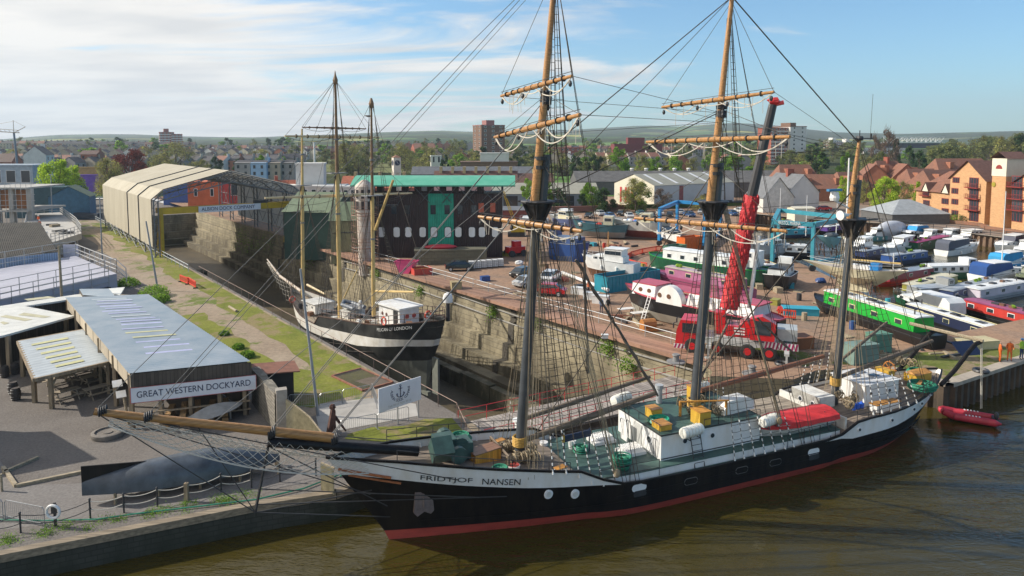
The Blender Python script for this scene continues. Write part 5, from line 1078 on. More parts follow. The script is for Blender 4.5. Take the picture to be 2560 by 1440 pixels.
def barrier(a,b,lb,m=None,h=1.05,lean=0,grp='steel crowd barriers on the museum side'):
 a,b=Vector((a.x,a.y,a.z)),Vector((b.x,b.y,b.z));l=(b-a).length;t_=thing('crowd_barrier',lb,'barrier',a,math.atan2(b.y-a.y,b.x-a.x),grp);m=m or M('galvanised steel',(.34,.35,.36),.4,.12,metal=.5)
 d=MB();d.path([(0,0,0),(0,0,h-.12),(.12,0,h),(l-.12,0,h),(l,0,h-.12),(l,0,0)],.022,5);d.bar((0,0,.18),(l,0,.18),.018,n=5);d.bar((-.0,-.3,.01),(0,.3,.01),.02,n=4);d.bar((l,-.3,.01),(l,.3,.01),.02,n=4);d.build('frame',m,t_)
 d=MB();k=int(l/.13)
 for i in range(1,k):d.bar((l*i/k,0,.18),(l*i/k,0,h),.009,n=3,caps=False)
 d.build('bars',m,t_);return t_
barrier(G(14,1298,ZL),G(112,1318,ZL),'crowd barrier in front of the left chain posts');barrier(G(-70,1282,ZL),G(8,1298,ZL),'crowd barrier cut by the left edge of the picture')
for i,(a,b,lb)in enumerate((((722,1022),(790,1020),'crowd barrier left of the leaning pole by the grass'),((800,1019),(855,1008),'crowd barrier right of the leaning pole'),((857,1008),(928,995),'crowd barrier behind the concrete pad, near the white sign'),((850,1090),(942,1071),'crowd barrier at the front of the concrete pad by the rusty anchor'),((944,1071),(1022,1052),'crowd barrier below the white dock sign'),((930,990),(942,1022),'short crowd barrier left of the white dock sign'))):barrier(G(*a,ZL),G(*b,ZL),lb)
t_=thing('life_ring_post','white life ring hanging on a black post at the quay chain','life ring post',G(139,1316,ZL));d=MB();d.box(-.05,.05,-.05,.05,0,1.25);d.box(-.13,.13,-.1,-.02,.75,1.2);d.build('post',steel,t_);d=MB();d.torus((0,-.14,.85),.33,.07,20,7,'y');d.build('ring',wht,t_,True)
d=MB();d.bar((0,0,0),(0,0,1.0),.07,n=6);one('marker_post',d,wpale,'pale wooden marker post casting a shadow at the far left of the quay','post',None,G(5,1228,ZL))
def palis(pts,h0,h1,lb):
 t_=thing('slatted_fence',lb,'fence');d=MB();c_=MB();pts=[Vector(p)for p in pts];L_=sum((b-a).length for a,b in zip(pts,pts[1:]));run=0
 for a,b in zip(pts,pts[1:]):
  k=max(1,int((b-a).length/.13))
  for i in range(k):p=a.lerp(b,i/k);f=(run+(b-a).length*i/k)/L_;h=lerp(h0,h1,f);d.box(p.x-.045,p.x+.045,p.y-.035,p.y+.035,p.z,p.z+h*R.uniform(.985,1.01))
  f2_=(run+(b-a).length)/L_;c_.bar(a+Vector((0,0,lerp(h0,h1,run/L_)+.05)),b+Vector((0,0,lerp(h0,h1,f2_)+.05)),.05,n=4);run+=(b-a).length
 d.build('slats',M('pale larch slats',(.42,.37,.24),.8,.25,3),t_);c_.build('cap_rail',wpale,t_);return t_
palis([G(712,1080,ZL),G(745,1092,ZL),G(775,1105,ZL),G(805,1128,ZL)],2.35,1.2,'curving fence of pale vertical slats behind the bowsprit')
palis([G(805,1225,ZL),G(838,1238,ZL)],1.55,1.5,'short fence of pale slats at the quay edge under the bow')
mb=MB();a,b=G(640,1005,ZL),G(700,1080,ZL);dd=(b-a).normalized();nn=Vector((-dd.y,dd.x,0));rows=[[a.lerp(b,i/14)+nn*o_+Vector((0,0,z+(R.uniform(-.08,.08)if z else 0)))for o_,z in((-.3,0),(-.28,2.7),(.28,2.7),(.3,0))]for i in range(15)];mb.grid(rows);wl2=one('stone_wall',mb,M_brick('rubble wall',(.24,.215,.18),(.13,.12,.10),.5,.22,(.09,.09,.07),.5),'old rubble stone wall beside the dockyard shed','wall')
d=MB();d.box(-.35,.35,-.3,.3,0,3.0);p=G(706,1080,ZL);one('gate_pillar',d,M('concrete pillar',(.32,.29,.25),.9,.2,2,bump=.3),'square concrete pillar at the end of the rubble wall','pillar',None,p,.4)
t_=thing('hut','small dark hut with rusty brown roof between the shed and the grass','hut',G(690,1000,ZL),.45);d=MB();d.box(-1.4,1.2,-.9,1.3,0,2.35);d.build('wall',M('dark hut wall',(.025,.022,.02),.8),t_);d=MB();d.T=Matrix.Rotation(.06,4,'Y');d.box(-1.7,1.5,-1.2,1.6,2.4,2.48);d.build('roof',M('rusty roof sheet',(.20,.085,.055),.8,.3,1.5),t_)
t_=thing('rusty_anchor','rusty brown anchor fluke sculpture standing by the crowd barriers','anchor',G(835,1098,ZL),.5);rm=M('rusty iron',(.085,.04,.03),.85,.5,3,bump=.4);d=MB();d.bar((0,0,0),(-.1,0,2.0),.3,.12,6);d.build('shank',rm,t_);d=MB();d.add([(-.5,-.15,.1),(.1,-.15,0),(.1,-.2,2.0),(-.1,-.2,2.3),(-.55,.15,.1),(.1,.15,0),(.1,.1,2.0),(-.1,.1,2.3)],[(0,1,2,3),(4,7,6,5),(0,3,7,4),(1,5,6,2)]);d.bar((.1,0,1.5),(.8,0,.4),.12,.06,5);d.blob((-.05,0,2.2),(.22,.18,.2),7,5,.2);d.build('fluke',rm,t_)
p0,p1=G(1003,1062,ZL),G(1024,1050,ZL);sa,sb_=AP(946,990,G(960,1075,ZL)[:2],G(1050,1043,ZL)[:2]),AP(1052,985,G(960,1075,ZL)[:2],G(1050,1043,ZL)[:2])
ang=math.atan2(sb_.y-sa.y,sb_.x-sa.x);wS=(Vector((sb_.x-sa.x,sb_.y-sa.y,0))).length;cS=(sa+sb_)/2;zt=AP(998,957,sa[:2],sb_[:2]).z;zb_=AP(998,1016,sa[:2],sb_[:2]).z;hS=zt-zb_
t_=thing('dock_sign','white company sign with a black anchor emblem on posts by the dock railing','sign',(cS.x,cS.y,zb_),ang);d=MB();d.box(-wS/2,wS/2,-.03,.03,0,hS);d.build('board',M('white sign board',(.66,.68,.72)),t_)
for x in(-.1,.9):d=MB();d.box(x*wS/2-.04,x*wS/2+.04,.035,.1,-(zb_-ZL),hS*.95);d.build('post',M('galvanised steel',(.34,.35,.36)),t_)
d=MB();ac_=(0,-.04,hS*.62);k=hS*.2
d.bar((0,-.04,ac_[2]+k*1.1),(0,-.04,ac_[2]-k*1.1),k*.1,n=4);d.bar((-k*.45,-.04,ac_[2]+k*.7),(k*.45,-.04,ac_[2]+k*.7),k*.09,n=4);d.torus((0,-.04,ac_[2]+k*1.3),k*.2,k*.07,10,4,'y');d.path([(k*1.0*math.sin(a),-.04,ac_[2]-k*.25-k*.85*math.cos(a))for a in[-1.25+.25*i for i in range(11)]],k*.1,4)
for s_ in(-1,1):d.bar((s_*k*.95,-.04,ac_[2]-k*.5),(s_*k*.75,-.04,ac_[2]-.05),k*.22,.01,n=4)
d.build('anchor_emblem',navy,t_)
for i,ch in enumerate('ALBION DOCK COMPANY'):
 if ch==' ':continue
 a=rad(-195+210*i/18);rr=hS*.36;text(ch,.3*hS/1.75,navy,t_,(rr*1.25*math.cos(a),-.036,ac_[2]+.02+rr*math.sin(a)),(PI/2,-(a+PI/2),0),.002)
text('Tel: 0117 929 9510',.2,M('grey lettering',(.4,.4,.38)),t_,(-.02*wS,-.036,hS*.13),(PI/2,0,0),.002,w=wS*.55)
rail2=M('rusty rail paint',(.25,.17,.14),.7,.3,2)
rl=thing('dock_railing','rusty post and pipe railing along the grassy left edge of the dry dock','railing');d=MB();rail(d,[K(s,26.6,ZL)for s in(40.5,48,56,70,84,98,110)],1.05,2.6,.028,());d.build('rails',rail2,rl);d=MB();rail(d,[K(40.5,26.6,ZL),G(1165,1095,ZL)],1.0,2.2,.03,());d.build('end_rail',rail2,rl)
rl=thing('dock_railing','pale tubular railing along the far left edge of the dry dock by the path','railing');d=MB();rail(d,[K(s,25.6-.01*(s-110),ZL)for s in(112,125,140,155,170,185,200)],1.1,2.4,.05,(.5,));d.build('rails',M('galvanised rail',(.42,.45,.46),.4,.1),rl)
t_=thing('metal_frame','rusty rectangular steel grating lying on the grass at the dock edge','frame',G(905,950,ZL),DANG+.1);d=MB();d.path([(-2.4,-1.4,.1),(2.4,-1.4,.1),(2.4,1.4,.1),(-2.4,1.4,.1)],.09,4,closed=True);d.build('frame',rust,t_);d=MB()
for i in range(24):d.bar((-2.3+.2*i,-1.4,.1),(-2.3+.2*i,1.4,.1),.03,n=3)
d.build('bars',M('grey brown bars',(.2,.16,.13),.8),t_)
d=MB();d.bar((-1.4,0,.15),(1.4,0,.15),.15,n=8);one('log',d,wpale,'pale round log lying beside the dock railing','log',None,G(582,775,ZL),DANG)
def redbar(a,b,lb,grp,m=None):
 a,b=Vector(a),Vector(b);l=(b-a).length;t_=thing('plastic_barrier',lb,'barrier',a,math.atan2(b.y-a.y,b.x-a.x),grp);m=m or M('red plastic',(.62,.06,.03),.5,.12)
 d=MB();d.box(.02,l-.02,-.03,.03,.85,1.02);d.box(.02,l-.02,-.03,.03,.15,.3);d.box(.02,.12,-.03,.03,.15,1.0);d.box(l-.12,l-.02,-.03,.03,.15,1.0);d.build('frame',m,t_)
 d=MB();k=max(3,int(l/.24))
 for i in range(1,k):d.box(l*i/k-.045,l*i/k+.045,-.02,.02,.3,.85)
 d.build('bars',m,t_);d=MB();d.box(.2,.3,-.3,.3,0,.15);d.box(l-.3,l-.2,-.3,.3,0,.15);d.build('foot',steel,t_);return t_
for a,b,lb in(((450,704),(470,712),'orange plastic barrier by the grassy dock edge, left of the pair'),((470,710),(490,722),'orange plastic barrier by the grassy dock edge, right of the pair')):redbar(G(*a,ZL),G(*b,ZL),lb,'orange barriers at the dock edge')
def pole(top,base,lb,nm,cat,r=.09,z=ZL,head=0,m=None):
 b=G(*base,z);t=DY(*top,b.y)if True else None;t_=thing(nm,lb,cat,b);v=t-b;d=MB();d.bar((0,0,0),v,r,r*.7,8);d.build('pole',m or M('galvanised pole',(.25,.27,.29),.5,.15),t_)
 if head:d=MB();d.box(v.x-.45,v.x+.45,v.y-.12,v.y+.12,v.z,v.z+.1);d.build('lamp_head',M('lamp grey',(.45,.47,.48),.5),t_)
 return t_
pole((751,672),(795,1040),'tall leaning grey pole standing on the grass left of the white dock sign','lighting_pole','pole',.11);pole((365,553),(395,727),'leaning grey pole on the path in front of the fabric shed','lighting_pole','pole',.13)
pole((249,494),(256,650),'grey street lamp at the dock railing left of the fabric shed','street_lamp','street lamp',.12,head=1);pole((127,437),(131,560),'grey street lamp in front of the bright green willow','street_lamp','street lamp',.14,head=1)
t_=pole((147,615),(158,800),'pale yellow timber mast rising behind the blue dockyard roof','timber_pole','pole',.16,m=wpale)
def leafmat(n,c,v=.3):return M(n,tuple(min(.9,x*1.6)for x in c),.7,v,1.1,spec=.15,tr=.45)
LM={'bright':[leafmat('willow leaf',(.27,.36,.03)),leafmat('willow leaf dark',(.15,.22,.025))],'green':[leafmat('spring leaf',(.15,.25,.03)),leafmat('green leaf',(.08,.14,.022))],'olive':[leafmat('olive bud',(.22,.22,.06)),leafmat('olive twig',(.13,.12,.05))],'dark':[leafmat('evergreen leaf',(.04,.075,.025)),leafmat('evergreen dark',(.016,.032,.014))],'copper':[leafmat('copper leaf',(.13,.035,.028)),leafmat('copper dark',(.07,.022,.02))],'bare':[leafmat('bare twig',(.14,.10,.075)),leafmat('bare branch',(.085,.062,.045))],'mixed':[leafmat('wood olive',(.13,.14,.045)),leafmat('wood green',(.08,.095,.035))]}  # two natural leaf tones per kind, lighter and darker, mixed through the clumps
bark=M('bark',(.085,.065,.048),.9,.3,3)
def treeproto(kind,nl,ls,clumps=14,wr=.42,base=.22,seed=1,lean=0,drop=0):
 """unit tree: height 10, crown radius wr*10; crown leaves are small single faces gathered in clumps"""
 r=random.Random(seed);t_=thing('tree',None,None);tr=MB();top=Vector((lean,0,6.4));tr.bar((0,0,-.3),(lean*.4,0,10*base+.6),.26,.19,7);tr.bar((lean*.4,0,10*base+.6),top,.19,.06,6)
 cl=[]
 for i in range(clumps):
  a=r.uniform(0,6.283);f=i/(clumps-1);z=10*(base+(.95-base)*f);rad_=10*wr*math.sin(PI*(.18+.72*f))**.8*r.uniform(.45,.85);c=Vector((rad_*math.cos(a)+lean*f,rad_*math.sin(a),z));cl.append((c,10*wr*r.uniform(.30,.52)*(1-.35*f)))
  p0=Vector((lean*.4,0,10*base+.5+z*.25));tr.bar(p0,p0.lerp(c,.95),.10,.025,4,caps=False)
  for k in range(3):tr.bar(p0.lerp(c,.6),c+Vector((r.uniform(-1,1),r.uniform(-1,1),r.uniform(-.4,.9))),.04,.012,3,caps=False)
 cr=MB()
 for i in range(nl):
  c,q=cl[r.randrange(len(cl))];d=Vector((r.gauss(0,1),r.gauss(0,1),r.gauss(0,1)));d.normalize();d*=q*(r.random()**.45);p=c+Vector((d.x,d.y,d.z*.8-(drop*abs(r.gauss(0,1)))))
  if p.z<10*base*.6:p.z=10*base*.6+r.random()
  s=ls*r.uniform(.6,1.4)
  if kind in('bare','olive')and r.random()<.45:
   e=Vector((r.gauss(0,1),r.gauss(0,1),abs(r.gauss(0,1)))).normalized()*s*3;n_=e.orthogonal().normalized()*s*.14;cr.add([p,p+e,p+e*.5+n_],[(0,1,2)],1)
  else:
   u=Vector((r.gauss(0,1),r.gauss(0,1),r.gauss(0,1))).normalized();v=u.orthogonal().normalized();w=(p-c).normalized()if(p-c).length else u
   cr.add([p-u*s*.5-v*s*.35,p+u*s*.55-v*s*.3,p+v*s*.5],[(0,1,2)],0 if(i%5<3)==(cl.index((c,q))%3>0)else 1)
 tr.build('trunk',bark,t_,True);cr.build('crown',LM[kind],t_);return t_
TP={}
def getproto(k,lod):
 key=(k,lod)
 if key not in TP:
  n,s={0:(7500,.31),1:(2700,.46),2:(800,.8)}[lod]
  kw={'bright':dict(wr=.44,base=.14,drop=.5),'green':dict(wr=.42,base=.12),'olive':dict(wr=.50,base=.16),'dark':dict(wr=.40,base=.08),'copper':dict(wr=.52,base=.12),'bare':dict(wr=.42,base=.18),'mixed':dict(wr=.55,base=.08)}[k]
  if k=='bare':n=int(n*.55)
  if k=='olive':n=int(n*.8)
  TP[key]=[treeproto(k,n,s,clumps=[20,16,11][lod],seed=hash_(k)+lod*7+j,**kw)for j in range(2)]
  for t in TP[key]:t['used']=0
 return TP[key]
def hash_(k):return sum(ord(c)*(i+3)for i,c in enumerate(k))
KINDW={'bright':'bright yellow-green leafy','green':'fresh green leafy','olive':'pale olive budding','dark':'dark evergreen','copper':'dark red copper-leaved','bare':'bare brown-twigged','mixed':'dull green woodland'}
def zone(px):
 for a,b in((130,'near the tower crane'),(250,'beside the purple hoarding'),(380,'above the fabric shed\'s left end'),(540,'below the left tower block'),(740,'above the fabric shed\'s right end'),(900,'between the barque masts'),(1010,'left of the clock tower'),(1170,'right of the clock tower'),(1300,'below the brown tower block'),(1480,'between fore and main masts'),(1660,'beyond the white warehouse'),(1800,'behind the main mast'),(1930,'beside the crane boom'),(2060,'below the white tower block'),(2180,'behind the mizzen mast'),(2300,'left of the white stadium truss'),(2420,'right of the white stadium truss')):
  if px<a:return b
 return 'behind the brick flats'
def tree(px,ytop,Y,kind,wpx=None,lod=1,zb=None,lb=None,grp='background trees'):
 T=DY(px,ytop,Y);zb=ground_z(T.x,Y)if zb is None else zb;h=max(2,T.z-zb)
 pr=getproto(kind,lod);p=pr[R.randrange(len(pr))];sx=h/10
 if wpx:sx=(wpx*Y/F)/(2*{'bright':4.6,'green':4.4,'olive':5.1,'dark':4.2,'copper':5.3,'bare':4.3,'mixed':5.6}[kind])
 l_=lb or(KINDW[kind]+' tree '+zone(px)+(', nearest row' if Y<260 else ', middle distance' if Y<480 else ', far off' if Y<900 else ', very far off'))
 if not p['used']:p['used']=1;o=p;o.location=(T.x,Y,zb-.1);o.rotation_euler=(0,0,R.uniform(0,6.3));o.scale=(sx,sx,h/10);o['label']=l_;o['group']=grp
 else:o=dup(p,(T.x,Y,zb-.1),R.uniform(0,6.3),l_,(sx,sx,h/10),grp)
 o['category']='tree'
 if 'used' in o and o is not p:del o['used']
 return o
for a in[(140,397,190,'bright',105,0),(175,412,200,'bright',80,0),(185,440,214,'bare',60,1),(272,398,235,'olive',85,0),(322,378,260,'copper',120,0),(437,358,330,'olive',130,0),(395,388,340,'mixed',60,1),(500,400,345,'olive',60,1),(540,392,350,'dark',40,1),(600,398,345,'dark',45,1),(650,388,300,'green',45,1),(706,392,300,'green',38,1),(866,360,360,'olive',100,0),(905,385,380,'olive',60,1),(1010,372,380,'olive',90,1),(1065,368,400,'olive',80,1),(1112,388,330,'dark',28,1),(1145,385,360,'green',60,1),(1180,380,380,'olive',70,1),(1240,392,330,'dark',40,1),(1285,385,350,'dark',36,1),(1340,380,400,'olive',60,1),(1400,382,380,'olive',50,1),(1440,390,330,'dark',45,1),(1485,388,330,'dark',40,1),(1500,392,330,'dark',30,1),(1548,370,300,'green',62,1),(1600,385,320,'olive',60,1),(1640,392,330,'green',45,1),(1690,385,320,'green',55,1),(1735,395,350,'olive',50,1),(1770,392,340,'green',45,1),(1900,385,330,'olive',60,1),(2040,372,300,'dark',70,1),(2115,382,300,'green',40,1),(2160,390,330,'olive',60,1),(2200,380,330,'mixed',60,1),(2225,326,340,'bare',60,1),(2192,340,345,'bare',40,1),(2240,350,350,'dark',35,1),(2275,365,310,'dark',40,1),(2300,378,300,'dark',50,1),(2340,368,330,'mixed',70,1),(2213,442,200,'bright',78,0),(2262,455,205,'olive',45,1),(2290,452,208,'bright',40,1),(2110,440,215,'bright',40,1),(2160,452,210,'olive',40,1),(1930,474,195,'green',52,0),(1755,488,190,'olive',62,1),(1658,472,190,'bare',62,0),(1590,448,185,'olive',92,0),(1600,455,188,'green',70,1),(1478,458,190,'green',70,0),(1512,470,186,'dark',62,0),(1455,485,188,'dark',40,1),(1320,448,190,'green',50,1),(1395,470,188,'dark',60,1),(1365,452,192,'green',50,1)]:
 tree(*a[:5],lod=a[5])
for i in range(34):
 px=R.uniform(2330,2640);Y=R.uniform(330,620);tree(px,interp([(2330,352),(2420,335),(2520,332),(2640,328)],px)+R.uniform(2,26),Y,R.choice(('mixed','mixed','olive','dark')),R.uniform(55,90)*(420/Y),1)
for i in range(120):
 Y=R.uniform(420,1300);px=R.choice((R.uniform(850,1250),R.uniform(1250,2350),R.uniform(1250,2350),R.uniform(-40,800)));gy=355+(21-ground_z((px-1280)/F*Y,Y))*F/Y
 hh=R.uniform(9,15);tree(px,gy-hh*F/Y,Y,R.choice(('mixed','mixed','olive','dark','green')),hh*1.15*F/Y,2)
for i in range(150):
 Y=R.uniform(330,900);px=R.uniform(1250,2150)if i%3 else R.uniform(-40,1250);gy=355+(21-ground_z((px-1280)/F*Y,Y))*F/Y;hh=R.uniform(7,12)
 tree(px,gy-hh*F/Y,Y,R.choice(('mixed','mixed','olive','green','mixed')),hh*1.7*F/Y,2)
def wm_(n,c):return M(n,c,.85,.1,.6)
WALLS=[('cream',(.52,.47,.36)),('pale stone',(.36,.31,.24)),('white',(.62,.61,.58)),('brick',(.30,.12,.075)),('pinkish',(.45,.30,.25)),('grey',(.28,.27,.26)),('pale blue',(.30,.45,.62))]
ROOFS=[('dark slate',(.045,.042,.048)),('red tile',(.22,.095,.06)),('brown tile',(.11,.06,.045))]
HP={}
def house(w,rf,wx,dp,he,hr,x,y,z,rz,lb,grp='terraced houses on the rising ground'):
 key=(w,rf,wx,dp,he,hr)
 if key in HP:return dup(HP[key],(x,y,z),rz,lb,group=grp)
 t_=thing('terraced_house',lb,'house',(x,y,z),rz,grp);W_=wm_(WALLS[w][0]+' house wall',WALLS[w][1]);Rf=M(ROOFS[rf][0]+' roof',ROOFS[rf][1],.6,.25,1.2)
 d=MB();d.ext([(-dp/2,-3),(dp/2,-3),(dp/2,he),(0,hr-.1),(-dp/2,he)],-wx/2,wx/2);d.build('wall',W_,t_)
 d=MB();d.add([(-wx/2-.1,-dp/2-.3,he-.1),(wx/2+.1,-dp/2-.3,he-.1),(wx/2+.1,0,hr),(-wx/2-.1,0,hr),(-wx/2-.1,dp/2+.3,he-.1),(wx/2+.1,dp/2+.3,he-.1)],[(0,1,2,3),(3,2,5,4)]);ro=d.build('roof',Rf,t_)
 d=MB();d.box(wx/2-.5,wx/2+.1,-.9,.9,hr-1,hr+1.1);d.build('chimney',W_,ro)
 for a,b in((-.26,he-2.3),(.22,he-2.3),(-.26,he-5.0),(.22,he-5.0)):
  d=MB();d.box(a*wx-.5,a*wx+.5,-dp/2-.04,-dp/2+.05,b,b+1.35);d.build('window',glass,t_)
 HP[key]=t_;return t_
rows=[(-60,330,330,.15),(-40,300,420,-.1),(-60,420,500,.05),(60,470,640,.0),(330,700,380,.1),(460,760,470,-.05),(470,800,560,.08),(520,860,680,0),(600,780,420,.2),(1090,1230,520,.1),(840,1010,600,0),(-60,500,800,0),(850,1180,850,.1),(1420,1560,700,0),(1640,1760,640,.2),(1280,1480,460,.05),(1700,1880,420,.1),(1500,1700,480,.0)]
cnt=0
for r_i,(p0,p1,Y,sl_)in enumerate(rows):
 px=p0;step=7.0*F/Y
 rot=R.choice((0,.25,-.3,PI/2,.12))if r_i%3 else R.choice((PI/2,PI/2-.25))
 while px<p1:
  YY=Y+(px-p0)*sl_+R.uniform(-2,2);X=(px-1280)/F*YY;w=R.choice((0,1,1,1,2,3,5,5));rf=R.choice((0,0,0,0,0,1,2))if px<900 else R.choice((1,1,0,2))
  z=ground_z(X,YY);house(w,rf,6.8,9.0,6.6,9.4,X,YY,z,rot+R.uniform(-.03,.03),WALLS[w][0]+' house with '+ROOFS[rf][0]+' roof '+zone(px)+(', near row' if YY<400 else ', middle row' if YY<560 else ', far row'))
  px+=step*(1.0 if abs(rot)<1 else 1.3)*R.uniform(.98,1.05);cnt+=1
for(px,Y,w,rf,sc_)in((655,290,6,0,'pale blue flat-fronted house left of the barque foremast'),(690,292,1,0,'stone flat-fronted house beside the pale blue house'),(615,292,5,0,'grey flat-fronted house right of the fabric shed ridge'),(725,294,5,0,'grey flat-fronted house with slate roof left of the white office')):
 house(w,rf,6.4,8,11.0,12.0,(px-1280)/F*Y,Y,1.5,0,sc_,'flat-fronted houses')
for px,Y,w,he,hr,wx,lb in((100,330,2,12.5,16.5,12,'tall white gabled house with small windows at the far left'),(20,340,3,9,13,9,'orange brick gabled house at the far left edge'),(232,380,3,12,14,9,'square red brick block among the left terraces')):
 house(w,0 if w!=3 else 2,wx,9,he,hr,(px-1280)/F*Y,Y,2.5,PI/2+.3 if w==2 else.1,lb,'single houses at the left')
def block(name,lb,x,y,z,wx,wy,h,rz,wall,wins=(5,8),wmat=None,bands=None,roofm=None,sill=.5,ww=1.2,wh=1.2,cat='tower block',faces=(0,1),ph=0,winframe=None):
 t_=thing(name,lb,cat,(x,y,z),rz);d=MB();d.box(-wx/2,wx/2,-wy/2,wy/2,-4,h);d.build('wall',wall,t_)
 d=MB();d.box(-wx/2-.2,wx/2+.2,-wy/2-.2,wy/2+.2,h,h+.5);ro=d.build('roof',roofm or wall,t_)
 if ph:d=MB();d.box(-wx*.2,wx*.15,-wy*.25,wy*.25,h+.5,h+.5+ph);d.build('plant_room',roofm or wall,ro)
 nx,nz=wins;fh=h/nz
 for f in faces:
  L_=wx if f==0 else wy
  n_=nx if f==0 else max(2,int(nx*wy/wx))
  for k in range(nz):
   if bands:
    b=MB();
    if f==0:b.box(-wx/2-.05,wx/2+.05,-wy/2-.12,-wy/2-.02,k*fh,k*fh+fh*.32)
    else:b.box(-wx/2-.12,-wx/2-.02,-wy/2,wy/2,k*fh,k*fh+fh*.32)
    b.build('floor_band',bands,t_)
   for i in range(n_):
    c=-L_/2+L_*(i+.5)/n_;b=MB()
    if f==0:b.box(c-ww/2-.12,c+ww/2+.12,-wy/2-.05,-wy/2+.02,k*fh+fh*sill-.12,k*fh+fh*sill+wh+.12,1);b.box(c-ww/2,c+ww/2,-wy/2-.08,-wy/2+.02,k*fh+fh*sill,k*fh+fh*sill+wh,0)
    else:b.box(-wx/2-.05,-wx/2+.02,c-ww/2-.12,c+ww/2+.12,k*fh+fh*sill-.12,k*fh+fh*sill+wh+.12,1);b.box(-wx/2-.08,-wx/2+.02,c-ww/2,c+ww/2,k*fh+fh*sill,k*fh+fh*sill+wh,0)
    b.build('window',[wmat or glass,winframe or wht],t_)
 return t_
brn_b=M('brown brick',(.16,.095,.065),.9,.15,.8);redbr=M('red brick',(.28,.085,.055),.9,.18,.8);wcon=M('white concrete',(.58,.57,.54),.8,.08,.4);bandw=M('pale band',(.6,.56,.52),.7,.08)
X=lambda px,Y:(px-1280)/F*Y
block('tower_block','red brick tower block with white bands on the left skyline',X(420,850),850,12,16,14,20.5,.5,redbr,(4,7),bands=bandw,ph=4)
block('tower_block','lower wing of brick flats beside the left tower block',X(444,852),853,12,12,13,18.2,.5,redbr,(3,7),bands=bandw)
block('tower_block','brown brick tower block behind the tall ship foremast yards',X(1222,480),480,7,17,16,25,.42,brn_b,(3,9),ww=1.5,ph=3.2,roofm=M('pinkish roof edge',(.28,.13,.12),.8))
block('tower_block','white tower block with red striped side behind the crane boom',X(1968,500),500,6,13,22,25.5,.25,wcon,(2,9),bands=None,ph=2.5,roofm=brn_b,faces=(0,))
b=MB();x_,y_=X(1942,488),488
t_=block('tower_block','red and white balcony side of the white tower block',X(1938,490),496,6,14,16,24.5,.25,redbr,(5,10),bands=bandw,faces=(0,),wh=.9)
for px in(2078,2112):block('tower_block','pale distant tower block '+('left' if px<2090 else 'right')+' of the pair behind the mizzen masthead',X(px,900),900,9,15,14,13.5 if px<2090 else 12,.3,wcon,(4,4),bands=redbr,ph=3.5)
st_=thing('stadium','white roof truss of a distant stadium above the trees','stadium',(X(2215,900),900,8),.12);d=MB();L_=80;hz0,hz1=12.5,19.5
for y_ in(0,8):
 d.bar((0,y_,hz0),(L_,y_,hz0),.5,n=4);d.bar((0,y_,hz1),(L_,y_,hz1),.5,n=4)
 for i in range(12):a=L_*i/12;b_=L_*(i+1)/12;d.bar((a,y_,hz0 if i%2 else hz1),(b_,y_,hz1 if i%2 else hz0),.32,n=4);d.bar((a,y_,hz0),(a,y_,hz1),.25,n=4)
d.build('truss',wht,st_);d=MB();d.box(0,L_,0,14,hz0-.8,hz0-.3);d.build('roof',M('white stadium roof',(.6,.62,.62),.5),st_);d=MB();d.box(2,L_-2,6,16,0,hz0-1);d.build('stand',M('dark stand',(.05,.04,.07),.8),st_)
block('distant_stand','long low pale building left of the stadium behind trees',X(2200,700),700,8,42,14,6.5,.05,wcon,(8,1),cat='building')
block('distant_hall','red hall with box tower behind trees beyond the white warehouse',X(1590,560),560,7,38,16,12.0,.03,M('deep red cladding',(.16,.025,.025),.6),(0,1),cat='building',ph=5,faces=())
block('distant_hall','long red brick hall among trees behind the foremast',X(1410,600),600,8,26,16,8,.05,redbr,(6,2),cat='building')
block('distant_hall','long white shed far off behind the left terraces',X(150,900),900,13,62,20,7,0,wht,(0,1),cat='building',faces=())
t_=thing('church','large brown pitched roof of a church beyond the clock tower','church',(X(1060,560),560,9),.35);d=MB();d.ext([(-9,-3),(9,-3),(9,5),(0,10.5),(-9,5)],-9,9);d.build('wall',redbr,t_);d=MB();d.add([(-9.5,-9.5,4.8),(9.5,-9.5,4.8),(8,0,11),(-8,0,11),(-9.5,9.5,4.8),(9.5,9.5,4.8)],[(0,1,2,3),(3,2,5,4)]);d.build('roof',M('brown church roof',(.26,.13,.085),.8),t_)
block('belfry','white arched belfry among trees right of the clock tower',X(1090,340),340,3,5,4,11,.2,wcon,(2,2),ww=.9,wh=3.2,cat='belfry')
block('office_block','brown and white flat-roofed block below the brown tower block',X(1222,300),300,2.3,24,12,10,.05,brn_b,(0,1),cat='office',faces=())
block('office_block','white plant box on the flat-roofed block below the brown tower',X(1236,298),298,12.4,12,7,3.6,.05,wcon,(0,1),cat='plant room',faces=())
t_=thing('clock_tower','white square clock tower with a dark clock face behind the green roof','clock tower',(X(991,196),196,2.3),.45);d=MB();s_=1.02;tw=M('cream render',(.56,.53,.46),.8,.1,.8)
for a,b_ in((-1,-1),(1,-1),(1,1),(-1,1)):d.box(a*s_-.28*(a+1),a*s_+.28*(1-a),b_*s_-.28*(b_+1),b_*s_+.28*(1-b_),0,10.3)
d.box(-s_,s_,-s_,s_,10.2,14.4);d.box(-.55,.55,-.55,.55,0,10.2);d.build('shaft',tw,t_)
d=MB();d.add([(-1.15,-1.15,14.4),(1.15,-1.15,14.4),(1.15,1.15,14.4),(-1.15,1.15,14.4),(0,0,15.1)],[(0,1,4),(1,2,4),(2,3,4),(3,0,4),(0,3,2,1)]);d.build('roof',M('brown church roof',(.26,.13,.085)),t_)
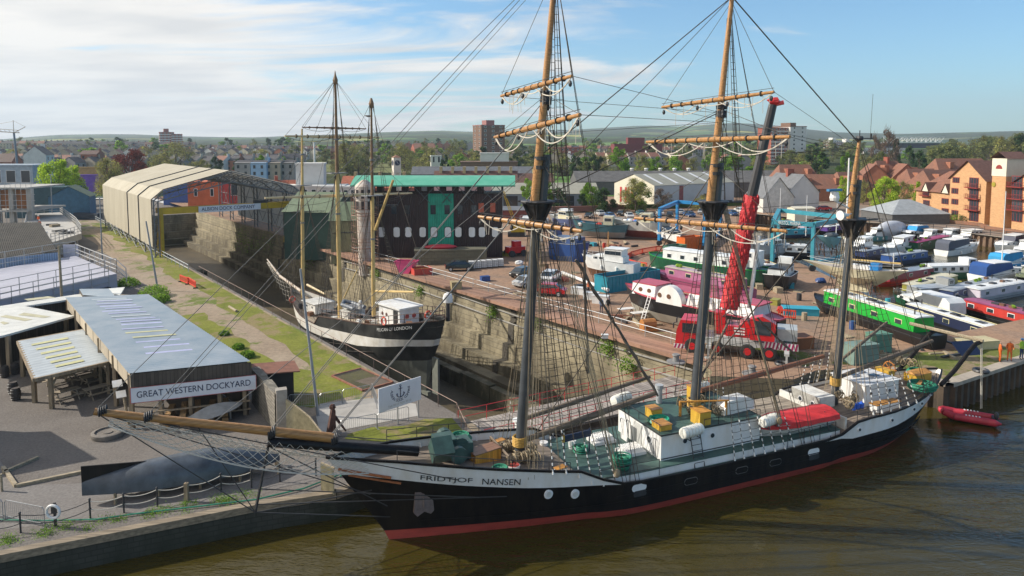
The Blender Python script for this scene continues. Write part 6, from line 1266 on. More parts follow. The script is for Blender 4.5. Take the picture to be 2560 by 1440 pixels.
for f in(0,1):
 d=MB();d.lathe([(.78,-.03),(.78,.03)],(0,-1.05,12.9)if f==0 else(-1.05,0,12.9),20,0,'y' if f==0 else 'x')
 for k in range(12):a=k*PI/6;p=(.62*math.sin(a),.62*math.cos(a));q=(.74*math.sin(a),.74*math.cos(a));d.bar((p[0],-1.09,12.9+p[1])if f==0 else(-1.09,p[0],12.9+p[1]),(q[0],-1.09,12.9+q[1])if f==0 else(-1.09,q[0],12.9+q[1]),.03,n=4,m=1)
 for a,l in((-.3,.55),(2.2,.38)):d.bar((0,-1.1,12.9)if f==0 else(-1.1,0,12.9),(l*math.sin(a),-1.1,12.9+l*math.cos(a))if f==0 else(-1.1,l*math.sin(a),12.9+l*math.cos(a)),.035,n=4,m=1)
 d.build('clock_face',[M('dark clock face',(.02,.03,.06),.5),wht],t_)
block('office_block','white office building with a raised block behind the barque masts',X(790,205),205,1.8,17,9,6.2,.1,wcon,(7,2),cat='office',ww=1.1,wh=.9)
block('office_block','tall plain white block with small sign behind the barque foremast',X(778,210),210,1.8,8,7,12.5,.15,wcon,(0,1),cat='office',faces=())
block('office_block','long white office wing running to the green roofed hall',X(860,205),205,1.8,12,9,6.0,.1,wcon,(6,2),cat='office',ww=1.0,wh=.9)
t_=thing('flue','slim white flue pipe rising among roofs behind the barque','flue',(X(787,290),290,9));d=MB();d.bar((0,0,0),(0,0,12),.35,n=8);d.build('pipe',wht,t_);d=MB();d.lathe([(.5,11.6),(.5,12.2)],n=8);d.build('cap',wcon,t_)
def gabled(name,lb,cat,c,wx,dp,he,hr,rz,wall,roof,chim=0,chm=None,hip=0,z=2.3,over=.3,wins=(),dorm=0,cw=1.0):
 t_=thing(name,lb,cat,(c[0],c[1],z),rz);d=MB();d.ext([(-dp/2,-2),(dp/2,-2),(dp/2,he),(0,hr-.12),(-dp/2,he)]if not hip else[(-dp/2,-2),(dp/2,-2),(dp/2,he),(-dp/2,he)],-wx/2,wx/2);d.build('wall',wall,t_)
 d=MB();e=wx/2+over;f=dp/2+over;hh=he-over*(hr-he)/(dp/2);d.add([(-e,-f,hh),(e,-f,hh),(e-hip,0,hr),(-e+hip,0,hr),(-e,f,hh),(e,f,hh)],[(0,1,2,3),(3,2,5,4)]+([(0,3,4),(1,5,2)]if hip else[]));ro=d.build('roof',roof,t_)
 for i in range(chim):d=MB();x=-wx/2+wx*(i+.5)/chim;d.box(x-cw*.45,x+cw*.45,-cw,cw,hr-1.2,hr+1.2);d.box(x-cw*.5,x+cw*.5,-cw*1.08,cw*1.08,hr+1.2,hr+1.35);d.build('chimney',chm or wall,ro)
 for i in range(dorm):d=MB();x=-wx/2+wx*(i+.5)/dorm;d.box(x-.8,x+.8,-f*.75,-f*.3,lerp(he,hr,.3),lerp(he,hr,.75));d.build('dormer',wall,ro)
 for face,x,zz,w_,h_ in wins:
  d=MB()
  if face==0:d.box(x-w_/2,x+w_/2,-dp/2-.06,-dp/2+.03,zz,zz+h_)
  else:d.box(-wx/2-.06,-wx/2+.03,x-w_/2,x+w_/2,zz,zz+h_)
  d.build('window',glass,t_)
 return t_
buff=M('buff chimney brick',(.40,.33,.18),.85,.15,1.5);redt=M_brick('red clay tiles',(.27,.12,.075),(.18,.08,.055),.5,.35,(.14,.075,.055),.5);brt=M('brown roof tiles',(.13,.065,.05),.8,.25,1.5);slate=M('grey slate roof',(.13,.135,.145),.6,.2,1)
gabled('terrace','row of houses with brown roofs and big buff chimneys above the green roof','terrace',(X(1190,232),232),27,9,5.6,9.2,.02,M('pink render',(.45,.30,.30),.8),brt,7,buff)
gabled('terrace','dark slate row with glazing behind the buff chimneys','terrace',(X(1180,262),262),44,8,7.0,9.6,.02,slate,slate)
gabled('terrace','row with red roofs left of the clock tower','terrace',(X(950,232),232),24,9,4.0,7.5,.02,redbr,M('orange red tiles',(.36,.11,.06),.8,.2,1),3,buff)
gabled('terrace','orange roofed houses between the fabric shed and the white office','terrace',(X(690,215),215),11,9,3.4,7.0,.35,wcon,M('orange red tiles',(.36,.11,.06)),1,redbr)
gabled('pink_house','pink rendered house with brown roof behind the foremast','house',(X(1335,232),232),12,9,5.2,8.4,.05,M('pink render',(.45,.30,.30)),brt,1,buff,wins=[(0,-3,2.6,1,1.3),(0,1.5,2.6,1,1.3)])
cream=M('cream cladding',(.62,.58,.46),.55,.08,.5);gclad=M('white cladding in shade',(.45,.46,.47),.55,.07,.5)
roofg=M('pale olive grey roof',(.30,.29,.235),.7,.12,.4);dcor=M('dark asbestos roof',(.15,.145,.14),.85,.25,.6,wave=('X',1.3,.5))
a,b=G(1542,522,ZR),G(1640,512,ZR)
t_=thing('warehouse','cream and white warehouse with a gable facing left and red hangings','warehouse');W0=Vector((33,205,ZR));wa=rad(-34)
Wl=lambda x,y,z=0:(x,y,z)
t_.location=G(1635,520,ZR);t_.rotation_euler=(0,0,rad(33))
d=MB();d.ext([(0,-1),(17,-1),(17,6.3),(8.5,9.2),(0,6.3)],0,34,ends=False);d.build('wall',gclad,t_)  # side wall greyer than the gable, its shade put into the colour
d=MB();d.poly([(0,0,-1),(0,17,-1),(0,17,6.3),(0,8.5,9.2),(0,0,6.3)]);d.build('gable',cream,t_)
d=MB();d.add([(-.2,-.3,6.35),(34,-.3,6.35),(34,8.5,9.32),(-.2,8.5,9.32),(-.2,17.3,6.35),(34,17.3,6.35)],[(0,1,2,3),(3,2,5,4)]);d.build('roof',roofg,t_)
for i in range(5):d=MB();d.add([(3+i*6.3,.6,6.72),(4.2+i*6.3,.6,6.72),(4.2+i*6.3,8,9.2),(3+i*6.3,8,9.2)],[(0,1,2,3)]);d.build('skylight',wht,t_)
for i,y in enumerate((9.2,10.6,11.8,12.9,14.0)):
 d=MB();
 if i in(0,1,2,4):d.box(-.12,-.04,y-.35,y+.35,.8,5.3);d.build('hanging',M('red cloth',(.5,.03,.03),.7),t_)
for x,z in((3.0,2.5),(6.5,2.5),(21,2.2)):d=MB();d.box(x-.7,x+.7,-.06,.02,z,z+1.1);d.build('window',glass,t_)
d=MB();d.box(10,11.6,-.1,-.02,0,6.0);d.build('downpipe_panel',M('dusky red panel',(.25,.07,.07),.6),t_)
gabled('long_shed','long dark corrugated shed behind the white warehouse','shed',(X(1640,262),262),62,18,4.6,8.0,.06,M('dark shed wall',(.10,.1,.1),.8),dcor)
gabled('long_shed','dark corrugated shed roof right of the warehouse behind the crane','shed',(X(1850,245),245),26,16,5.2,8.8,.06,M('dark shed wall',(.10,.1,.1)),dcor)
for i in range(5):d=MB();d.box(-.5,.5,-.5,.5,0,.7);d.lathe([(.9,.7),(.6,1.1)],n=8);one('roof_vent',d,wcon,'small white ventilator on the dark shed roof, '+('first','second','third','fourth','fifth')[i]+' from the left','ventilator','ventilators on the dark shed',(X(1580+i*36,262),262+.4*i,10.2))
gabled('workshop_unit','low workshop with pale roof and blue grey front behind the foremast','workshop',(X(1360,205),205),30,15,4.2,6.8,.03,M('blue grey cladding',(.19,.24,.30),.6),roofg,wins=[(0,-10,.3,4,3.2),(0,-3,.3,4,3.2),(0,6,.3,4,3.2)])
gabled('yard_store','low brick store with grey roof behind the boats left of the foremast','store',(X(1290,165),165),9,7,3.0,3.6,0,M('dark red brick wall',(.20,.06,.05),.85),slate)
d=MB();a,b=G(1300,535,ZR),G(1560,528,ZR);d.bar(a+Vector((0,0,1)),b+Vector((0,0,1)),1.0,n=4);one('boundary_wall',d,M_brick('red boundary brick',(.26,.09,.06),(.18,.1,.08),.45,.15),'red brick boundary wall behind the parked cars','wall')
d=MB();a,b=G(1560,525,ZR),G(1900,515,ZR);d.bar(a+Vector((0,0,.8)),b+Vector((0,0,.8)),.8,n=4);one('hedge',d,leafmat('hedge leaf',(.04,.07,.02)),'dark clipped hedge behind the blue boat hoist','hedge')
halft=M('white half timber',(.55,.54,.5),.8)
gabled('pub','black and white half-timbered house with steep grey roof below the white tower','pub',(X(1925,190),190),9,9,4.2,9.4,.2+PI/2,halft,slate)
gabled('pub','white gabled house with grey roof and chimney right of the crane boom','house',(X(1975,195),195),12,10,5.2,10.0,.25+PI/2,wcon,slate,1,redbr)
gabled('yard_hut','cream flat hut at the marina road','hut',(X(2005,172),172),5,4,2.6,2.9,.1,cream,cream)
for px,Y,wx,he,hr,rz,ch,lb in((1985,235,14,6,11.2,.1,0,'red-roofed building with a hipped end behind the white gabled house'),(2050,225,18,4.2,8.4,-.1,0,'long low orange-roofed house behind the mizzen mast'),(2120,225,12,4.6,9.2,.3,0,'orange-roofed house right of the mizzen mast'),(2180,250,12,6.0,11.0,PI/2-.3,0,'brick house with steep red gable, left one of the central pair'),(2215,252,12,6.2,12.0,.2,1,'brick house with wide red roof behind the bright green tree'),(2255,246,10,6.0,11.2,PI/2-.2,0,'brick house with steep red gable, right one of the central pair'),(2300,240,14,4.8,9.6,.2,0,'red-roofed house left of the brick flats'),(2350,225,18,5.2,9.8,.35,0,'long red roof behind the low wing of the flats'),(2395,262,22,7.5,12.6,.1,0,'red roof far behind the brick flats')):
 gabled('estate_house',lb,'house',(X(px,Y),Y),wx,10,he,hr,rz,M('estate brick',(.30,.12,.07),.85,.15,1),redt,ch,redbr,hip=2 if abs(rz)<1 else 0,dorm=2,wins=[(0,-2,2.8,1.2,1.2),(0,2,2.8,1.2,1.2),(1,0,2.8,1.2,1.2)])
gabled('boathouse','low grey pyramid-roofed shelter in front of the flats','shelter',(X(2265,165),165),14,12,2.4,5.2,.1,M('dark shed wall',(.10,.1,.1)),M('pale slate',(.30,.32,.33),.5),hip=6)
fp,fq=G(2288,534,ZR),G(2660,590,ZR);fang=math.atan2(fq.y-fp.y,fq.x-fp.x)
FT=thing('apartment_building','four-storey orange brick flats with red balconies and gabled roofs on the right','apartment building',fp,fang)
def FQ(px,py,y=0):
 w=AP(px,py,fp[:2],fq[:2])-fp;return(w.x*math.cos(fang)+w.y*math.sin(fang),w.z)
ob=M_brick('orange brick',(.60,.34,.16),(.48,.30,.17),.6,.2,(.50,.27,.13),.25,msize=.02);rbal=M('dark red balcony',(.24,.03,.025),.5,.1)
E0=FQ(2385,500)[0];E1=FQ(2476,500)[0];E2=FQ(2497,500)[0];E3=FQ(2532,500)[0];E4=FQ(2545,500)[0];EN=E4+16
h1=FQ(2340,478)[1];h2=FQ(2430,447)[1];hap=FQ(2430,403)[1];htw=FQ(2515,396)[1];htw0=FQ(2515,440)[1];h1r=FQ(2370,437)[1]
d=MB();d.box(0,E0,0,13,-.5,h1);d.box(E0,E1,-1.2,13,-.5,h2);d.box(E1,E2,.6,13,-.5,h2);d.box(E3,E4,.6,13,-.5,h2);d.box(E4,EN,-1.2,13,-.5,h2)
d.add([(E0,-1.2,h2),(E1,-1.2,h2),((E0+E1)/2,-1.2,hap)],[(0,1,2)]);d.add([(E4,-1.2,h2),(EN,-1.2,h2),((EN+E4)/2,-1.2,hap+.5)],[(0,1,2)]);d.build('wall',ob,FT)
d=MB();d.box(E2,E3,-1.9,2.5,-.5,htw0);d.build('stair_tower',ob,FT);d=MB();d.box(E2-.1,E3+.1,-2.0,2.6,htw0,htw);d.build('tower_head',cream,FT)
d=MB();m_=(E2+E3)/2;d.add([(E2-.5,-2.4,htw),(m_,-2.4,htw+1.5),(m_,3,htw+1.5),(E2-.5,3,htw),(E3+.5,-2.4,htw),(E3+.5,3,htw)],[(0,1,2,3),(1,4,5,2)]);d.build('tower_roof',brt,FT)
d=MB();d.add([(m_-.9,-2.05,htw0+1.6),(m_+.9,-2.05,htw0+1.6)]+[(m_+.9*math.cos(a),-2.05,htw0+1.6+.9*math.sin(a))for a in[PI*i/8 for i in range(1,8)]],[(0,1,2,3,4,5,6,7,8)]);d.build('half_round_window',rbal,FT)
d=MB();mm_=(E0+E1)/2
d.add([(E0-.4,-1.7,h2-.3),(mm_,-1.7,hap+.2),(mm_,13,hap+.2),(E0-.4,13,h2-.3),(E1+.4,-1.7,h2-.3),(E1+.4,13,h2-.3)],[(0,1,2,3),(1,4,5,2)]);mm2=(E4+EN)/2
d.add([(E4-.4,-1.7,h2-.3),(mm2,-1.7,hap+.7),(mm2,13,hap+.7),(E4-.4,13,h2-.3),(EN+.4,-1.7,h2-.3),(EN+.4,13,h2-.3)],[(0,1,2,3),(1,4,5,2)]);d.add([(E1,.3,h2-.1),(E2,.3,h2-.1),(E2,6,hap-.5),(E1,6,hap-.5)],[(0,1,2,3)]);d.build('roof',brt,FT)
d=MB();d.add([(-.5,-.6,h1-.2),(E0,-.6,h1-.2),(E0,6.5,h1r+.6),(3.5,6.5,h1r+.6),(-.5,13.6,h1-.2),(E0,13.6,h1-.2)],[(0,1,2,3),(3,2,5,4),(0,3,4)]);d.build('roof',redt,FT)
for x in(FQ(2318,500)[0],FQ(2368,500)[0]):
 d=MB();d.add([(x-1.1,-.7,h1-.2),(x+1.1,-.7,h1-.2),(x,-.7,h1+1.8)],[(0,1,2)],0);d.add([(x-1.4,-.8,h1-.1),(x,-.8,h1+2.1),(x,3.4,h1+2.1),(x-1.4,1.2,h1-.1),(x+1.4,-.8,h1-.1),(x+1.4,1.2,h1-.1)],[(0,1,2,3),(1,4,5,2)],1);d.build('dormer',[cream,brt],FT)
def fwin(px,py,w,h,y0,bal=0):
 x,z=FQ(px,py);o=MB();o.box(x-w/2-.12,x+w/2+.12,y0-.07,y0+.03,z-h/2-.12,z+h/2+.12,1);o.box(x-w/2,x+w/2,y0-.1,y0+.03,z-h/2,z+h/2,0)
 for k in(-1,0,1):o.box(x+k*w/3.2-.04,x+k*w/3.2+.04,y0-.13,y0+.03,z-h/2,z+h/2,1)
 wn=o.build('window',[glass,rbal],FT)
 if bal:
  o=MB();o.box(x-w*.75,x+w*.75,y0-.9,y0,z-h/2-.15,z-h/2-.03);rail(o,[(x-w*.75,y0-.05,z-h/2),(x-w*.75,y0-.88,z-h/2),(x+w*.75,y0-.88,z-h/2),(x+w*.75,y0-.05,z-h/2)],.95,.35,.035,(.05,),4);o.build('balcony',rbal,FT)
for py in(479,511):fwin(2316,py+0,2.2,2.0,0,1)
fwin(2314,532,2.4,1.6,0)
for py in(503,528):fwin(2363,py,2.2,1.2,0)
fwin(2402,450,2.0,1.1,-1.2)
for py in(477,504,532):fwin(2399,py,2.0,1.1,-1.2)
for py in(457,484,513,540):fwin(2447,py,2.6,2.2,-1.2,1 if py<530 else 0)
for py in(454,482,512):fwin(2486,py,1.3,1.3,.6)
for py in(454,484,512,540):fwin(2556,py,2.6,2.2,-1.2,1 if py<530 else 0)
for py in(454,482,512):fwin(2536,py,1.3,1.3,.6)
d=MB();x,z=FQ(2505,461);d.lathe([(.55,-.05),(.55,.05)],(x,-1.98,z),16,0,'y');d.build('round_plaque',M('brass green',(.3,.25,.03),.4),FT)
lw=[G(2265,548,ZR),G(2450,566,ZR),G(2465,575,ZR),G(2660,600,ZR)];d=MB()
for a,b in zip(lw,lw[1:]):d.bar(a+Vector((0,0,.45)),b+Vector((0,0,.45)),.5,n=4)
one('garden_wall',d,M_brick('garden brick',(.33,.14,.08),(.2,.12,.08),.45,.15),'low red brick garden wall in front of the flats','wall')
for i in range(16):
 px=2270+i*21;q=G(px,541+i*1.9,ZR);
 if 2440<px<2480:continue
 d=MB();
 for k in range(420):v=Vector((R.gauss(0,1),R.gauss(0,1),R.gauss(0,1))).normalized();p=Vector((v.x*1.7,v.y*1.2,.8+v.z*.8))*R.uniform(.8,1.05);u=Vector((R.gauss(0,1),R.gauss(0,1),R.gauss(0,1))).normalized()*.16;w_=u.orthogonal().normalized()*.16;d.add([p-u,p+u,p+w_],[(0,1,2)],k%2)
 one('shrub',d,LM['bright' if px in(2480,2501)else 'dark' if i%3 else 'green'],('yellow-green' if px in(2480,2501)else 'dark green')+' garden shrub before the flats, number from the left being '+str(i+1)if 0 else(('yellow-green' if px in(2480,2501)else 'dark clipped')+' shrub behind the garden wall '+('at the low wing' if px<2380 else 'below the main gable' if px<2480 else 'below the stair tower' if px<2530 else 'at the right edge')),'shrub','garden shrubs before the flats',q)
rl=thing('promenade_railing','dark railing along the brown path above the marina piling','railing');d=MB();rail(d,[G(*q,ZR)for q in[(1935,533),(2030,545),(2110,553),(2240,563),(2400,580),(2600,603)]],1.2,3.0,.06,(.5,));d.build('rails',steel,rl)
HX0,HX1,HY=-22.3,-1.6,112.5;hb_=thing('dock_hall','dark brown hall with green curved roof, a bright green bay and white window openings','hall');dbrn=M('dark maroon cladding',(.034,.015,.016),.5,.4,.5,wave=('X',1.1,.5));gpan=M('bright green cladding',(.01,.30,.20),.5,.2,.8,wave=('X',1.1,.25));groof=M('green curved roof',(.06,.34,.22),.5,.18,.6,col2=(.12,.40,.28))
zT=DY(1100,484,HY).z;zR0=DY(1100,458,HY).z;d=MB();d.box(HX0,HX1,HY,HY+7,0,zT);d.build('wall',dbrn,hb_)
xg0,xg1=DY(1070,500,HY).x,DY(1134,500,HY).x;d=MB();d.box(xg0,xg1,HY-.12,HY-.02,ZR,zT+.0);d.build('green_bay',gpan,hb_)
d=MB();
for i in range(9):x=lerp(HX0+1,HX1-3.5,i/8);d.box(x-.55,x+.55,HY+.4,HY+.7,zT,zR0);
for i in range(10):x=lerp(HX0+.2,HX1-4.4,i/9);
d.box(HX0,HX1-3.2,HY+.5,HY+.8,zT,zT+.4);d.box(HX0,HX1-3.2,HY+.5,HY+.8,zR0-.35,zR0+.2)
for x in(HX0,HX1):d.bar((x,HY+.6,zT),(x,HY+.6,zR0+.3),.15,n=4);d.bar((x,HY+6,zT),(x,HY+6,zR0+.3),.15,n=4)
d.build('clerestory_post',dbrn,hb_)
rows=[];xr0,xr1=DY(882,455,HY).x,DY(1288,452,HY).x
for x in(xr0,lerp(xr0,xr1,.33),lerp(xr0,xr1,.66),xr1):rows.append([(x,HY-1.6+10.2*j/10,zR0-.25+1.35*math.sin(PI*j/10))for j in range(11)])
d=MB();d.grid(rows);d.grid([[(p[0],p[1],p[2]-.22)for p in r]for r in rows]);d.path([(p[0],p[1],p[2]-.1)for p in rows[0]],.13,4);d.bar((xr0,HY-1.6,zR0-.32),(xr1,HY-1.6,zR0-.32),.14,n=4);d.build('roof',groof,hb_)
for px in(954,992,1021,1057,1085,1120,1146,1180,1205,1238):
 x=DY(px,575,HY).x;z=DY(px,580,HY).z;d=MB();slot(d,x,HY-.14,z,1.2,1.8,.4,1);slot(d,x,HY-.17,z,1.0,1.6,.33,0);d.build('white_shutter',[wht,steel],hb_)
for px in(1083,1118):x=DY(px,524,HY).x;z=DY(px,524,HY).z;d=MB();d.box(x-.42,x+.42,HY-.16,HY-.05,z-.75,z+.75);d.build('window',glass,hb_)
for px in(985,1018,1150,1185):x=DY(px,524,HY).x;z=DY(px,524,HY).z;d=MB();d.box(x-.42,x+.42,HY-.06,HY+.01,z-.7,z+.7);d.build('window',glass,hb_)
for px in(1203,1232):x=DY(px,524,HY).x;z=DY(px,519,HY).z;d=MB();d.box(x-.42,x+.42,HY-.06,HY+.01,z-.75,z+.75);d.build('window',M('red seen through opening',(.4,.1,.06),.7),hb_)
d=MB()
for px in(1035,1090,1145,1200,1240):
 x=DY(px,500,HY).x
 for s_ in(-1,1):d.bar((x,HY-1.3,zR0-.3),(x+s_*2.6,HY-.05,zT-1.6),.07,n=4)
d.build('roof_strut',wantf,hb_)
t_=thing('round_tower','white rust-streaked round tower with arched openings at the left end of the dark hall','tower',(DY(912,600,109).x,109.5,0));rw=M('rust streaked white',(.62,.58,.53),.7,.2,1.2,col2=(.38,.26,.19),bump=.2,sv=(1,1,.3));d=MB();zt_=DY(912,460,109).z;d.lathe([(1.15,0),(1.2,5.5),(1.3,zt_-4.6),(1.55,zt_-4.4),(1.55,zt_-.4),(1.3,zt_-.1),(.4,zt_+.6)],n=12);d.build('shell',rw,t_,True)
for z in(zt_-4.0,zt_-2.2):
 for a in(-2.2,-1.57,-.95,-.4,-2.8):d=MB();d.box(-.22,.22,-.06,.04,0,1.35);o=d.build('arched_opening',M('dark opening',(.04,.03,.03),.8),t_);o.location=(1.56*math.cos(a),1.56*math.sin(a),z);o.rotation_euler=(0,0,a+PI/2)
d=MB()
for z in(4.5,9.6):d.torus((0,0,z),2.1,.07,14,4);d.torus((0,0,z+1),2.1,.04,14,4)
for k in range(9):a=k*.7;d.bar((2.1*math.cos(a),2.1*math.sin(a),1),(2.1*math.cos(a),2.1*math.sin(a),zt_-2),.04,n=4)
for k in range(10):d.torus((0,0,2+k*1.0),2.12,.03,12,3)
d.build('scaffold',M('rusty scaffold',(.28,.16,.12),.7),t_)
gabled('green_shed','dark green shed with pale green roof behind the barque mizzen','shed',(X(805,128),128),9,12,6.6,9.6,-.2,M('dark green cladding',(.012,.045,.035),.6),M('pale green roof',(.13,.17,.105),.7))
gabled('green_shed','olive wall shed with low roof left of the round tower','shed',(X(862,120),122),5,8,5.6,8.3,.1,M('olive cladding',(.22,.22,.13),.7),M('pale green roof',(.22,.30,.18)))
block('painted_hall','orange-red painted hall wall seen through the fabric shed',X(507,200),204,2,9.2,8,7.2,.02,M('orange painted wall',(.50,.12,.05),.7,.15,.6),(2,1),cat='hall',ww=.8,wh=2)
block('painted_hall','red painted hall with dark doors right of the orange hall',X(587,200),204,2,9.0,8,7.6,.02,M('red painted wall',(.42,.05,.05),.7,.15,.6),(1,1),cat='hall',ww=2.5,wh=3)
block('painted_hall','blue hall gable beyond the fabric shed',X(440,216),220,2,8.6,8,7.4,.02,M('blue painted wall',(.06,.12,.35),.7),(0,1),cat='hall',faces=())
s0_,s1_,tl,tr_=129.5,183,24.3,50.5;ze,zc,za=11.3,12.9,15.9
fab=M('cream fabric',(.43,.385,.285),.75,.08,.35,col2=(.52,.475,.37),sv=(1,1,.25),tr=.18);fabd=M('grey fabric inside',(.42,.39,.33),.8,.1,.4,tr=.5)
FS=thing('fabric_shed','huge cream fabric shed on lattice legs over the head of the dry dock','shed');tm=(tl+tr_)/2
prf=[(tl,3.2),(tl,ze),(tl+1.9,zc),(tm,za),(tr_-1.9,zc),(tr_,ze),(tr_,3.6)]
d=MB();d.grid([[K(s,t,z)for t,z in prf[:4]]for s in[lerp(s0_,s1_,i/9)for i in range(10)]]);d.build('roof_cover',fab,FS)
d=MB();d.grid([[K(s,t,z)for t,z in prf[3:6]]for s in[lerp(s0_,s1_,i/9)for i in range(10)]]);d.grid([[K(s,t,z)for t,z in prf[5:]]for s in(s0_,150,171)]);d.build('roof_cover',fabd,FS)
sm_=MB()
for s in(s0_+.2,141,152):sm_.path([K(s,t-.06*(t<tm),z+.07)for t,z in(prf[:4]if s>s0_+1 else prf[:4])],.13 if s>s0_+1 else.09,4)
sm_.build('seam',M('dark seam',(.06,.06,.06),.7),FS)
trs=M('lattice steel',(.14,.145,.15),.6,.2,1);
for bi_,s in enumerate([s0_,138,147,156,165,174,s1_]):
 d=MB();up=[K(s,t+(.2 if t<tm-1 else-.2 if t>tm+1 else 0),z-.2)for t,z in prf[1:6]];dn=[K(s,t,z)for t,z in((tl+.9,ze-.3),(tl+2.6,zc-1.5),(tm,za-2.0),(tr_-2.6,zc-1.5),(tr_-.9,ze-.3))]
 d.path(up,.13,4);d.path(dn,.13,4)
 for a in range(4):
  k=2 if a in(0,3)else 6
  for i in range(k):p0,p1=up[a].lerp(up[a+1],i/k),up[a].lerp(up[a+1],(i+1)/k);q0,q1=dn[a].lerp(dn[a+1],i/k),dn[a].lerp(dn[a+1],(i+1)/k);d.bar(p0,q0,.06,n=3);d.bar(q0,p1,.06,n=3)
 for t in(tl,tr_):
  zg=ZL if t==tl else ZR;o_=.9 if t==tl else-.9
  t2=t+o_*.25;d.bar(K(s,t2,zg),K(s,t2,ze),.13,n=4);d.bar(K(s,t+o_,zg),K(s,t+o_,ze-.3),.13,n=4)
  for i in range(8):z=lerp(zg,ze-.3,i/8);z2_=lerp(zg,ze-.3,(i+1)/8);d.bar(K(s,t,z),K(s,t+o_,z2_),.05,n=3)
 d.build('lattice_frame',trs,FS)
d=MB()
for i in range(7):
 s,s2_=lerp(s0_,s1_,i/7),lerp(s0_,s1_,(i+1)/7)
 d.bar(K(s,tl,ZL),K(s2_,tl,3.4),.06,n=3);d.bar(K(s2_,tl,ZL),K(s,tl,3.4),.06,n=3);d.bar(K(s,tr_-.3,4),K(s2_,tr_-.3,ze),.06,n=3);d.bar(K(s2_,tr_-.3,4),K(s,tr_-.3,ze),.06,n=3)
for z in(3.4,6,8.5):d.bar(K(s0_,tl+.2,z),K(s1_,tl+.2,z),.07,n=3);d.bar(K(s0_,tr_-.3,z),K(s1_,tr_-.3,z),.07,n=3)
d.build('bracing',trs,FS)
GC=thing('gantry_crane','yellow gantry crane spanning the dry dock inside the fabric shed, with a white company board','gantry crane');ycr=M('crane yellow',(.56,.36,.02),.5,.15,.8);s=130.8;d=MB();d.bar(K(s,tl+1.2,9.2),K(s,tr_-1.5,9.2),.75,n=4);d.bar(K(s+2,tl+1.2,9.2),K(s+2,tr_-1.5,9.2),.6,n=4);d.build('girder',ycr,GC)
for t in(tl+1.6,tr_-2):d=MB();d.bar(K(s,t,ZL),K(s,t,9),.35,n=4);d.bar(K(s+4,t,ZL),K(s+1,t,9),.25,n=4);d.build('leg',ycr,GC)
d=MB();d.bar(K(s,tr_-9,9.9),K(s,tr_-6.5,9.9),.5,n=4);d.build('hoist',steel,GC)
gb=K(s-.85,0,0);mid=K(s-.88,tl+1.2+11.6,9.2);ga_=math.atan2(DN[1],DN[0]);bd=thing('company_board','white board with dark capitals fixed to the yellow gantry girder','sign',mid,ga_);d=MB();d.box(-5.4,5.4,-.04,.04,-.55,.55);d.build('board',M('white sign board',(.66,.68,.72)),bd);text('ALBION DOCK COMPANY',.9,navy,bd,(-.3,-.06,0),(PI/2,0,0),.01,w=9.2)
pconc=M('pale new concrete',(.40,.385,.355),.85,.12,.5,bump=.2);scaf=M('scaffold tube',(.40,.40,.40),.5,.15,metal=.3)
cz=G(60,600,ZL);t_=thing('unfinished_building','unfinished concrete building frame with slabs and columns at the left edge','construction site');Yc=150.0
x0=DY(-60,500,Yc).x;x1=DY(75,500,Yc).x
for zt2 in(DY(0,468,Yc).z,DY(0,525,Yc).z):d=MB();d.box(x0,x1,Yc-1,Yc+12,zt2-.35,zt2);d.build('floor_slab',pconc,t_)
for px in(-10,27,72):xx=DY(px,500,Yc).x;d=MB();d.box(xx-.5,xx+.5,Yc,Yc+1,ZL,DY(0,468,Yc).z-.35);d.build('column',pconc,t_);
d=MB()
for px in range(-40,100,13):xx=DY(px,500,Yc).x;d.bar((xx,Yc-1.3,ZL),(xx,Yc-1.3,DY(0,455,Yc).z),.05,n=4)
for py in(455,461,485,500,512):zz=DY(0,py,Yc).z;d.bar((x0,Yc-1.3,zz),(x1+2,Yc-1.3,zz),.05,n=4)
d.build('scaffold',scaf,t_)
for px in(12,50):xx=DY(px,505,Yc).x;d=MB();d.box(xx-1.3,xx+1.3,Yc+.6,Yc+.8,DY(0,522,Yc).z,DY(0,475,Yc).z);d.build('brown_infill',M('orange brown board',(.28,.12,.05),.8),t_)
block('balcony_block','pale blue grey block with dark bays behind the concrete frame',X(20,215),215,1.5,22,10,12.2,.0,M('pale blue grey render',(.30,.36,.42),.7),(5,2),cat='building',ww=2.6,wh=3.6,sill=.2)
Yd=118.0;t_=thing('concrete_deck','raised concrete deck under construction with guard posts and building materials','construction site');P4=[G(60,600,4.6),G(100,640,4.6),G(150,612,4.6),G(206,580,4.6),G(185,555,4.6),G(140,535,4.6),G(60,545,4.6)];P4=[G(*q,4.2)for q in[(60,592),(128,607),(204,583),(190,562),(150,530),(70,535)]]
d=MB();d.prism(P4,3.1,4.2);d.build('deck_slab',pconc,t_);d=MB();rail(d,[p+Vector((0,0,0))for p in P4]+[P4[0]],1.5,1.6,.05,(.33,.66));d.build('guard_posts',scaf,t_)
d=MB();
for q in((110,600),(150,598),(190,585)):p=G(*q,4.2);d.bar(Vector((p.x,p.y,ZL)),Vector((p.x,p.y,3.1)),.3,n=6)
d.build('column',pconc,t_)
for i in range(12):q=(R.uniform(80,180),R.uniform(560,585));d=MB();d.box(-R.uniform(.5,1.4),R.uniform(.5,1.4),-.4,.4,0,R.uniform(.15,.7));one('material_stack',d,R.choice((wht,wpale,pconc,steel)),'low stack of building materials on the raised concrete deck '+('near its left end' if q[0]<115 else 'near its middle' if q[0]<150 else 'near its right corner'),'material stack','building materials on the concrete deck',G(*q,4.2),R.uniform(0,3))
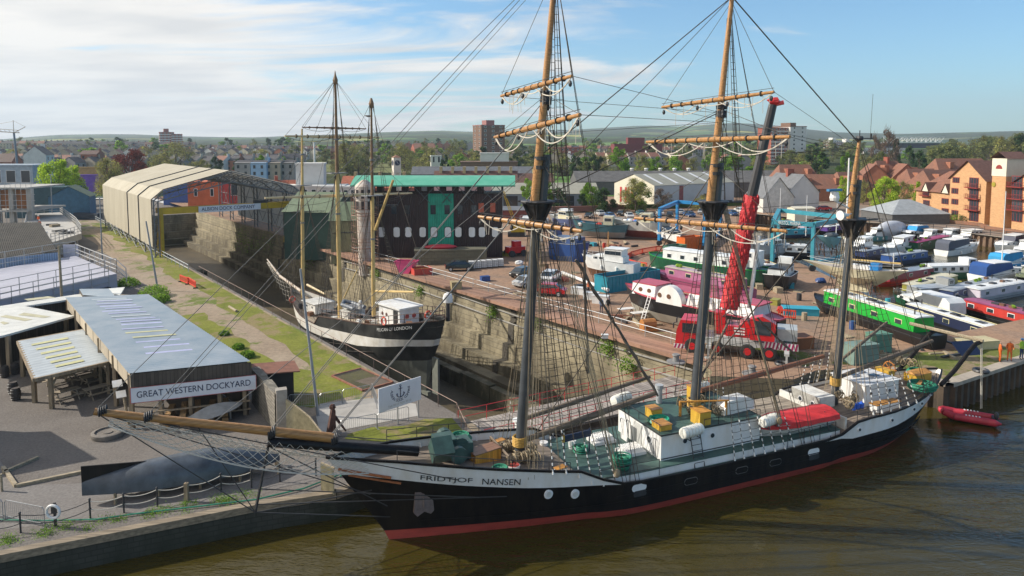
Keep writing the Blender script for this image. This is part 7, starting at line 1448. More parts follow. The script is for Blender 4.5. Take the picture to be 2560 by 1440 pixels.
oshed=thing('old_workshop','old workshop with dark ribbed roof and pale blue wall at the left edge','workshop');c4=[G(-90,655,5.0),G(145,630,5.0),G(100,556,7.6),G(-90,560,7.6)];d=MB();corr_roof(d,[c4[0],c4[1],c4[2],c4[3]],2,0,0);corr_roof(d,[c4[3],c4[0],c4[1],c4[2]],45,.03,.07);d.build('roof',M('dark mossy roof',(.028,.025,.022),.95,.35,.6,col2=(.06,.055,.045)),oshed);d=MB();wallrun(d,[c4[0],c4[1]],ZL,4.95);wallrun(d,[c4[1],c4[2]],ZL,5.0);d.build('wall',M('pale blue boards',(.34,.42,.55),.8,.12,1,wave=('X',1.6,.4)),oshed)
fl=thing('scaffolded_roof','flat lavender-white roof wrapped in scaffold rails at the left edge','building');FZ=3.9;P5=[G(*q,FZ)for q in[(-90,772),(0,748),(262,690),(292,684),(190,640),(150,645),(-90,688)]];d=MB();d.prism(P5,ZL,FZ);d.build('roof_slab',M('lavender grey roof',(.40,.40,.46),.6,.1,.5),fl)
d=MB();rail(d,[P5[0],P5[1],P5[2],P5[3]],2.0,2.4,.045,(.3,.6));rail(d,[p+Vector((-.3,-1.3,-1.4))for p in(P5[0],P5[1],P5[3])],2.6,2.4,.045,(.2,.5,.75));rail(d,[P5[6],P5[5],P5[4]],2.2,3,.045,(.3,.6));rail(d,[P5[4],P5[3],P5[3]+Vector((1.5,-.5,-1))],1.8,2.4,.06,(.3,.6));d.build('scaffold',scaf,fl)
d=MB();a=P5[4];d.box(-1.1,1.1,-.03,.03,0,1.9);one('site_banner',d,M('white banner',(.6,.58,.66),.7,.12,2),'white printed banner hung on the scaffold beside the path','banner',None,G(178,642,3.6),.1)
d=MB();d.bar(P5[0]+Vector((-.3,-1.4,-1.8)),P5[3]+Vector((-.3,-1.4,-1.8)),.5,n=4);one('scaffold_walkway',d,M('dark walkway boards',(.06,.055,.055),.8),'dark plank walkway below the flat scaffolded roof','walkway')
gabled('shade_block','unseen gabled block added beyond the left edge to shade the gravel','store',(-43.5,43.2),6,6.5,6.4,9.6,.1,dbrd,slate,z=ZL)  # added out of view, its gable shaped to cast the gravel shadow
t_=thing('tower_crane','slim tower crane with a lattice jib at the far left','tower crane',(X(47,260),260,2));zt=DY(40,332,260).z-2;d=MB();d.bar((0,0,0),(-1.0,0,zt),.45,.35,6);d.build('tower',M('blue grey crane paint',(.16,.20,.25),.5),t_);d=MB();d.bar((1,0,zt),(-14,0,zt+.9),.2,n=4);d.bar((1,0,zt+.9),(-14,0,zt+1.9),.12,n=4);
for i in range(9):d.bar((1-i*1.6,0,zt+.05*i),(.2-i*1.6,0,zt+.95+.1*i),.07,n=3)
d.bar((-1,0,zt),(-1,0,zt+4.6),.12,n=4);d.bar((-1,0,zt+4.2),(-14,0,zt+2),.05,n=3);d.bar((-1,0,zt),(3.4,0,zt+2.2),.12,n=4);d.bar((-1,0,zt+4.5),(3.4,0,zt+2.2),.05,n=3);d.build('jib',M('crane tan',(.32,.27,.22),.6),t_)
gabled('boathouse','blue gabled boathouse under the willow at the head of the path','boathouse',(X(178,180),180),7.5,9,3.8,6.4,.35+PI/2,M('boathouse blue',(.05,.14,.22),.7),M('mossy roof',(.12,.16,.10),.9),z=3.5)
block('container_hall','dark teal flat-fronted hall left of the blue boathouse',X(92,180),182,1.5,16,6,7.5,.05,M('dark teal cladding',(.02,.07,.09),.6),(0,1),cat='hall',faces=())
block('hoarding','bright purple hoarding with timber top behind the willow',X(225,262),262,5.0,12,1,3.4,.0,M('bright purple board',(.14,.06,.40),.6),(0,1),cat='hoarding',faces=())
block('hoarding','orange timber screen above the purple hoarding',X(215,268),268,5.0,9,1,6,.0,M('orange larch',(.40,.26,.10),.8),(0,1),cat='screen',faces=())
d=MB();a,b=G(250,550,ZL),G(150,545,ZL);d.bar(a+Vector((0,0,1)),b+Vector((0,0,1)),.9,n=4);one('dark_hoarding',d,M('navy hoarding',(.02,.035,.06),.7),'dark navy hoarding at the head of the dock path','hoarding')
PC={}
def P(c,rough=.4):
 k=tuple(c)
 if k not in PC:PC[k]=M('boat paint %d'%len(PC),c,rough,.14,.9)
 return PC[k]
WH_,CR,NV,BK,RD,GN,BL,TL,PK,PU,MG,SL,BR,YL,OG=(.70,.71,.70),(.60,.55,.38),(.012,.018,.05),(.012,.012,.014),(.42,.03,.02),(.01,.09,.045),(.02,.07,.24),(.03,.26,.34),(.30,.07,.15),(.09,.04,.24),(.35,.04,.14),(.34,.37,.40),(.14,.07,.04),(.30,.28,.06),(.55,.13,.02)
GRN=(.01,.32,.03);GRY=(.24,.25,.25)
def win(par,x,y,z,w,h,fr=None,sgn=None):
 for s in(sgn or(-1,1)):
  d=MB();d.box(x-w/2-.07,x+w/2+.07,min(s*y,s*(y+.03)),max(s*y,s*(y+.03)),z-.07,z+h+.07,1);d.box(x-w/2,x+w/2,min(s*y,s*(y+.05)),max(s*y,s*(y+.05)),z,z+h,0);o=d.build('window',[glass,fr or wht],par)
 return o
def place(a,b,z):
 A,B=G(*a,z),G(*b,z);return A,(B-A).length,math.atan2(B.y-A.y,B.x-A.x)
def narrow(bow,st,z,hc,cc,rc,lb,fr=None,B=2.1,dr=.45,nw=4,cab=(.10,.86),h=1.75,lift=0,grp='canal boats'):
 A,L_,an=place(st,bow,z+.3);t_=thing('narrowboat',lb,'narrowboat',(A.x,A.y,z+lift),an,grp)
 d=MB();pt,us=hull(d,lambda z:0,lambda z:L_-.2+z*.5,B/2,lambda u:.75+.35*max(0,(u-.8)/.2)**2,[(-dr,0),(.15,0)],16,-dr-.1,ua=.05,uf=.86,ta=.75,pf=(1.6,2.0),kb=.75);deck(d,pt,us,lambda u:.62+.35*max(0,(u-.8)/.2)**2,0,.03);d.build('boat_hull',P(hc),t_)
 x0,x1=L_*cab[0],L_*cab[1];b=B/2-.13;d=MB();d.ext([(-b,.6),(b,.6),(b-.12,h),(-b+.12,h)],x0,x1);c=d.build('cabin',P(cc),t_)
 d=MB();d.ext([(-b+.02,h),(b-.02,h),(b*.5,h+.13),(-b*.5,h+.13)],x0-.15,x1+.15);d.build('roof',P(rc),t_)
 for i in range(nw):win(c,lerp(x0,x1,(i+.6)/nw),b-.07,1.0,.75,.42,fr)
 d=MB();d.bar((x0+.8,.3,h+.1),(x0+.8,.3,h+.7),.07,n=6);d.box(lerp(x0,x1,.5),lerp(x0,x1,.5)+.9,-.3,.3,h+.13,h+.3);d.build('chimney',steel,t_)
 for k in range(3):x=lerp(x0+1,x1-1,R.random());d=MB();s=R.choice((0,1,2));(d.box(x-.5,x+.5,-.35,.35,h+.13,h+.19),m_:=steel,n_:='solar_panel')if s==0 else(d.blob((x,0,h+.3),(.35,.25,.25),7,5,.3),m_:=LM['green'][0],n_:='roof_plant')if s==1 else(d.box(x-.3,x+.3,-.2,.2,h+.1,h+.4),m_:=P(BR),n_:='roof_box');d.build(n_,m_,t_)
 for s in(-1,1):
  d=MB();d.bar((x0,s*(b-.12),h+.1),(x1,s*(b-.12),h+.1),.035,n=4);d.build('handrail',fr or P(rc),t_)
  d=MB();d.path([(pt(u,.3)[0],s*(pt(u,.3)[1]+.02),.33)for u in us[2:-2]],.035,4);d.build('rubbing_strake',steel,t_)
 return t_
def cruiser(bow,st,z,hc,cc,lb,B=3.0,fb=1.1,can=None,lift=0,kind=0,dr=.5,grp='motor boats',bot=None):
 A,L_,an=place(st,bow,z+.3);t_=thing('motor_boat',lb,'boat',(A.x,A.y,z+lift),an,grp);B=min(B,L_*.36);q=lambda u:fb+.6*u*u
 d=MB();pt,us=hull(d,lambda z:0,lambda z:L_-.7+z*.5,B/2,q,[(-dr,1),(.1,0)],18,-dr-.1,ua=.3,uf=.5,ta=.82,pf=(1.5,2.3),kb=.25);deck(d,pt,us,lambda u:q(u)-.12,2,.05);d.build('boat_hull',[P(hc),P(bot or hc),P(WH_)],t_,True)
 b=B*.33;x0,x1,x2=L_*.2,L_*.56,L_*.82
 d=MB();d.exty([(x0,fb),(x2,fb+.2),(x2-.5,fb+.75),(x1,fb+.8),(x0,fb+.8)],-b,b);c=d.build('cabin',P(cc),t_)
 if kind==0:d=MB();d.exty([(x0+.2,fb+.75),(x1+.1,fb+.75),(x1-.5,fb+1.75),(x0+.2,fb+1.75)],-b,b);w_=d.build('wheelhouse',P(cc),t_);d=MB();d.box(x0-.1,x1-.2,-b-.12,b+.12,fb+1.75,fb+1.84);d.build('roof',P(WH_),w_)
 for i in range(3):win(c,lerp(x0+.7,x1-.6,i/2),b,fb+(1.0 if kind==0 else.3),.75,.5)
 for i in range(2):win(c,lerp(x1+.3,x2-.9,i),b,fb+.28,.55,.28)
 d=MB();d.box(x1-.35,x1-.3,-b*.85,b*.85,fb+1.0,fb+1.55)if kind==0 else d.box(x2-.42,x2-.36,-b*.7,b*.7,fb+.35,fb+.7);d.build('windscreen',glass,t_)
 if can:d=MB();d.exty([(.2,fb),(x1+.2,fb+.8),(x1-.3,fb+1.7),(.9,fb+1.75),(.3,fb+1.3)],-b-.15,b+.15);d.build('canopy',P(can,.8),t_)
 for s in(-1,1):
  for u in(.3,.6):d=MB();d.lathe([(.05,-.3),(.13,-.2),(.13,.2),(.05,.3)],(pt(u,.6)[0],s*(pt(u,.6)[1]+.1),.55),8);d.build('fender',wht,t_,True)
 d=MB()
 for s in(-1,1):
  ps=[(pt(u,q(u))[0],s*pt(u,q(u))[1]*.96,q(u)+.55)for u in(.55,.7,.85,.96)];d.path(ps,.02,4)
  for p in ps:d.bar((p[0],p[1],p[2]-.55),p,.018,n=3)
 d.build('guard_rail',wht,t_);return t_
def stands(t_,xs,B,h):
 d=MB()
 for x in xs:
  for s in(-1,1):d.bar((x,s*B*.5,-h),(x,s*B*.25,-.1),.1,n=4);d.bar((x,s*B*.5,-h),(x+.8,s*B*.3,-.1),.06,n=4)
  d.bar((x,-B*.4,-h*.5),(x,B*.4,-h*.5),.08,n=4)
 d.build('boat_stand',M('rusty stand',(.13,.08,.06),.8,.3,3),t_)
def barge(bow,st,z,hc,cc,rc,lb,B=3.4,fb=1.0,lift=0,rim=None,nw=5,h=1.0,fr=None,bot=None):
 A,L_,an=place(st,bow,z+.3);t_=thing('barge',lb,'barge',(A.x,A.y,z+lift),an,'wide barges');q=lambda u:fb+.5*max(0,u-.6)**1.5*3+.25*max(0,.3-u)
 d=MB();pt,us=hull(d,lambda z:.2,lambda z:L_-.3+z*.2,B/2,q,[(-.8,1),(.05,0)],24,-.9,ua=.14,uf=.8,ta=.5,pf=(1.8,2.6),kb=.7);deck(d,pt,us,lambda u:q(u)-.15,0,.05);railcap(d,pt,us,q,.05,2);d.build('boat_hull',[P(hc),P(bot or hc),P(rim or hc)],t_,True)
 b=B/2-.5;x0,x1=L_*.14,L_*.82;d=MB();d.ext([(-b,fb-.2),(b,fb-.2),(b-.1,fb+h),(-b+.1,fb+h)],x0,x1);c=d.build('cabin',P(cc),t_);d=MB();d.ext([(-b,fb+h),(b,fb+h),(b*.5,fb+h+.15),(-b*.5,fb+h+.15)],x0-.1,x1+.1);d.build('roof',P(rc),t_)
 for i in range(nw):win(c,lerp(x0,x1,(i+.5)/nw),b-.05,fb+.25,.6,.5,fr)
 d=MB();d.box(L_*.08,L_*.22,-b*.8,b*.8,fb+h*.2,fb+h+1.0);w=d.build('wheelhouse',P(cc),t_);win(w,L_*.15,b*.8,fb+h+.3,L_*.08,.5,fr);return t_
cW=M('cream window frame',(.6,.55,.32),.5)
for a in[((2530,868),(2262,782),0,BK,NV,WH_,'long navy narrowboat with three cream windows and a white A-frame at its bow',cW,2.6,.4,3),((2400,770),(2600,822),0,BK,RD,PK,'bright red narrowboat with white windows at the right edge of the marina',None,2.6,.4,3),((2402,752),(2556,724),0,SL,(.5,.46,.52),WH_,'wide lilac and white canal boat behind the red narrowboat',None,3.0,.4,3),((2340,760),(2492,717),0,NV,(.03,.05,.13),SL,'slate blue narrowboat with six pale windows left of the lilac boat',None,2.2,.4,6),((2256,745),(2384,707),0,YL,YL,CR,'olive yellow narrowboat with cream roof behind the grey houseboat',None,2.6,.4,2),((2185,712),(2332,688),0,RD,(.25,.03,.05),WH_,'maroon narrowboat with a white roof beside the olive one',None,2.4,.4,3),((2198,662),(2316,645),0,NV,BL,SL,'royal blue narrowboat left of the green barge',None,2.4,.4,4),((2264,628),(2372,604),0,GN,GN,MG,'dark green narrowboat with a magenta roof',None,2.4,.4,4),((2140,650),(2205,636),0,NV,(.02,.04,.13),SL,'dark blue narrowboat just right of the mizzen mast',None,2.2,.4,3),((1992,578),(2066,570),0,BK,(.45,.38,.44),CR,'cream and purple narrowboat in the far row under the piling',None,2.2,.4,3),((2048,584),(2120,574),0,BK,PU,WH_,'purple narrowboat in the far row beside the cream one',None,2.2,.4,3),((1930,570),(2006,562),0,BK,NV,SL,'navy narrowboat at the left end of the far row',None,2.2,.4,3),((2440,603),(2550,596),0,PU,PU,PU,'violet boat moored below the far jetty at right',None,2.4,.4,3),((1934,592),(2030,588),0,NV,TL,TL,'teal roofed narrowboat behind the marina hoist',None,2.4,.4,3)]:narrow(*a[:7],fr=a[7],B=a[8],dr=a[9],nw=a[10])
for a in[((2560,690),(2440,702),WH_,WH_,'large white cabin cruiser with bright blue canopy, stern toward the camera',3.6,1.2,BL),((2575,655),(2486,672),(.05,.3,.55),WH_,'white and sky blue day boat near the right edge',3,1.0,(.03,.28,.55)),((2446,622),(2352,636),WH_,WH_,'white cruiser with grey canopy facing right in mid marina',3.2,1.1,(.08,.09,.12)),((2374,610),(2460,602),NV,WH_,'white wheelhouse cruiser with navy hull in the far row',3.2,1.1,None),((2338,606),(2402,600),WH_,SL,'small white fishing cruiser with grey wheelhouse in the far row',2.8,1.1,None),((2298,606),(2342,600),NV,WH_,'small white cruiser with navy hull and white fenders',2.4,.9,None),((2253,596),(2312,590),BK,WH_,'black hulled cruiser with bright blue rear canopy',2.8,1.1,(.02,.25,.6)),((2486,632),(2560,616),WH_,WH_,'white motor sailer with grey wheelhouse near the violet boat',3,1.3,NV),((2536,640),(2590,630),WH_,WH_,'white cruiser cut by the right edge',2.8,1.0,None),((2204,636),(2288,614),WH_,WH_,'white long-windowed cruiser beside the magenta roofed boat',3.0,1.0,None),((2160,600),(2210,596),(.1,.3,.32),WH_,'small pale green cruiser left of the silver covered boat',2.6,.9,None),((2100,612),(2150,606),WH_,CR,'cream cabin cruiser behind the mizzen mast',2.8,1.0,None),((2120,632),(2182,620),SL,WH_,'grey white cruiser right of the mizzen mast',2.8,1.0,None),((2540,712),(2600,700),BK,(.1,.12,.06),'dark boat at the right edge behind the white cruiser',2.6,.9,None)]:cruiser(a[0],a[1],0,a[2],a[3],a[4],a[5],a[6],a[7])
barge((2286,690),(2440,686),0,GN,WH_,WH_,'green and white Dutch-style barge with arched windows in mid marina',3.6,1.0,nw=5);barge((2262,748),(2378,738),0,SL,GRY,SL,'grey houseboat with plants on its roof',3.4,.8,nw=2)
t_=cruiser((2230,745),(2398,795),0,GN,WH_,'boat under a long white tarpaulin behind the navy narrowboat',3.0,.7,WH_,kind=1)
A,L_,an=place((2192,600),(2262,590),0);t_=thing('covered_boat','large boat shrink-wrapped in silver grey sheeting at the far side of the marina','boat',A,an);d=MB();d.blob((L_/2,0,1.8),(L_/2,1.7,2.0),14,8,.03);d.build('cover',M('silver sheeting',(.48,.50,.54),.45,.1,1,bump=.3),t_,True);d=MB();d.box(.5,L_-.5,-1.1,1.1,-.4,.8);d.build('boat_hull',P(SL),t_)
narrow((2040,762),(2345,866),ZR,BK,GRN,WH_,'bright green narrowboat standing on the yard with black hull',cW,2.6,.5,4,(.10,.84),2.0,.55);narrow((1646,698),(1880,748),ZR,PK,(.34,.12,.22),(.4,.3,.33),'faded pink narrowboat on the yard behind the red and white boat',cW,2.4,.5,4,lift=.6)
narrow((1888,640),(2028,646),ZR,BK,WH_,WH_,'white narrowboat with square windows between the hoist legs',None,2.6,.5,4,lift=.6);narrow((1940,705),(1862,672),ZR,BK,BL,WH_,'short blue narrowboat with yellow shutters right of the crane boom',cW,2.4,.5,2,lift=.5)
t_=cruiser((1458,690),(1592,706),ZR,WH_,WH_,'white wooden motor cruiser on trestles in mid yard',3.3,1.3,None,1.5,dr=.9,bot=BR);stands(t_,(2,5.5),2.8,1.9)
d=MB();d.bar((4.2,0,2),(4.2,0,5.2),.08,n=6);d.build('signal_mast',vwood,t_)
t_=cruiser((1700,622),(1652,594),ZR,WH_,BK,'black and white speedboat hanging in the bright blue hoist',2.8,.9,None,1.2,1,dr=.8,bot=BK);t_=cruiser((1875,652),(1968,640),ZR,SL,SL,'grey and white motor yacht on the yard right of the crane boom',3.4,1.2,None,1.2,1,dr=.8)
for a in[((1374,566),(1440,572),GRY,WH_,'white boat among the back row left of the big old hull',1.2),((1452,578),(1392,568),(.08,.1,.2),CR,'navy and cream boat in the back row',1.0),((1300,576),(1362,568),WH_,SL,'white boat right of the yellow crawler crane',1.0)]:cruiser(a[0],a[1],ZR,a[2],a[3],a[4],3.2,1.4,None,a[5],dr=1.2,bot=(.16,.06,.05))
barge((1622,668),(1925,712),ZR,GN,WH_,WH_,'long white barge with green gunwales on the yard behind the main mast',4.2,1.3,.9,GRN,6,1.3);barge((1470,650),(1376,640),ZR,BL,(.04,.08,.2),(.35,.4,.5),'blue workboat with high white-railed bow behind the foremast',3.8,2.0,.8,SL,3,.9)
barge((1932,722),(1968,700),ZR,BK,WH_,BK,'black tug with white cabin at the edge of the yard',3.2,1.2,.5,WH_,2,.9)
for a in[((1510,590),(1660,600),'old white hull with red-brown bottom on the far side of the yard',(.42,.41,.38),(.20,.055,.045),4.6,3.2),((1430,592),(1560,598),'teal and grey fishing hull left of the big red-bottomed hull',(.04,.12,.15),GRY,3.8,2.6)]:
 A,L_,an=place(a[1],a[0],ZR);t_=thing('old_hull',a[2],'boat',A,an,'old hulls on the far side of the yard');d=MB();q=lambda u:a[6]+.9*u**2+.3*(1-u)**2;pt,us=hull(d,lambda z:-.3*z,lambda z:L_-1.5+z*.4,a[5]/2,q,[(.3,1),(a[6]*.55,0)],20,.1,ua=.35,uf=.5,ta=.5,kb=.15);deck(d,pt,us,lambda u:q(u)-.3,0);d.build('boat_hull',[P(a[3]),P(a[4])],t_,True)
 d=MB();d.box(L_*.2,L_*.38,-1,1,a[6]-.2,a[6]+1.8);w=d.build('wheelhouse',P(CR),t_);win(w,L_*.29,1.0,a[6]+.9,1.3,.55)
 for i in range(6):d=MB();d.blob((L_*R.uniform(.45,.85),R.uniform(-.8,.8),a[6]+.1),(.6,.5,.4),7,5,.2);d.build('deck_load',P(R.choice((RD,(.05,.2,.5),WH_,BR))),t_)
A,L_,an=place((1960,868),(1560,775),ZR);t_=thing('paddle_boat','long black-sided boat with pinkish red rail and white paddle box on the yard','boat',(A.x,A.y,ZR+1.1),an);rr=(.44,.07,.10);d=MB();q=lambda u:1.5+.8*max(0,u-.6)**2*4
pt,us=hull(d,lambda z:.2,lambda z:L_-1+z*.45,2.1,q,[(-1.0,1),(0,0),(lambda u:q(u)-.15,2)],26,-1.1,ua=.2,uf=.7,ta=.3,pf=(1.5,2.4),kb=.45);deck(d,pt,us,lambda u:q(u)-.1,2);d.build('boat_hull',[P(BK),P((.45,.44,.38)),P(rr)],t_,True)
d=MB();d.ext([(-1.5,1.4),(1.5,1.4),(1.3,2.6),(-1.3,2.6)],L_*.72,L_*.88);d.ext([(-1.6,1.4),(1.6,1.4),(1.3,2.5),(-1.3,2.5)],L_*.12,L_*.5);c=d.build('cabin',wht,t_);d=MB();d.box(L_*.71,L_*.88,-1.35,1.35,2.6,2.7);d.box(L_*.1,L_*.66,-1.2,1.2,2.5,2.62);d.build('roof',P(rr),t_)
d=MB();d.exty([(L_*.6-1.6*math.cos(a),1.2+1.9*math.sin(a))for a in[PI*i/12 for i in range(13)]],1.3,2.1);d.build('paddle_box',wht,t_,True)
for x in(.82,.76,.66,.6):d=MB();y=1.42 if x>.7 else 2.12;d.lathe([(.24,-.04),(.24,.03)],(L_*x,y,2.0),12,0,'y');d.build('porthole',P(BR),c)
for i in range(5):d=MB();d.exty([(L_*(.5-.06*i),1.4),(L_*(.5-.06*i)-.9,1.4),(L_*(.5-.06*i)-.3,2.5)],-1.8,1.8);d.build('white_panel',wht,c)
stands(t_,(3,9,15),3.6,1.3);d=MB();lx=L_*.72
for y in(-.2,.2):d.bar((lx+y,3.6,-1.1),(lx+y,2.1,2.0),.04,n=4)
for k in range(9):d.bar((lx-.2,3.6-.16*k,-1.1+.33*k),(lx+.2,3.6-.16*k,-1.1+.33*k),.03,n=4)
o=one('ladder',d,M('aluminium',(.5,.5,.5),.4),'aluminium ladder leaning on the bow of the paddle-box boat','ladder',None,(A.x,A.y,ZR+1.1),an)
A,L_,an=place((2262,745),(2012,712),ZR);t_=thing('sailing_yacht','long cream sailing yacht propped on the yard beside the teal hoist','yacht',(A.x,A.y,ZR+2.1),an);d=MB();q=lambda u:.9+.35*(2*u-1)**2;pt,us=hull(d,lambda z:1.6-z*1.5,lambda z:L_-2.4+z*2.3,1.6,q,[(-1.0,0),(-.1,0)],26,-1.1,ua=.5,uf=.5,ta=.12,pa=(1.5,2),pf=(1.5,2),kb=.1);deck(d,pt,us,lambda u:q(u)-.06,1);d.exty([(L_*.35,-2.0),(L_*.6,-2.0),(L_*.68,-.8),(L_*.3,-.8)],-.15,.15);d.build('boat_hull',[P(CR),P((.5,.42,.33))],t_,True)
d=MB();d.exty([(L_*.3,.9),(L_*.62,.9),(L_*.58,1.35),(L_*.34,1.35)],-.7,.7);c=d.build('cabin',wht,t_);d=MB();d.box(L_*.24,L_*.32,-.9,.9,.9,1.8);d.build('spray_hood',P((.02,.2,.5)),t_);d=MB();d.bar((L_*.05,0,2.0),(L_*.55,0,1.9),.11);d.build('boom',yel,t_);stands(t_,(L_*.3,L_*.65),2.4,2.1)
d=MB()
for s in(-1,1):d.path([(pt(u,q(u))[0],s*pt(u,q(u))[1],q(u)+.6)for u in(.05,.3,.5,.7,.95)],.02,4)
d.bar((1.4,0,.9),(1.4,0,3.2),.05);d.bar((1.4,-.5,2.8),(1.4,.5,2.8),.05);d.build('guard_rail',wht,t_)
A,L_,an=place((2108,640),(2042,640),ZR);t_=thing('sailing_yacht','small pale blue yacht with grey cover lifted beside the mizzen mast','yacht',(A.x,A.y,ZR+2.2),an);d=MB();q=lambda u:.9+.3*u;pt,us=hull(d,lambda z:.8-z*.6,lambda z:L_-1+z,1.2,q,[(-.8,0)],16,-.9,ua=.4,uf=.5,ta=.3,kb=.1);deck(d,pt,us,lambda u:q(u)-.05,0);d.build('boat_hull',P((.22,.42,.48)),t_,True);d=MB();d.blob((L_*.5,0,1.2),(1.4,.7,.5),8,5,.2);d.build('cover',P((.08,.09,.1)),t_);stands(t_,(1.5,3.5),2,2.2)
for px,yt,Y,lb in((2123,395,92,'thick white mast beside the tall ship mizzen'),(1952,470,150,'thin grey mast left of the marina hoist'),(2018,488,145,'thin grey mast above the marina hoist'),(2094,490,140,'thin mast left of the white mast'),(2515,478,112,'slim white mast near the violet boat')):
 T=DY(px,yt,Y);d=MB();d.bar((0,0,0),(0,0,T.z-1.5),.17 if Y<100 else.09,.1 if Y<100 else.05,8);o=one('boat_mast',d,wht,lb,'mast','bare masts in the marina',(T.x,Y,1.5))
def hoist(pts,h,lb,col,name=None):
 t_=thing('boat_hoist',lb,'boat hoist');p=[G(*q,ZR)for q in pts];m_=P(col);up=[x+Vector((0,0,h))for x in p]
 for x,u in zip(p,up):d=MB();d.bar(x+Vector((0,0,.9)),u,.34,n=4);d.build('leg',m_,t_);d=MB();a=MB();d.lathe([(.5,-.2),(.55,0),(.5,.2)],(x.x,x.y,ZR+.5),12,0,'y');d.build('wheel',steel,t_)
 for a,b in((0,1),(2,3),(1,2)):d=MB();d.bar(up[a],up[b],.45,n=4);d.bar(p[a]+Vector((0,0,1)),p[b]+Vector((0,0,1)),.3,n=4)if(a,b)!=(1,2)else 0;d.build('beam',m_,t_)
 if name:
  a,b=up[0],up[3];v=b-a;an=math.atan2(v.y,v.x);d=MB();d.bar(a,b,.42,n=4);d.build('beam',m_,t_);text(name,.75,wht,t_,a.lerp(b,.42)+Vector((math.sin(an)*.36,-math.cos(an)*.36,.0)),(PI/2,0,an),.01,w=v.length*.55)
 return t_
hoist([(1648,614),(1692,585),(1800,596),(1760,628)],6.6,'bright blue travelling boat hoist behind the main yard',(.02,.20,.45));hoist([(1930,668),(1945,622),(2120,652),(2030,678)],6.8,'teal travelling boat hoist with white lettering on its beam',(.04,.25,.32),'BRISTOL MARINA')
crd=M('crane red',(.55,.015,.02),.35,.12,1,coat=.3);A,B_=G(1686,880,ZR),G(1985,912,ZR);an=math.atan2(B_.y-A.y,B_.x-A.x);L_=(B_-A).length;RC=thing('mobile_crane','red mobile crane with a black telescopic boom and red-wrapped lower boom on the yard','mobile crane',(A.x,A.y,ZR),an)
wch=P((.42,.43,.42));d=MB();d.box(2.4,L_-.2,.22,2.95,1.05,1.55);d.box(L_*.35,L_*.7,.3,2.9,1.5,1.75);d.build('chassis',wch,RC)
d=MB();d.exty([(0,.7),(2.3,.7),(2.3,2.9),(.45,2.9),(.1,1.9)],.3,2.9);cb=d.build('cab',crd,RC);d=MB();d.box(.6,1.9,.25,.3,1.8,2.65);d.add([(.08,.5,1.95),(.08,2.7,1.95),(.4,2.7,2.8),(.4,.5,2.8)],[(0,1,2,3)]);d.build('window',glass,cb)
strp=M('crane stripes',(.45,.03,.08),.5,wave=('DIAGONAL',2.2,1));strp.node_tree.nodes['Principled BSDF'].inputs['Base Color'].default_value=(.5,.1,.1,1)
def stripes(par,x0,x1,y,z0,z1):
 d=MB();d.box(x0,x1,y-.03,y,z0,z1,0);k=int((x1-x0)/.3)
 for i in range(k):a=x0+(x1-x0)*i/k;d.add([(a,y-.04,z0),(a+.16,y-.04,z0),(a+.3,y-.04,z1),(a+.14,y-.04,z1)],[(0,1,2,3)],1)
 d.build('warning_stripes',[wht,P((.35,.02,.10))],par)
stripes(RC,-.1,1.8,.22,.35,.75);stripes(RC,L_-2.4,L_+.3,.2,1.1,1.7)
for x in(1.5,3.6,L_*.62,L_*.80):
 for y in(.35,2.85):d=MB();d.lathe([(.5,-.2),(.66,-.16),(.66,.16),(.5,.2)],(x,y,.66),18,0,'y');w=d.build('wheel',M('tyre',(.03,.03,.03),.9),RC);e=MB();e.lathe([(.32,-.22),(.32,.22)],(x,y,.66),12,0,'y');e.build('rim',crd,w)
d=MB();d.exty([(4.3,1.8),(L_-3.7,1.8),(L_-3.6,2.7),(6.0,3.3),(5.3,2.7),(4.3,2.7)],.5,2.8);d.box(3.3,4.2,.9,2.3,1.8,3.7);d.build('upper_body',crd,RC)
d=MB();d.exty([(L_-3.6,1.8),(L_-1.6,1.8),(L_-1.5,3.3),(L_-2.6,3.9),(L_-3.6,3.6)],-.1,.9);cb=d.build('operator_cab',crd,RC);d=MB();d.box(L_-3.2,L_-1.9,-.14,-.08,2.3,3.5);d.build('window',glass,cb)
d=MB();d.box(L_-1.4,L_+.2,.6,2.6,1.8,2.8);d.build('counterweight',P((.4,.42,.42)),RC)
for k in range(3):d=MB();d.box(5.0,5.9,.44,.47,2.0+.25*k,2.12+.25*k);d.build('lettering',wht,RC)
for y in(.6,2.6):d=MB();d.path([(.1,y,2.6),(-.2,y,2.5),(-.2,y,2.1)],.04,4);d.box(-.25,-.15,y-.12,y+.12,2.05,2.45);d.build('mirror',steel,RC)
for x in(3.0,L_-.6):d=MB();d.box(x-.2,x+.2,-.9,.3,.9,1.1);d.box(x-.08,x+.08,-.9,-.7,.1,.9);d.lathe([(.35,0),(.35,.1)],(x,-.8,0),12);d.build('outrigger',wch,RC)
d=MB();d.path([(4.0,.85,3.4),(4.6,.7,3.9),(5.2,.8,3.5)],.05,5);d.bar((2.9,.25,.3),(2.9,.25,1.5),.03);d.build('hose',steel,RC)
b0=Vector((4.7,1.6,3.2));w2l=lambda w:Vector(((w.x-A.x)*math.cos(an)+(w.y-A.y)*math.sin(an),-(w.x-A.x)*math.sin(an)+(w.y-A.y)*math.cos(an),w.z-ZR))
bt=w2l(DY(1932,262,61.5));bm=w2l(DY(1880,490,61.5));d=MB();d.bar(bm-(bt-bm)*.1,bt,.46,.36,10);d.build('boom',M('black boom',(.03,.03,.032),.45,.2,1),RC,True)
bs=w2l(DY(1822,770,61.5));d=MB();d.bar(bs,bm,.78,.62,12);
for i in range(260):
 f=R.random();c=bs.lerp(bm,f);a=R.uniform(0,6.28);r_=lerp(.76,.6,f);d.blob((c.x+r_*math.cos(a),c.y+r_*math.sin(a),c.z),(.1,.1,R.uniform(.1,.5)),5,4,.3)
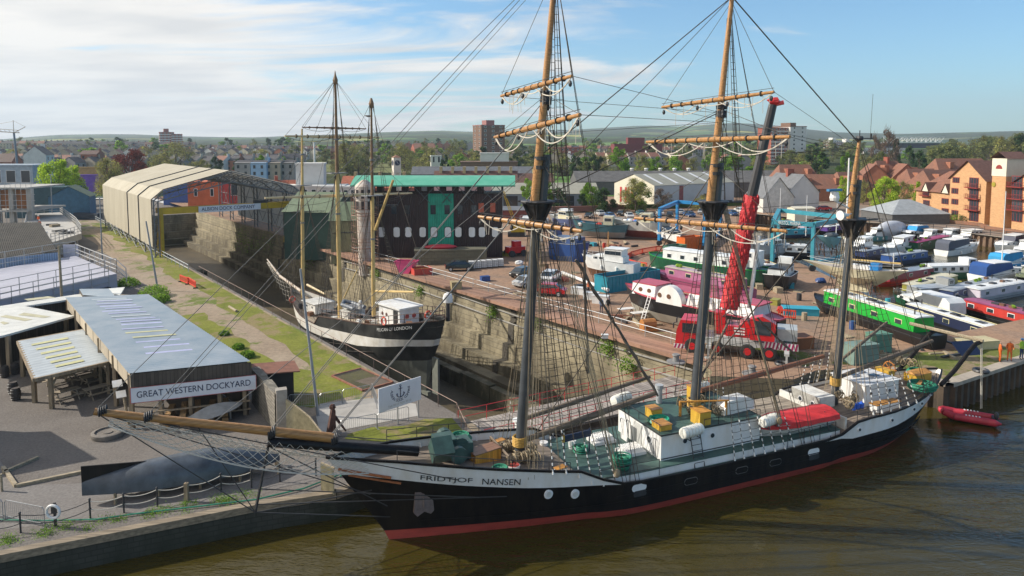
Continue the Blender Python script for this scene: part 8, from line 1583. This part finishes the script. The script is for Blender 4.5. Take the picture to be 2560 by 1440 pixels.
d.build('boom_wrap',M('red mesh wrap',(.30,.01,.015),.6,.35,6,bump=.6,col2=(.60,.03,.035)),RC)
d=MB();d.bar(w2l(DY(1872,770,60.8)),w2l(DY(1898,590,60.8)),.17,n=8);d.build('luffing_ram',wht,RC)
d=MB();d.blob(bt+Vector((.1,0,.3)),(.55,.45,.35),8,5,.25);d.bar(bt,bt+Vector((.9,0,.2)),.2,n=5);d.build('boom_head',crd,RC)
T=DY(1258,478,130);Bz=G(1292,590,ZR);t_=thing('crawler_crane','yellow lattice-boom crawler crane behind the dark hall','crane',Bz);d=MB();v=Vector((DY(1258,478,Bz.y).x-Bz.x,0,DY(1258,478,Bz.y).z-ZR))
for o_ in(-.3,.3):d.bar((o_,0,1.6),v+Vector((o_*.5,0,0)),.09,n=4)
for i in range(12):d.bar(Vector((-.3,0,1.6)).lerp(v,i/12),Vector((.3,0,1.6)).lerp(v,(i+1)/12),.05,n=3)
d.build('lattice_boom',ycr,t_);d=MB();d.box(-1.2,1.8,-1.1,1.1,.9,2.6);d.build('cab',ycr,t_);d=MB();d.box(-1.8,1.8,-1.5,-.9,0,.8);d.box(-1.8,1.8,.9,1.5,0,.8);d.build('track',steel,t_)
CP=[]
def car(q,an,col,lb,hatch=0,sc=1.0,z=ZR):
 t_=thing('parked_car',lb,'car',G(*q,z),an,'cars parked on and behind the yard');pr=[(-2.0,.35),(-2.05,.8),(-1.5,.98),(-.9,1.42),(.75,1.45),(1.55 if not hatch else 1.8,1.0),(2.0,.95),(2.05,.4)]
 d=MB();rows=[[(x,y,zz)for x,zz in pr]for y in(-.82,.82)];tops={2:.78,3:.62,4:.62,5:.78}
 L1=[(x,-(tops.get(i,.84)),zz)for i,(x,zz)in enumerate(pr)];L2=[(x,-y,zz)for x,y,zz in L1];n=len(pr)
 d.add(L1+L2,[tuple(range(n)),tuple(range(2*n-1,n-1,-1))]+[(i,(i+1)%n,n+(i+1)%n,n+i)for i in range(n)]);d.build('body',M('car paint '+str(col),col,.25,.05,.5,coat=.5),t_)
 d=MB()
 for s in(-1,1):d.add([(-1.3,s*.79,1.02),(-.85,s*.665,1.36),(.7,s*.665,1.38),(1.35,s*.79,1.02)],[(0,1,2,3)])
 d.add([(-1.53,-.66,1.0),(-1.53,.66,1.0),(-.93,.56,1.41),(-.93,-.56,1.41)],[(0,1,2,3)]);d.add([(.8,-.56,1.45),(.8,.56,1.45),(1.5,.66,1.08),(1.5,-.66,1.08)],[(0,1,2,3)]);d.build('window',glass,t_)
 for x in(-1.3,1.3):
  for s in(-1,1):d=MB();d.lathe([(.2,-.1),(.33,-.1),(.33,.1),(.2,.1)],(x,s*.76,.33),12,0,'y');w=d.build('wheel',M('tyre',(.03,.03,.03)),t_);e=MB();e.lathe([(.19,-.11),(.19,.11)],(x,s*.77,.33),10,0,'y');e.build('rim',M('aluminium',(.5,.5,.5)),w)
 for s in(-1,1):d=MB();d.box(-2.08,-2.02,s*.6-.15,s*.6+.15,.62,.76);d.build('headlight',wht,t_);d=MB();d.box(2.03,2.08,s*.65-.1,s*.65+.1,.65,.85);d.build('tail_light',crd,t_)
 t_.scale=(sc,)*3;return t_
RDc,SVc,BKc,BLc,WTc=(.45,.01,.015),(.42,.43,.43),(.015,.018,.02),(.03,.08,.2),(.6,.6,.6)
car((1148,676),PI+.15,(.01,.025,.03),'dark green hatchback with white roof by the white tank cages',1);d=MB()
car((1307,692),.9,BKc,'black car behind the foremast');car((1318,715),.8,SVc,'silver car left of the red one, by the foremast');car((1372,738),-.25+PI,RDc,'bright red hatchback parked right of the foremast',1,1.05);car((1375,705),1.2,WTc,'white estate car behind the bright red hatchback',1,1.12);car((2058,527),.1,RDc,'red car on the road above the marina piling')
cs=[BKc,SVc,BLc,BKc,WTc,(.05,.15,.17),BKc,SVc,BKc,WTc,BLc,SVc,BKc,SVc,BLc,WTc,BKc]
for i,c in enumerate(cs):px=1475+i*25+R.uniform(-4,4);car((px,545-(i%2)*6-max(0,i-6)*.8),R.uniform(1.2,1.9),c,{BKc:'black',SVc:'silver',BLc:'dark blue',WTc:'white'}.get(c,'dark teal')+' parked car in the back row '+('left of the bushes' if px<1500 else 'before the dark bush' if px<1560 else 'below the budding tree' if px<1640 else 'by the bare tree' if px<1720 else 'behind the blue hoist' if px<1800 else 'left of the crane boom')+(', front line' if i%2 else ', rear line'))
def person(loc,rz,top,leg,lb,arm=(.25,.25),hat=None,h=1.76,hair=(.05,.035,.02)):
 """one continuous skinned body: pelvis root, spine, head, arms and legs, coloured by height"""
 J=[((0,0,.95),.14),((0,0,1.2),.135),((0,.01,1.42),.15),((0,0,1.53),.06),((0,-.01,1.60),.075),((0,-.015,1.70),.095)];E_=[(0,1),(1,2),(2,3),(3,4),(4,5)]
 for s in(-1,1):
  k=len(J);a=arm[0]if s<0 else arm[1];J+=[((s*.18,.01,1.43),.065),((s*.25,-.05*a,1.15),.05),((s*.24,-.9*a*.35,.93+.3*a),.036),((s*.22,-.9*a*.45,.85+.35*a),.032)];E_+=[(2,k),(k,k+1),(k+1,k+2),(k+2,k+3)]
  k=len(J);J+=[((s*.10,0,.88),.10),((s*.12,-.02,.48),.07),((s*.13,.03,.09),.05),((s*.14,-.14,.04),.042)];E_+=[(0,k),(k,k+1),(k+1,k+2),(k+2,k+3)]
 me=bpy.data.meshes.new('person');me.from_pydata([Vector(j[0])*(h/1.76)for j in J],E_,[]);o=bpy.data.objects.new('tmp',me);COL.objects.link(o);sk=o.modifiers.new('s','SKIN');sk.use_smooth_shade=True
 for i,j in enumerate(J):r=j[1];me.skin_vertices[0].data[i].radius=(r*(1.35 if i in(1,2)else 1),r*.9)
 me.skin_vertices[0].data[0].use_root=True;sb2=o.modifiers.new('b','SUBSURF');sb2.levels=sb2.render_levels=1;bpy.context.view_layer.update()
 m2=bpy.data.meshes.new_from_object(o.evaluated_get(bpy.context.evaluated_depsgraph_get()));bpy.data.objects.remove(o);m2.materials.clear()
 for c in(P(leg,.8),P(top,.8),M('skin',(.45,.27,.19),.6,.05),P(hair,.9),P((.03,.025,.02),.8)):m2.materials.append(c)
 for p in m2.polygons:
  c=p.center*(1.76/h);p.use_smooth=True;p.material_index=4 if c.z<.1 else 0 if c.z<.93 and abs(c.x)<.2 else(3 if c.z>1.7 or c.y>.035 else 2)if c.z>1.53 else 2 if abs(c.x)>.19 and c.z<1.0+.2*max(arm)and(c.z<.98 or c.y<-.1)else 1
 o=bpy.data.objects.new('person',m2);COL.objects.link(o);tag(o,lb,'person');o.location=loc;o.rotation_euler=(0,0,rz)
 if hat:d=MB();d.blob((0,-.01,1.76),(.13,.15,.11),10,6);d.build('hard_hat',P(hat),o,True)
 return o
ORG=(.65,.13,.02);person(G(2499,905,ZR),1.2,ORG,ORG,'person in orange overalls standing left of the pair on the right quay',(.5,.2),h=1.8);person(G(2523,903,ZR),-.4,ORG,ORG,'white-haired person in orange overalls standing right of the pair on the quay',(.3,.4),hair=(.5,.48,.45),h=1.85)
person(G(2553,898,ZR),.3,(.35,.6,.05),(.03,.05,.12),'person in yellow-green vest and dark trousers at the right edge of the quay',(.6,.6),hat=(.1,.25,.5),h=1.85);person(G(1503,783,ZR),.4,(.25,.33,.45),(.04,.05,.09),'person in pale blue shirt walking beside the paddle-box boat',(.3,.1));person(G(1520,784,ZR),-.3,(.02,.02,.02),(.50,.42,.33),'person in black top and pale shorts beside the paddle-box boat',(.2,.5))
person(G(97,560,4.2),0,(.7,.12,.03),(.05,.06,.1),'worker in orange jacket and white helmet on the concrete deck, farther one',(.4,.4),hat=(.8,.8,.78));person(G(100,573,4.2),1,(.7,.12,.03),(.05,.06,.1),'worker in orange jacket and white helmet on the concrete deck, nearer one',(.8,.6),hat=(.8,.8,.78));person(G(1471,735,ZR+.0),2,(.62,.14,.05),(.06,.05,.05),'person in orange top working by the white boxes',(.8,.8))
def skip(a,b,w,h,col,lb,ins=BR,sl=.0):
 A,B_=G(*a,ZR),G(*b,ZR);l=(B_-A).length;t_=thing('skip',lb,'skip',A,math.atan2(B_.y-A.y,B_.x-A.x));d=MB();vs=[(x+(sl if(x>0)==(z==0)and x>0 else 0)*-1+(sl if x==0 and z==0 else 0),y,z)for z in(0,h)for x,y in((0,0),(l,0),(l,w),(0,w))];d.add(vs,[(0,1,5,4),(1,2,6,5),(2,3,7,6),(3,0,4,7),(0,3,2,1)])
 for i in range(int(l/.6)):x=.3+i*.6;d.box(x-.05,x+.05,-.07,0,.1,h)if sl==0 else 0
 d.path([(0,0,h),(l,0,h),(l,w,h),(0,w,h)],.07,4,closed=True);d.build('tub',P(col),t_);d=MB();d.box(.1+sl,l-.1-sl,.1,w-.1,h*.55,h*.8);d.build('contents',P(ins,.9),t_);return t_
skip((1518,734),(1650,712),2.4,2.0,(.02,.22,.30),'long teal open skip with rusty inside behind the paddle-box boat');skip((985,684),(1036,686),2.0,1.7,(.75,.10,.25),'bright pink skip at the dock edge right of the barque mizzen',sl=.9);skip((1036,690),(1082,686),2.0,.9,(.5,.07,.05),'low red skip right of the pink one',(.5,.25,.03));skip((1712,630),(1756,625),2.0,2.4,(.60,.13,.02),'tall orange metal bin by the blue hoist');skip((1678,640),(1716,634),1.8,1.5,(.10,.22,.15),'green-grey metal bin left of the orange one')
for i in range(6):
 p=G(1180+i*14,672-i*1.2,ZR);t_=thing('tank_cage','white water tank in a wire cage, '+('first','second','third','fourth','fifth','sixth')[i]+' from the left near the green hatchback','tank',p,.1,'caged white water tanks');d=MB();d.box(-.5,.5,-.5,.5,.15,1.15);d.build('tank',wht,t_);d=MB()
 for k in range(5):d.path([(-.53,-.53,.15+k*.25),(.53,-.53,.15+k*.25),(.53,.53,.15+k*.25),(-.53,.53,.15+k*.25)],.015,3,closed=True)
 for k in range(5):d.bar((-.53+k*.26,-.53,0),(-.53+k*.26,-.53,1.15),.015,n=3)
 d.build('cage',steel,t_)
pts=[(1672,628),(1640,630),(1606,636),(1578,644),(1564,654),(1572,664),(1592,670),(1618,674)]
for i,(a,b)in enumerate(zip(pts,pts[1:])):redbar(G(*a,ZR),G(*b,ZR),'red plastic barrier in the curved row, '+('first','second','third','fourth','fifth','sixth','last')[i]+' from the orange bin','red barriers in the yard')
redbar(G(1944,795,ZR),G(1990,800,ZR),'red plastic barrier left of the bright green narrowboat','red barriers in the yard')
def bxs(nm,q,dims,col,lb,cat,rz=0,m=None):d=MB();x,y,z=dims;d.box(-x/2,x/2,-y/2,y/2,0,z);d.box(-x/2-.04,x/2+.04,-y/2-.04,y/2+.04,z,z+.06);return one(nm,d,m or P(col,.7),lb,cat,None,G(*q,ZR),rz)
d=MB();d.box(-5.5,5.5,-1.5,1.5,0,2.0);d.box(-5.6,5.6,-1.6,1.6,2.0,2.25);one('concrete_bunker',d,M_brick('mossy block',(.17,.15,.10),(.1,.09,.06),1,.5),'mossy concrete bunker before the dark hall with a red and blue boat on top','bunker',None,G(1125,660,ZR)+Vector((0,1.2,0)),.12)
t_=thing('dinghy','upturned red and blue dinghy on the mossy bunker','dinghy',G(1125,660,ZR)+Vector((-1.5,1,2.25)),.1);d=MB();d.blob((0,0,.25),(2.6,.7,.45),12,6);d.build('boat_hull',P((.5,.04,.05)),t_,True)
bxs('cabinet',(2150,905),(2.6,1.4,1.6),(.16,.24,.21),'grey-green metal cabinet by the mizzen mast on the quay','cabinet',.3);bxs('cabinet',(2195,880),(1.8,1.2,1.7),(.10,.22,.16),'smaller green cabinet behind the grey-green one','cabinet',.3);bxs('crate',(1140,722),(1.3,1.1,.9),(.33,.26,.14),'brown crate standing alone on the dirt near the dock','crate',.3);bxs('white_box',(1447,735),(1.8,.9,.8),WH_,'white box left of the three by the teal skip','box',-.5);bxs('white_box',(1478,748),(1.8,.9,.8),WH_,'white box in the middle by the teal skip','box',-.4);bxs('white_box',(1502,758),(1.9,.9,.9),WH_,'white box right of the three by the teal skip','box',-.4);bxs('white_box',(1512,845),(.6,.4,.3),WH_,'small white box on the dock walkway','box')
bxs('flatbed',(2000,785),(3.6,1.6,.7),(.03,.3,.42),'turquoise low trolley behind the red barrier near the green narrowboat','trolley',-.2);bxs('timber_stack',(2440,868),(3.4,1.6,.7),(.48,.42,.25),'pile of pale boards near the jetty edge of the quay','timber stack',.2);bxs('spool_stack',(1990,868),(2.6,1.6,1.0),(.22,.09,.04),'heap of rusty brown timber and metal right of the red crane','scrap heap',.2)
d=MB();d.T=Matrix.Rotation(-.9,4,'X');d.box(-1.1,1.1,-.04,.04,-.1,1.5);one('tilted_board',d,P(NV),'dark tilted panel lying on the quay beside the orange overalls','panel',None,G(2430,888,ZR),.2)
for q,lb in(((1565,790),'trestle table with white top beside the paddle-box boat'),((1598,800),'dark trestle table right of the white one')):
 d=MB();d.box(-.9,.9,-.4,.4,.8,.85,0 if 'white' in lb else 1)
 for x in(-.7,.7):d.bar((x,-.4,0),(x,0,.8),.04,m=1);d.bar((x,.4,0),(x,0,.8),.04,m=1)
 one('trestle_table',d,[wht,steel],lb,'table',None,G(*q,ZR),.4)
d=MB();d.lathe([(.55,-.7),(.55,.7)],(0,0,.6),10,0,'x');d.box(-.8,.8,-.7,.3,.0,.3);one('digger_bucket',d,P((.4,.17,.05)),'rusty orange digger bucket under the bow of the paddle-box boat','bucket',None,G(1620,825,ZR),.3)
d=MB();a,b=G(1405,690,ZR),G(1520,735,ZR);d.bar(a+Vector((0,0,.5)),b+Vector((0,0,.5)),.22,n=8);one('long_spar',d,wht,'long white spar lying from the cars to the teal skip','spar')
t_=thing('red_tractor','red and black telehandler beside the dark hall','tractor',G(1288,640,ZR),.5);d=MB();d.box(-1.5,1.5,-.8,.8,.6,1.6);d.box(-.4,.8,-.6,.6,1.6,2.5);d.build('body',crd,t_)
for x in(-1.1,1.1):
 for s in(-1,1):d=MB();d.lathe([(.55,-.2),(.55,.2)],(x,s*.9,.55),12,0,'y');d.build('wheel',steel,t_)
for q,lb in(((2452,930),'tyre hanging at the grassy edge of the right quay'),((1955,912),'tyre ring on the ground right of the crane')):d=MB();d.torus((0,0,.12),.5,.14,18,6);one('tyre',d,steel,lb,'tyre',None,G(*q,ZR))
for q,lb in(((1690,905),'round iron capstan base on the quay left of the crane wheels'),((1880,935),'round iron capstan base on the quay corner')):d=MB();d.lathe([(.8,0),(.8,.08),(.3,.1),(.25,.5),(.35,.6),(.3,.7)],n=16);one('capstan',d,P((.2,.2,.2),.7),lb,'capstan',None,G(*q,ZR))
for i in range(40):
 q=(R.uniform(2130,2400),R.uniform(855,905))if i<18 else(R.uniform(1530,1660),R.uniform(785,815))if i<28 else(R.uniform(1480,1640),R.uniform(605,618));d=MB();l=R.uniform(.4,1.5);d.box(-l,l,-.12,.12,0,R.uniform(.1,.4));one('plank',d,R.choice((wpale,oak,steel,rust)),('loose plank among the clutter on the quay behind the poop' if i<18 else 'loose plank on the dirt below the paddle-box boat' if i<28 else 'loose plank under the big old hull'),'plank','loose planks and scrap in the yard',G(*q,ZR),R.uniform(0,3))
for i in range(60):
 q=(R.uniform(1400,1900),R.uniform(600,735))if i<34 else(R.uniform(1900,2260),R.uniform(690,850))if i<50 else(R.uniform(1180,1480),R.uniform(605,740));k=i%4;d=MB();d2=(wht,P(RD),P(BL),P(TL),P(BR),P(YL),steel,wpale)[R.randrange(8)]
 if k==0:d.lathe([(.28,0),(.3,.3),(.28,.85)],n=10);nm='oil_drum';c='drum'
 elif k==1:
  for a in range(5):d.box(-.6,.6,-.5+.24*a,-.38+.24*a,.1,.14)
  d.box(-.6,-.5,-.5,.58,0,.1);d.box(.5,.6,-.5,.58,0,.1);d2=wpale;nm='pallet';c='pallet'
 elif k==2:d.box(-.6,.6,-.4,.4,0,.6);d.box(-.63,.63,-.43,.43,.6,.66);nm='yard_box';c='box'
 else:d.blob((0,0,.3),(.7,.5,.4),8,5,.2);nm='tarp_bundle';c='bundle'
 one(nm,d,d2,{'drum':'painted metal drum','pallet':'pale wooden pallet','box':'small lidded equipment box','bundle':'bundle under a tarpaulin'}[c]+' on the red dirt '+('between the fore and main masts' if i<34 else 'near the green narrowboat' if i<50 else 'left of the foremast'),c,'loose gear about the yard',G(*q,ZR),R.uniform(0,3))
wk=M_planks('rusty brown walkway',(.30,.17,.115),'XY',1.2,dark=.7);d=MB();d.add([K(36,48.2,ZR+.05),K(118,48.2,ZR+.05),K(118,50.6,ZR+.05),K(36,50.6,ZR+.05),K(36,48.2,ZR-.3),K(118,48.2,ZR-.3)],[(0,1,2,3),(0,4,5,1)]);wy=one('dock_walkway',d,wk,'rusty brown walkway along the sunlit edge of the dry dock','walkway')
d=MB();rail(d,[K(s,50.8,ZR)for s in(38,60,90,118)],1.1,3.2,.035,(.5,));d.build('railing',M('galvanised rail',(.42,.45,.46)),wy)
for i,(z,t)in enumerate(((1.3,48.85),(.2,48.8))):d=MB();d.path([K(s,t,z+.25*math.sin(s*.09))for s in range(36,112,4)],.09,6);one('dock_pipe',d,P((.28,.27,.25),.6),'long grey pipe running along the sunny dock wall, '+('upper' if i==0 else 'lower')+' one','pipe')
for s,z in((47,.9),(58,1.2),(66,.8),(83,.4),(96,1),(44,.2),(120,0),(150,-1),(142,.5),(160,.2),(155,-2)):
 d=MB();
 for k in range(260):v=Vector((R.gauss(0,.5),R.gauss(0,.25),R.gauss(0,.45)))*(1 if s<110 else 2.6);u=Vector((R.gauss(0,1),R.gauss(0,1),R.gauss(0,1))).normalized()*.13;w_=u.orthogonal().normalized()*.13;d.add([v-u,v+u,v+w_],[(0,1,2)],k%2)
 one('wall_plant',d,LM['green'],'green weeds growing on the sunny dock wall '+('near the foremast' if s<62 else 'between the masts and the barque' if s<100 else 'below the dark hall' if s<130 else 'under the fabric shed'),'plant','weeds on the dock wall',K(s,48.7 if z>.3 else 48.0,z))
for q,r_ in(((385,740),2.0),((320,715),1.6),((400,755),1.3),((618,893),.7),((596,872),.55),((560,838),.5),((130,612),2.0)):
 d=MB()
 for k in range(900):v=Vector((R.gauss(0,1),R.gauss(0,1),R.gauss(0,1))).normalized()*R.uniform(.6,1)*r_;u=Vector((R.gauss(0,1),R.gauss(0,1),R.gauss(0,1))).normalized()*.12;w_=u.orthogonal().normalized()*.12;p=Vector((v.x,v.y,abs(v.z)*.7+.1));d.add([p-u,p+u,p+w_],[(0,1,2)],k%2)
 one('bush',d,LM['green'],'green bush beside the path '+('behind the dockyard shed' if q[1]<700 or q[0]>350 and q[1]<760 else 'at the scaffold corner' if q[0]<350 else 'along the shed wall'),'bush','bushes by the path',G(*q,ZL))
wd=MB()
for i in range(38):
 x=R.uniform(0,640);c=G(x,interp([(0,1372),(640,1255)],x)-R.uniform(4,26),ZL);r_=R.uniform(.12,.3)
 for k in range(70):v=c+Vector((R.gauss(0,r_),R.gauss(0,r_),abs(R.gauss(0,.12))));u=Vector((R.gauss(0,1),R.gauss(0,1),1)).normalized()*.05;wd.add([v-u,v+u,v+Vector((.03,.02,0))],[(0,1,2)],k%2)
tag(wd.build('weeds',LM['green']),'small weeds scattered along the gravel quay edge','weeds',kind='stuff')
hz_=MB();hz_.box(-7200,7200,-60,6800,-8,420)
hm_=bpy.data.materials.new('haze');hm_.use_nodes=True;t=hm_.node_tree;t.nodes.clear()
pv=t.nodes.new('ShaderNodeVolumePrincipled');pv.inputs['Color'].default_value=(.72,.86,1,1);pv.inputs['Density'].default_value=.00014;pv.inputs['Anisotropy'].default_value=.2
ou=t.nodes.new('ShaderNodeOutputMaterial');t.links.new(pv.outputs[0],ou.inputs['Volume'])
hz_o=hz_.build('haze',hm_);hz_o['kind']='stuff'
for l_ in TP.values():
 for p_ in l_:
  if not p_['used']:
   for c_ in list(p_.children):bpy.data.objects.remove(c_)
   bpy.data.objects.remove(p_)
  else:del p_['used']
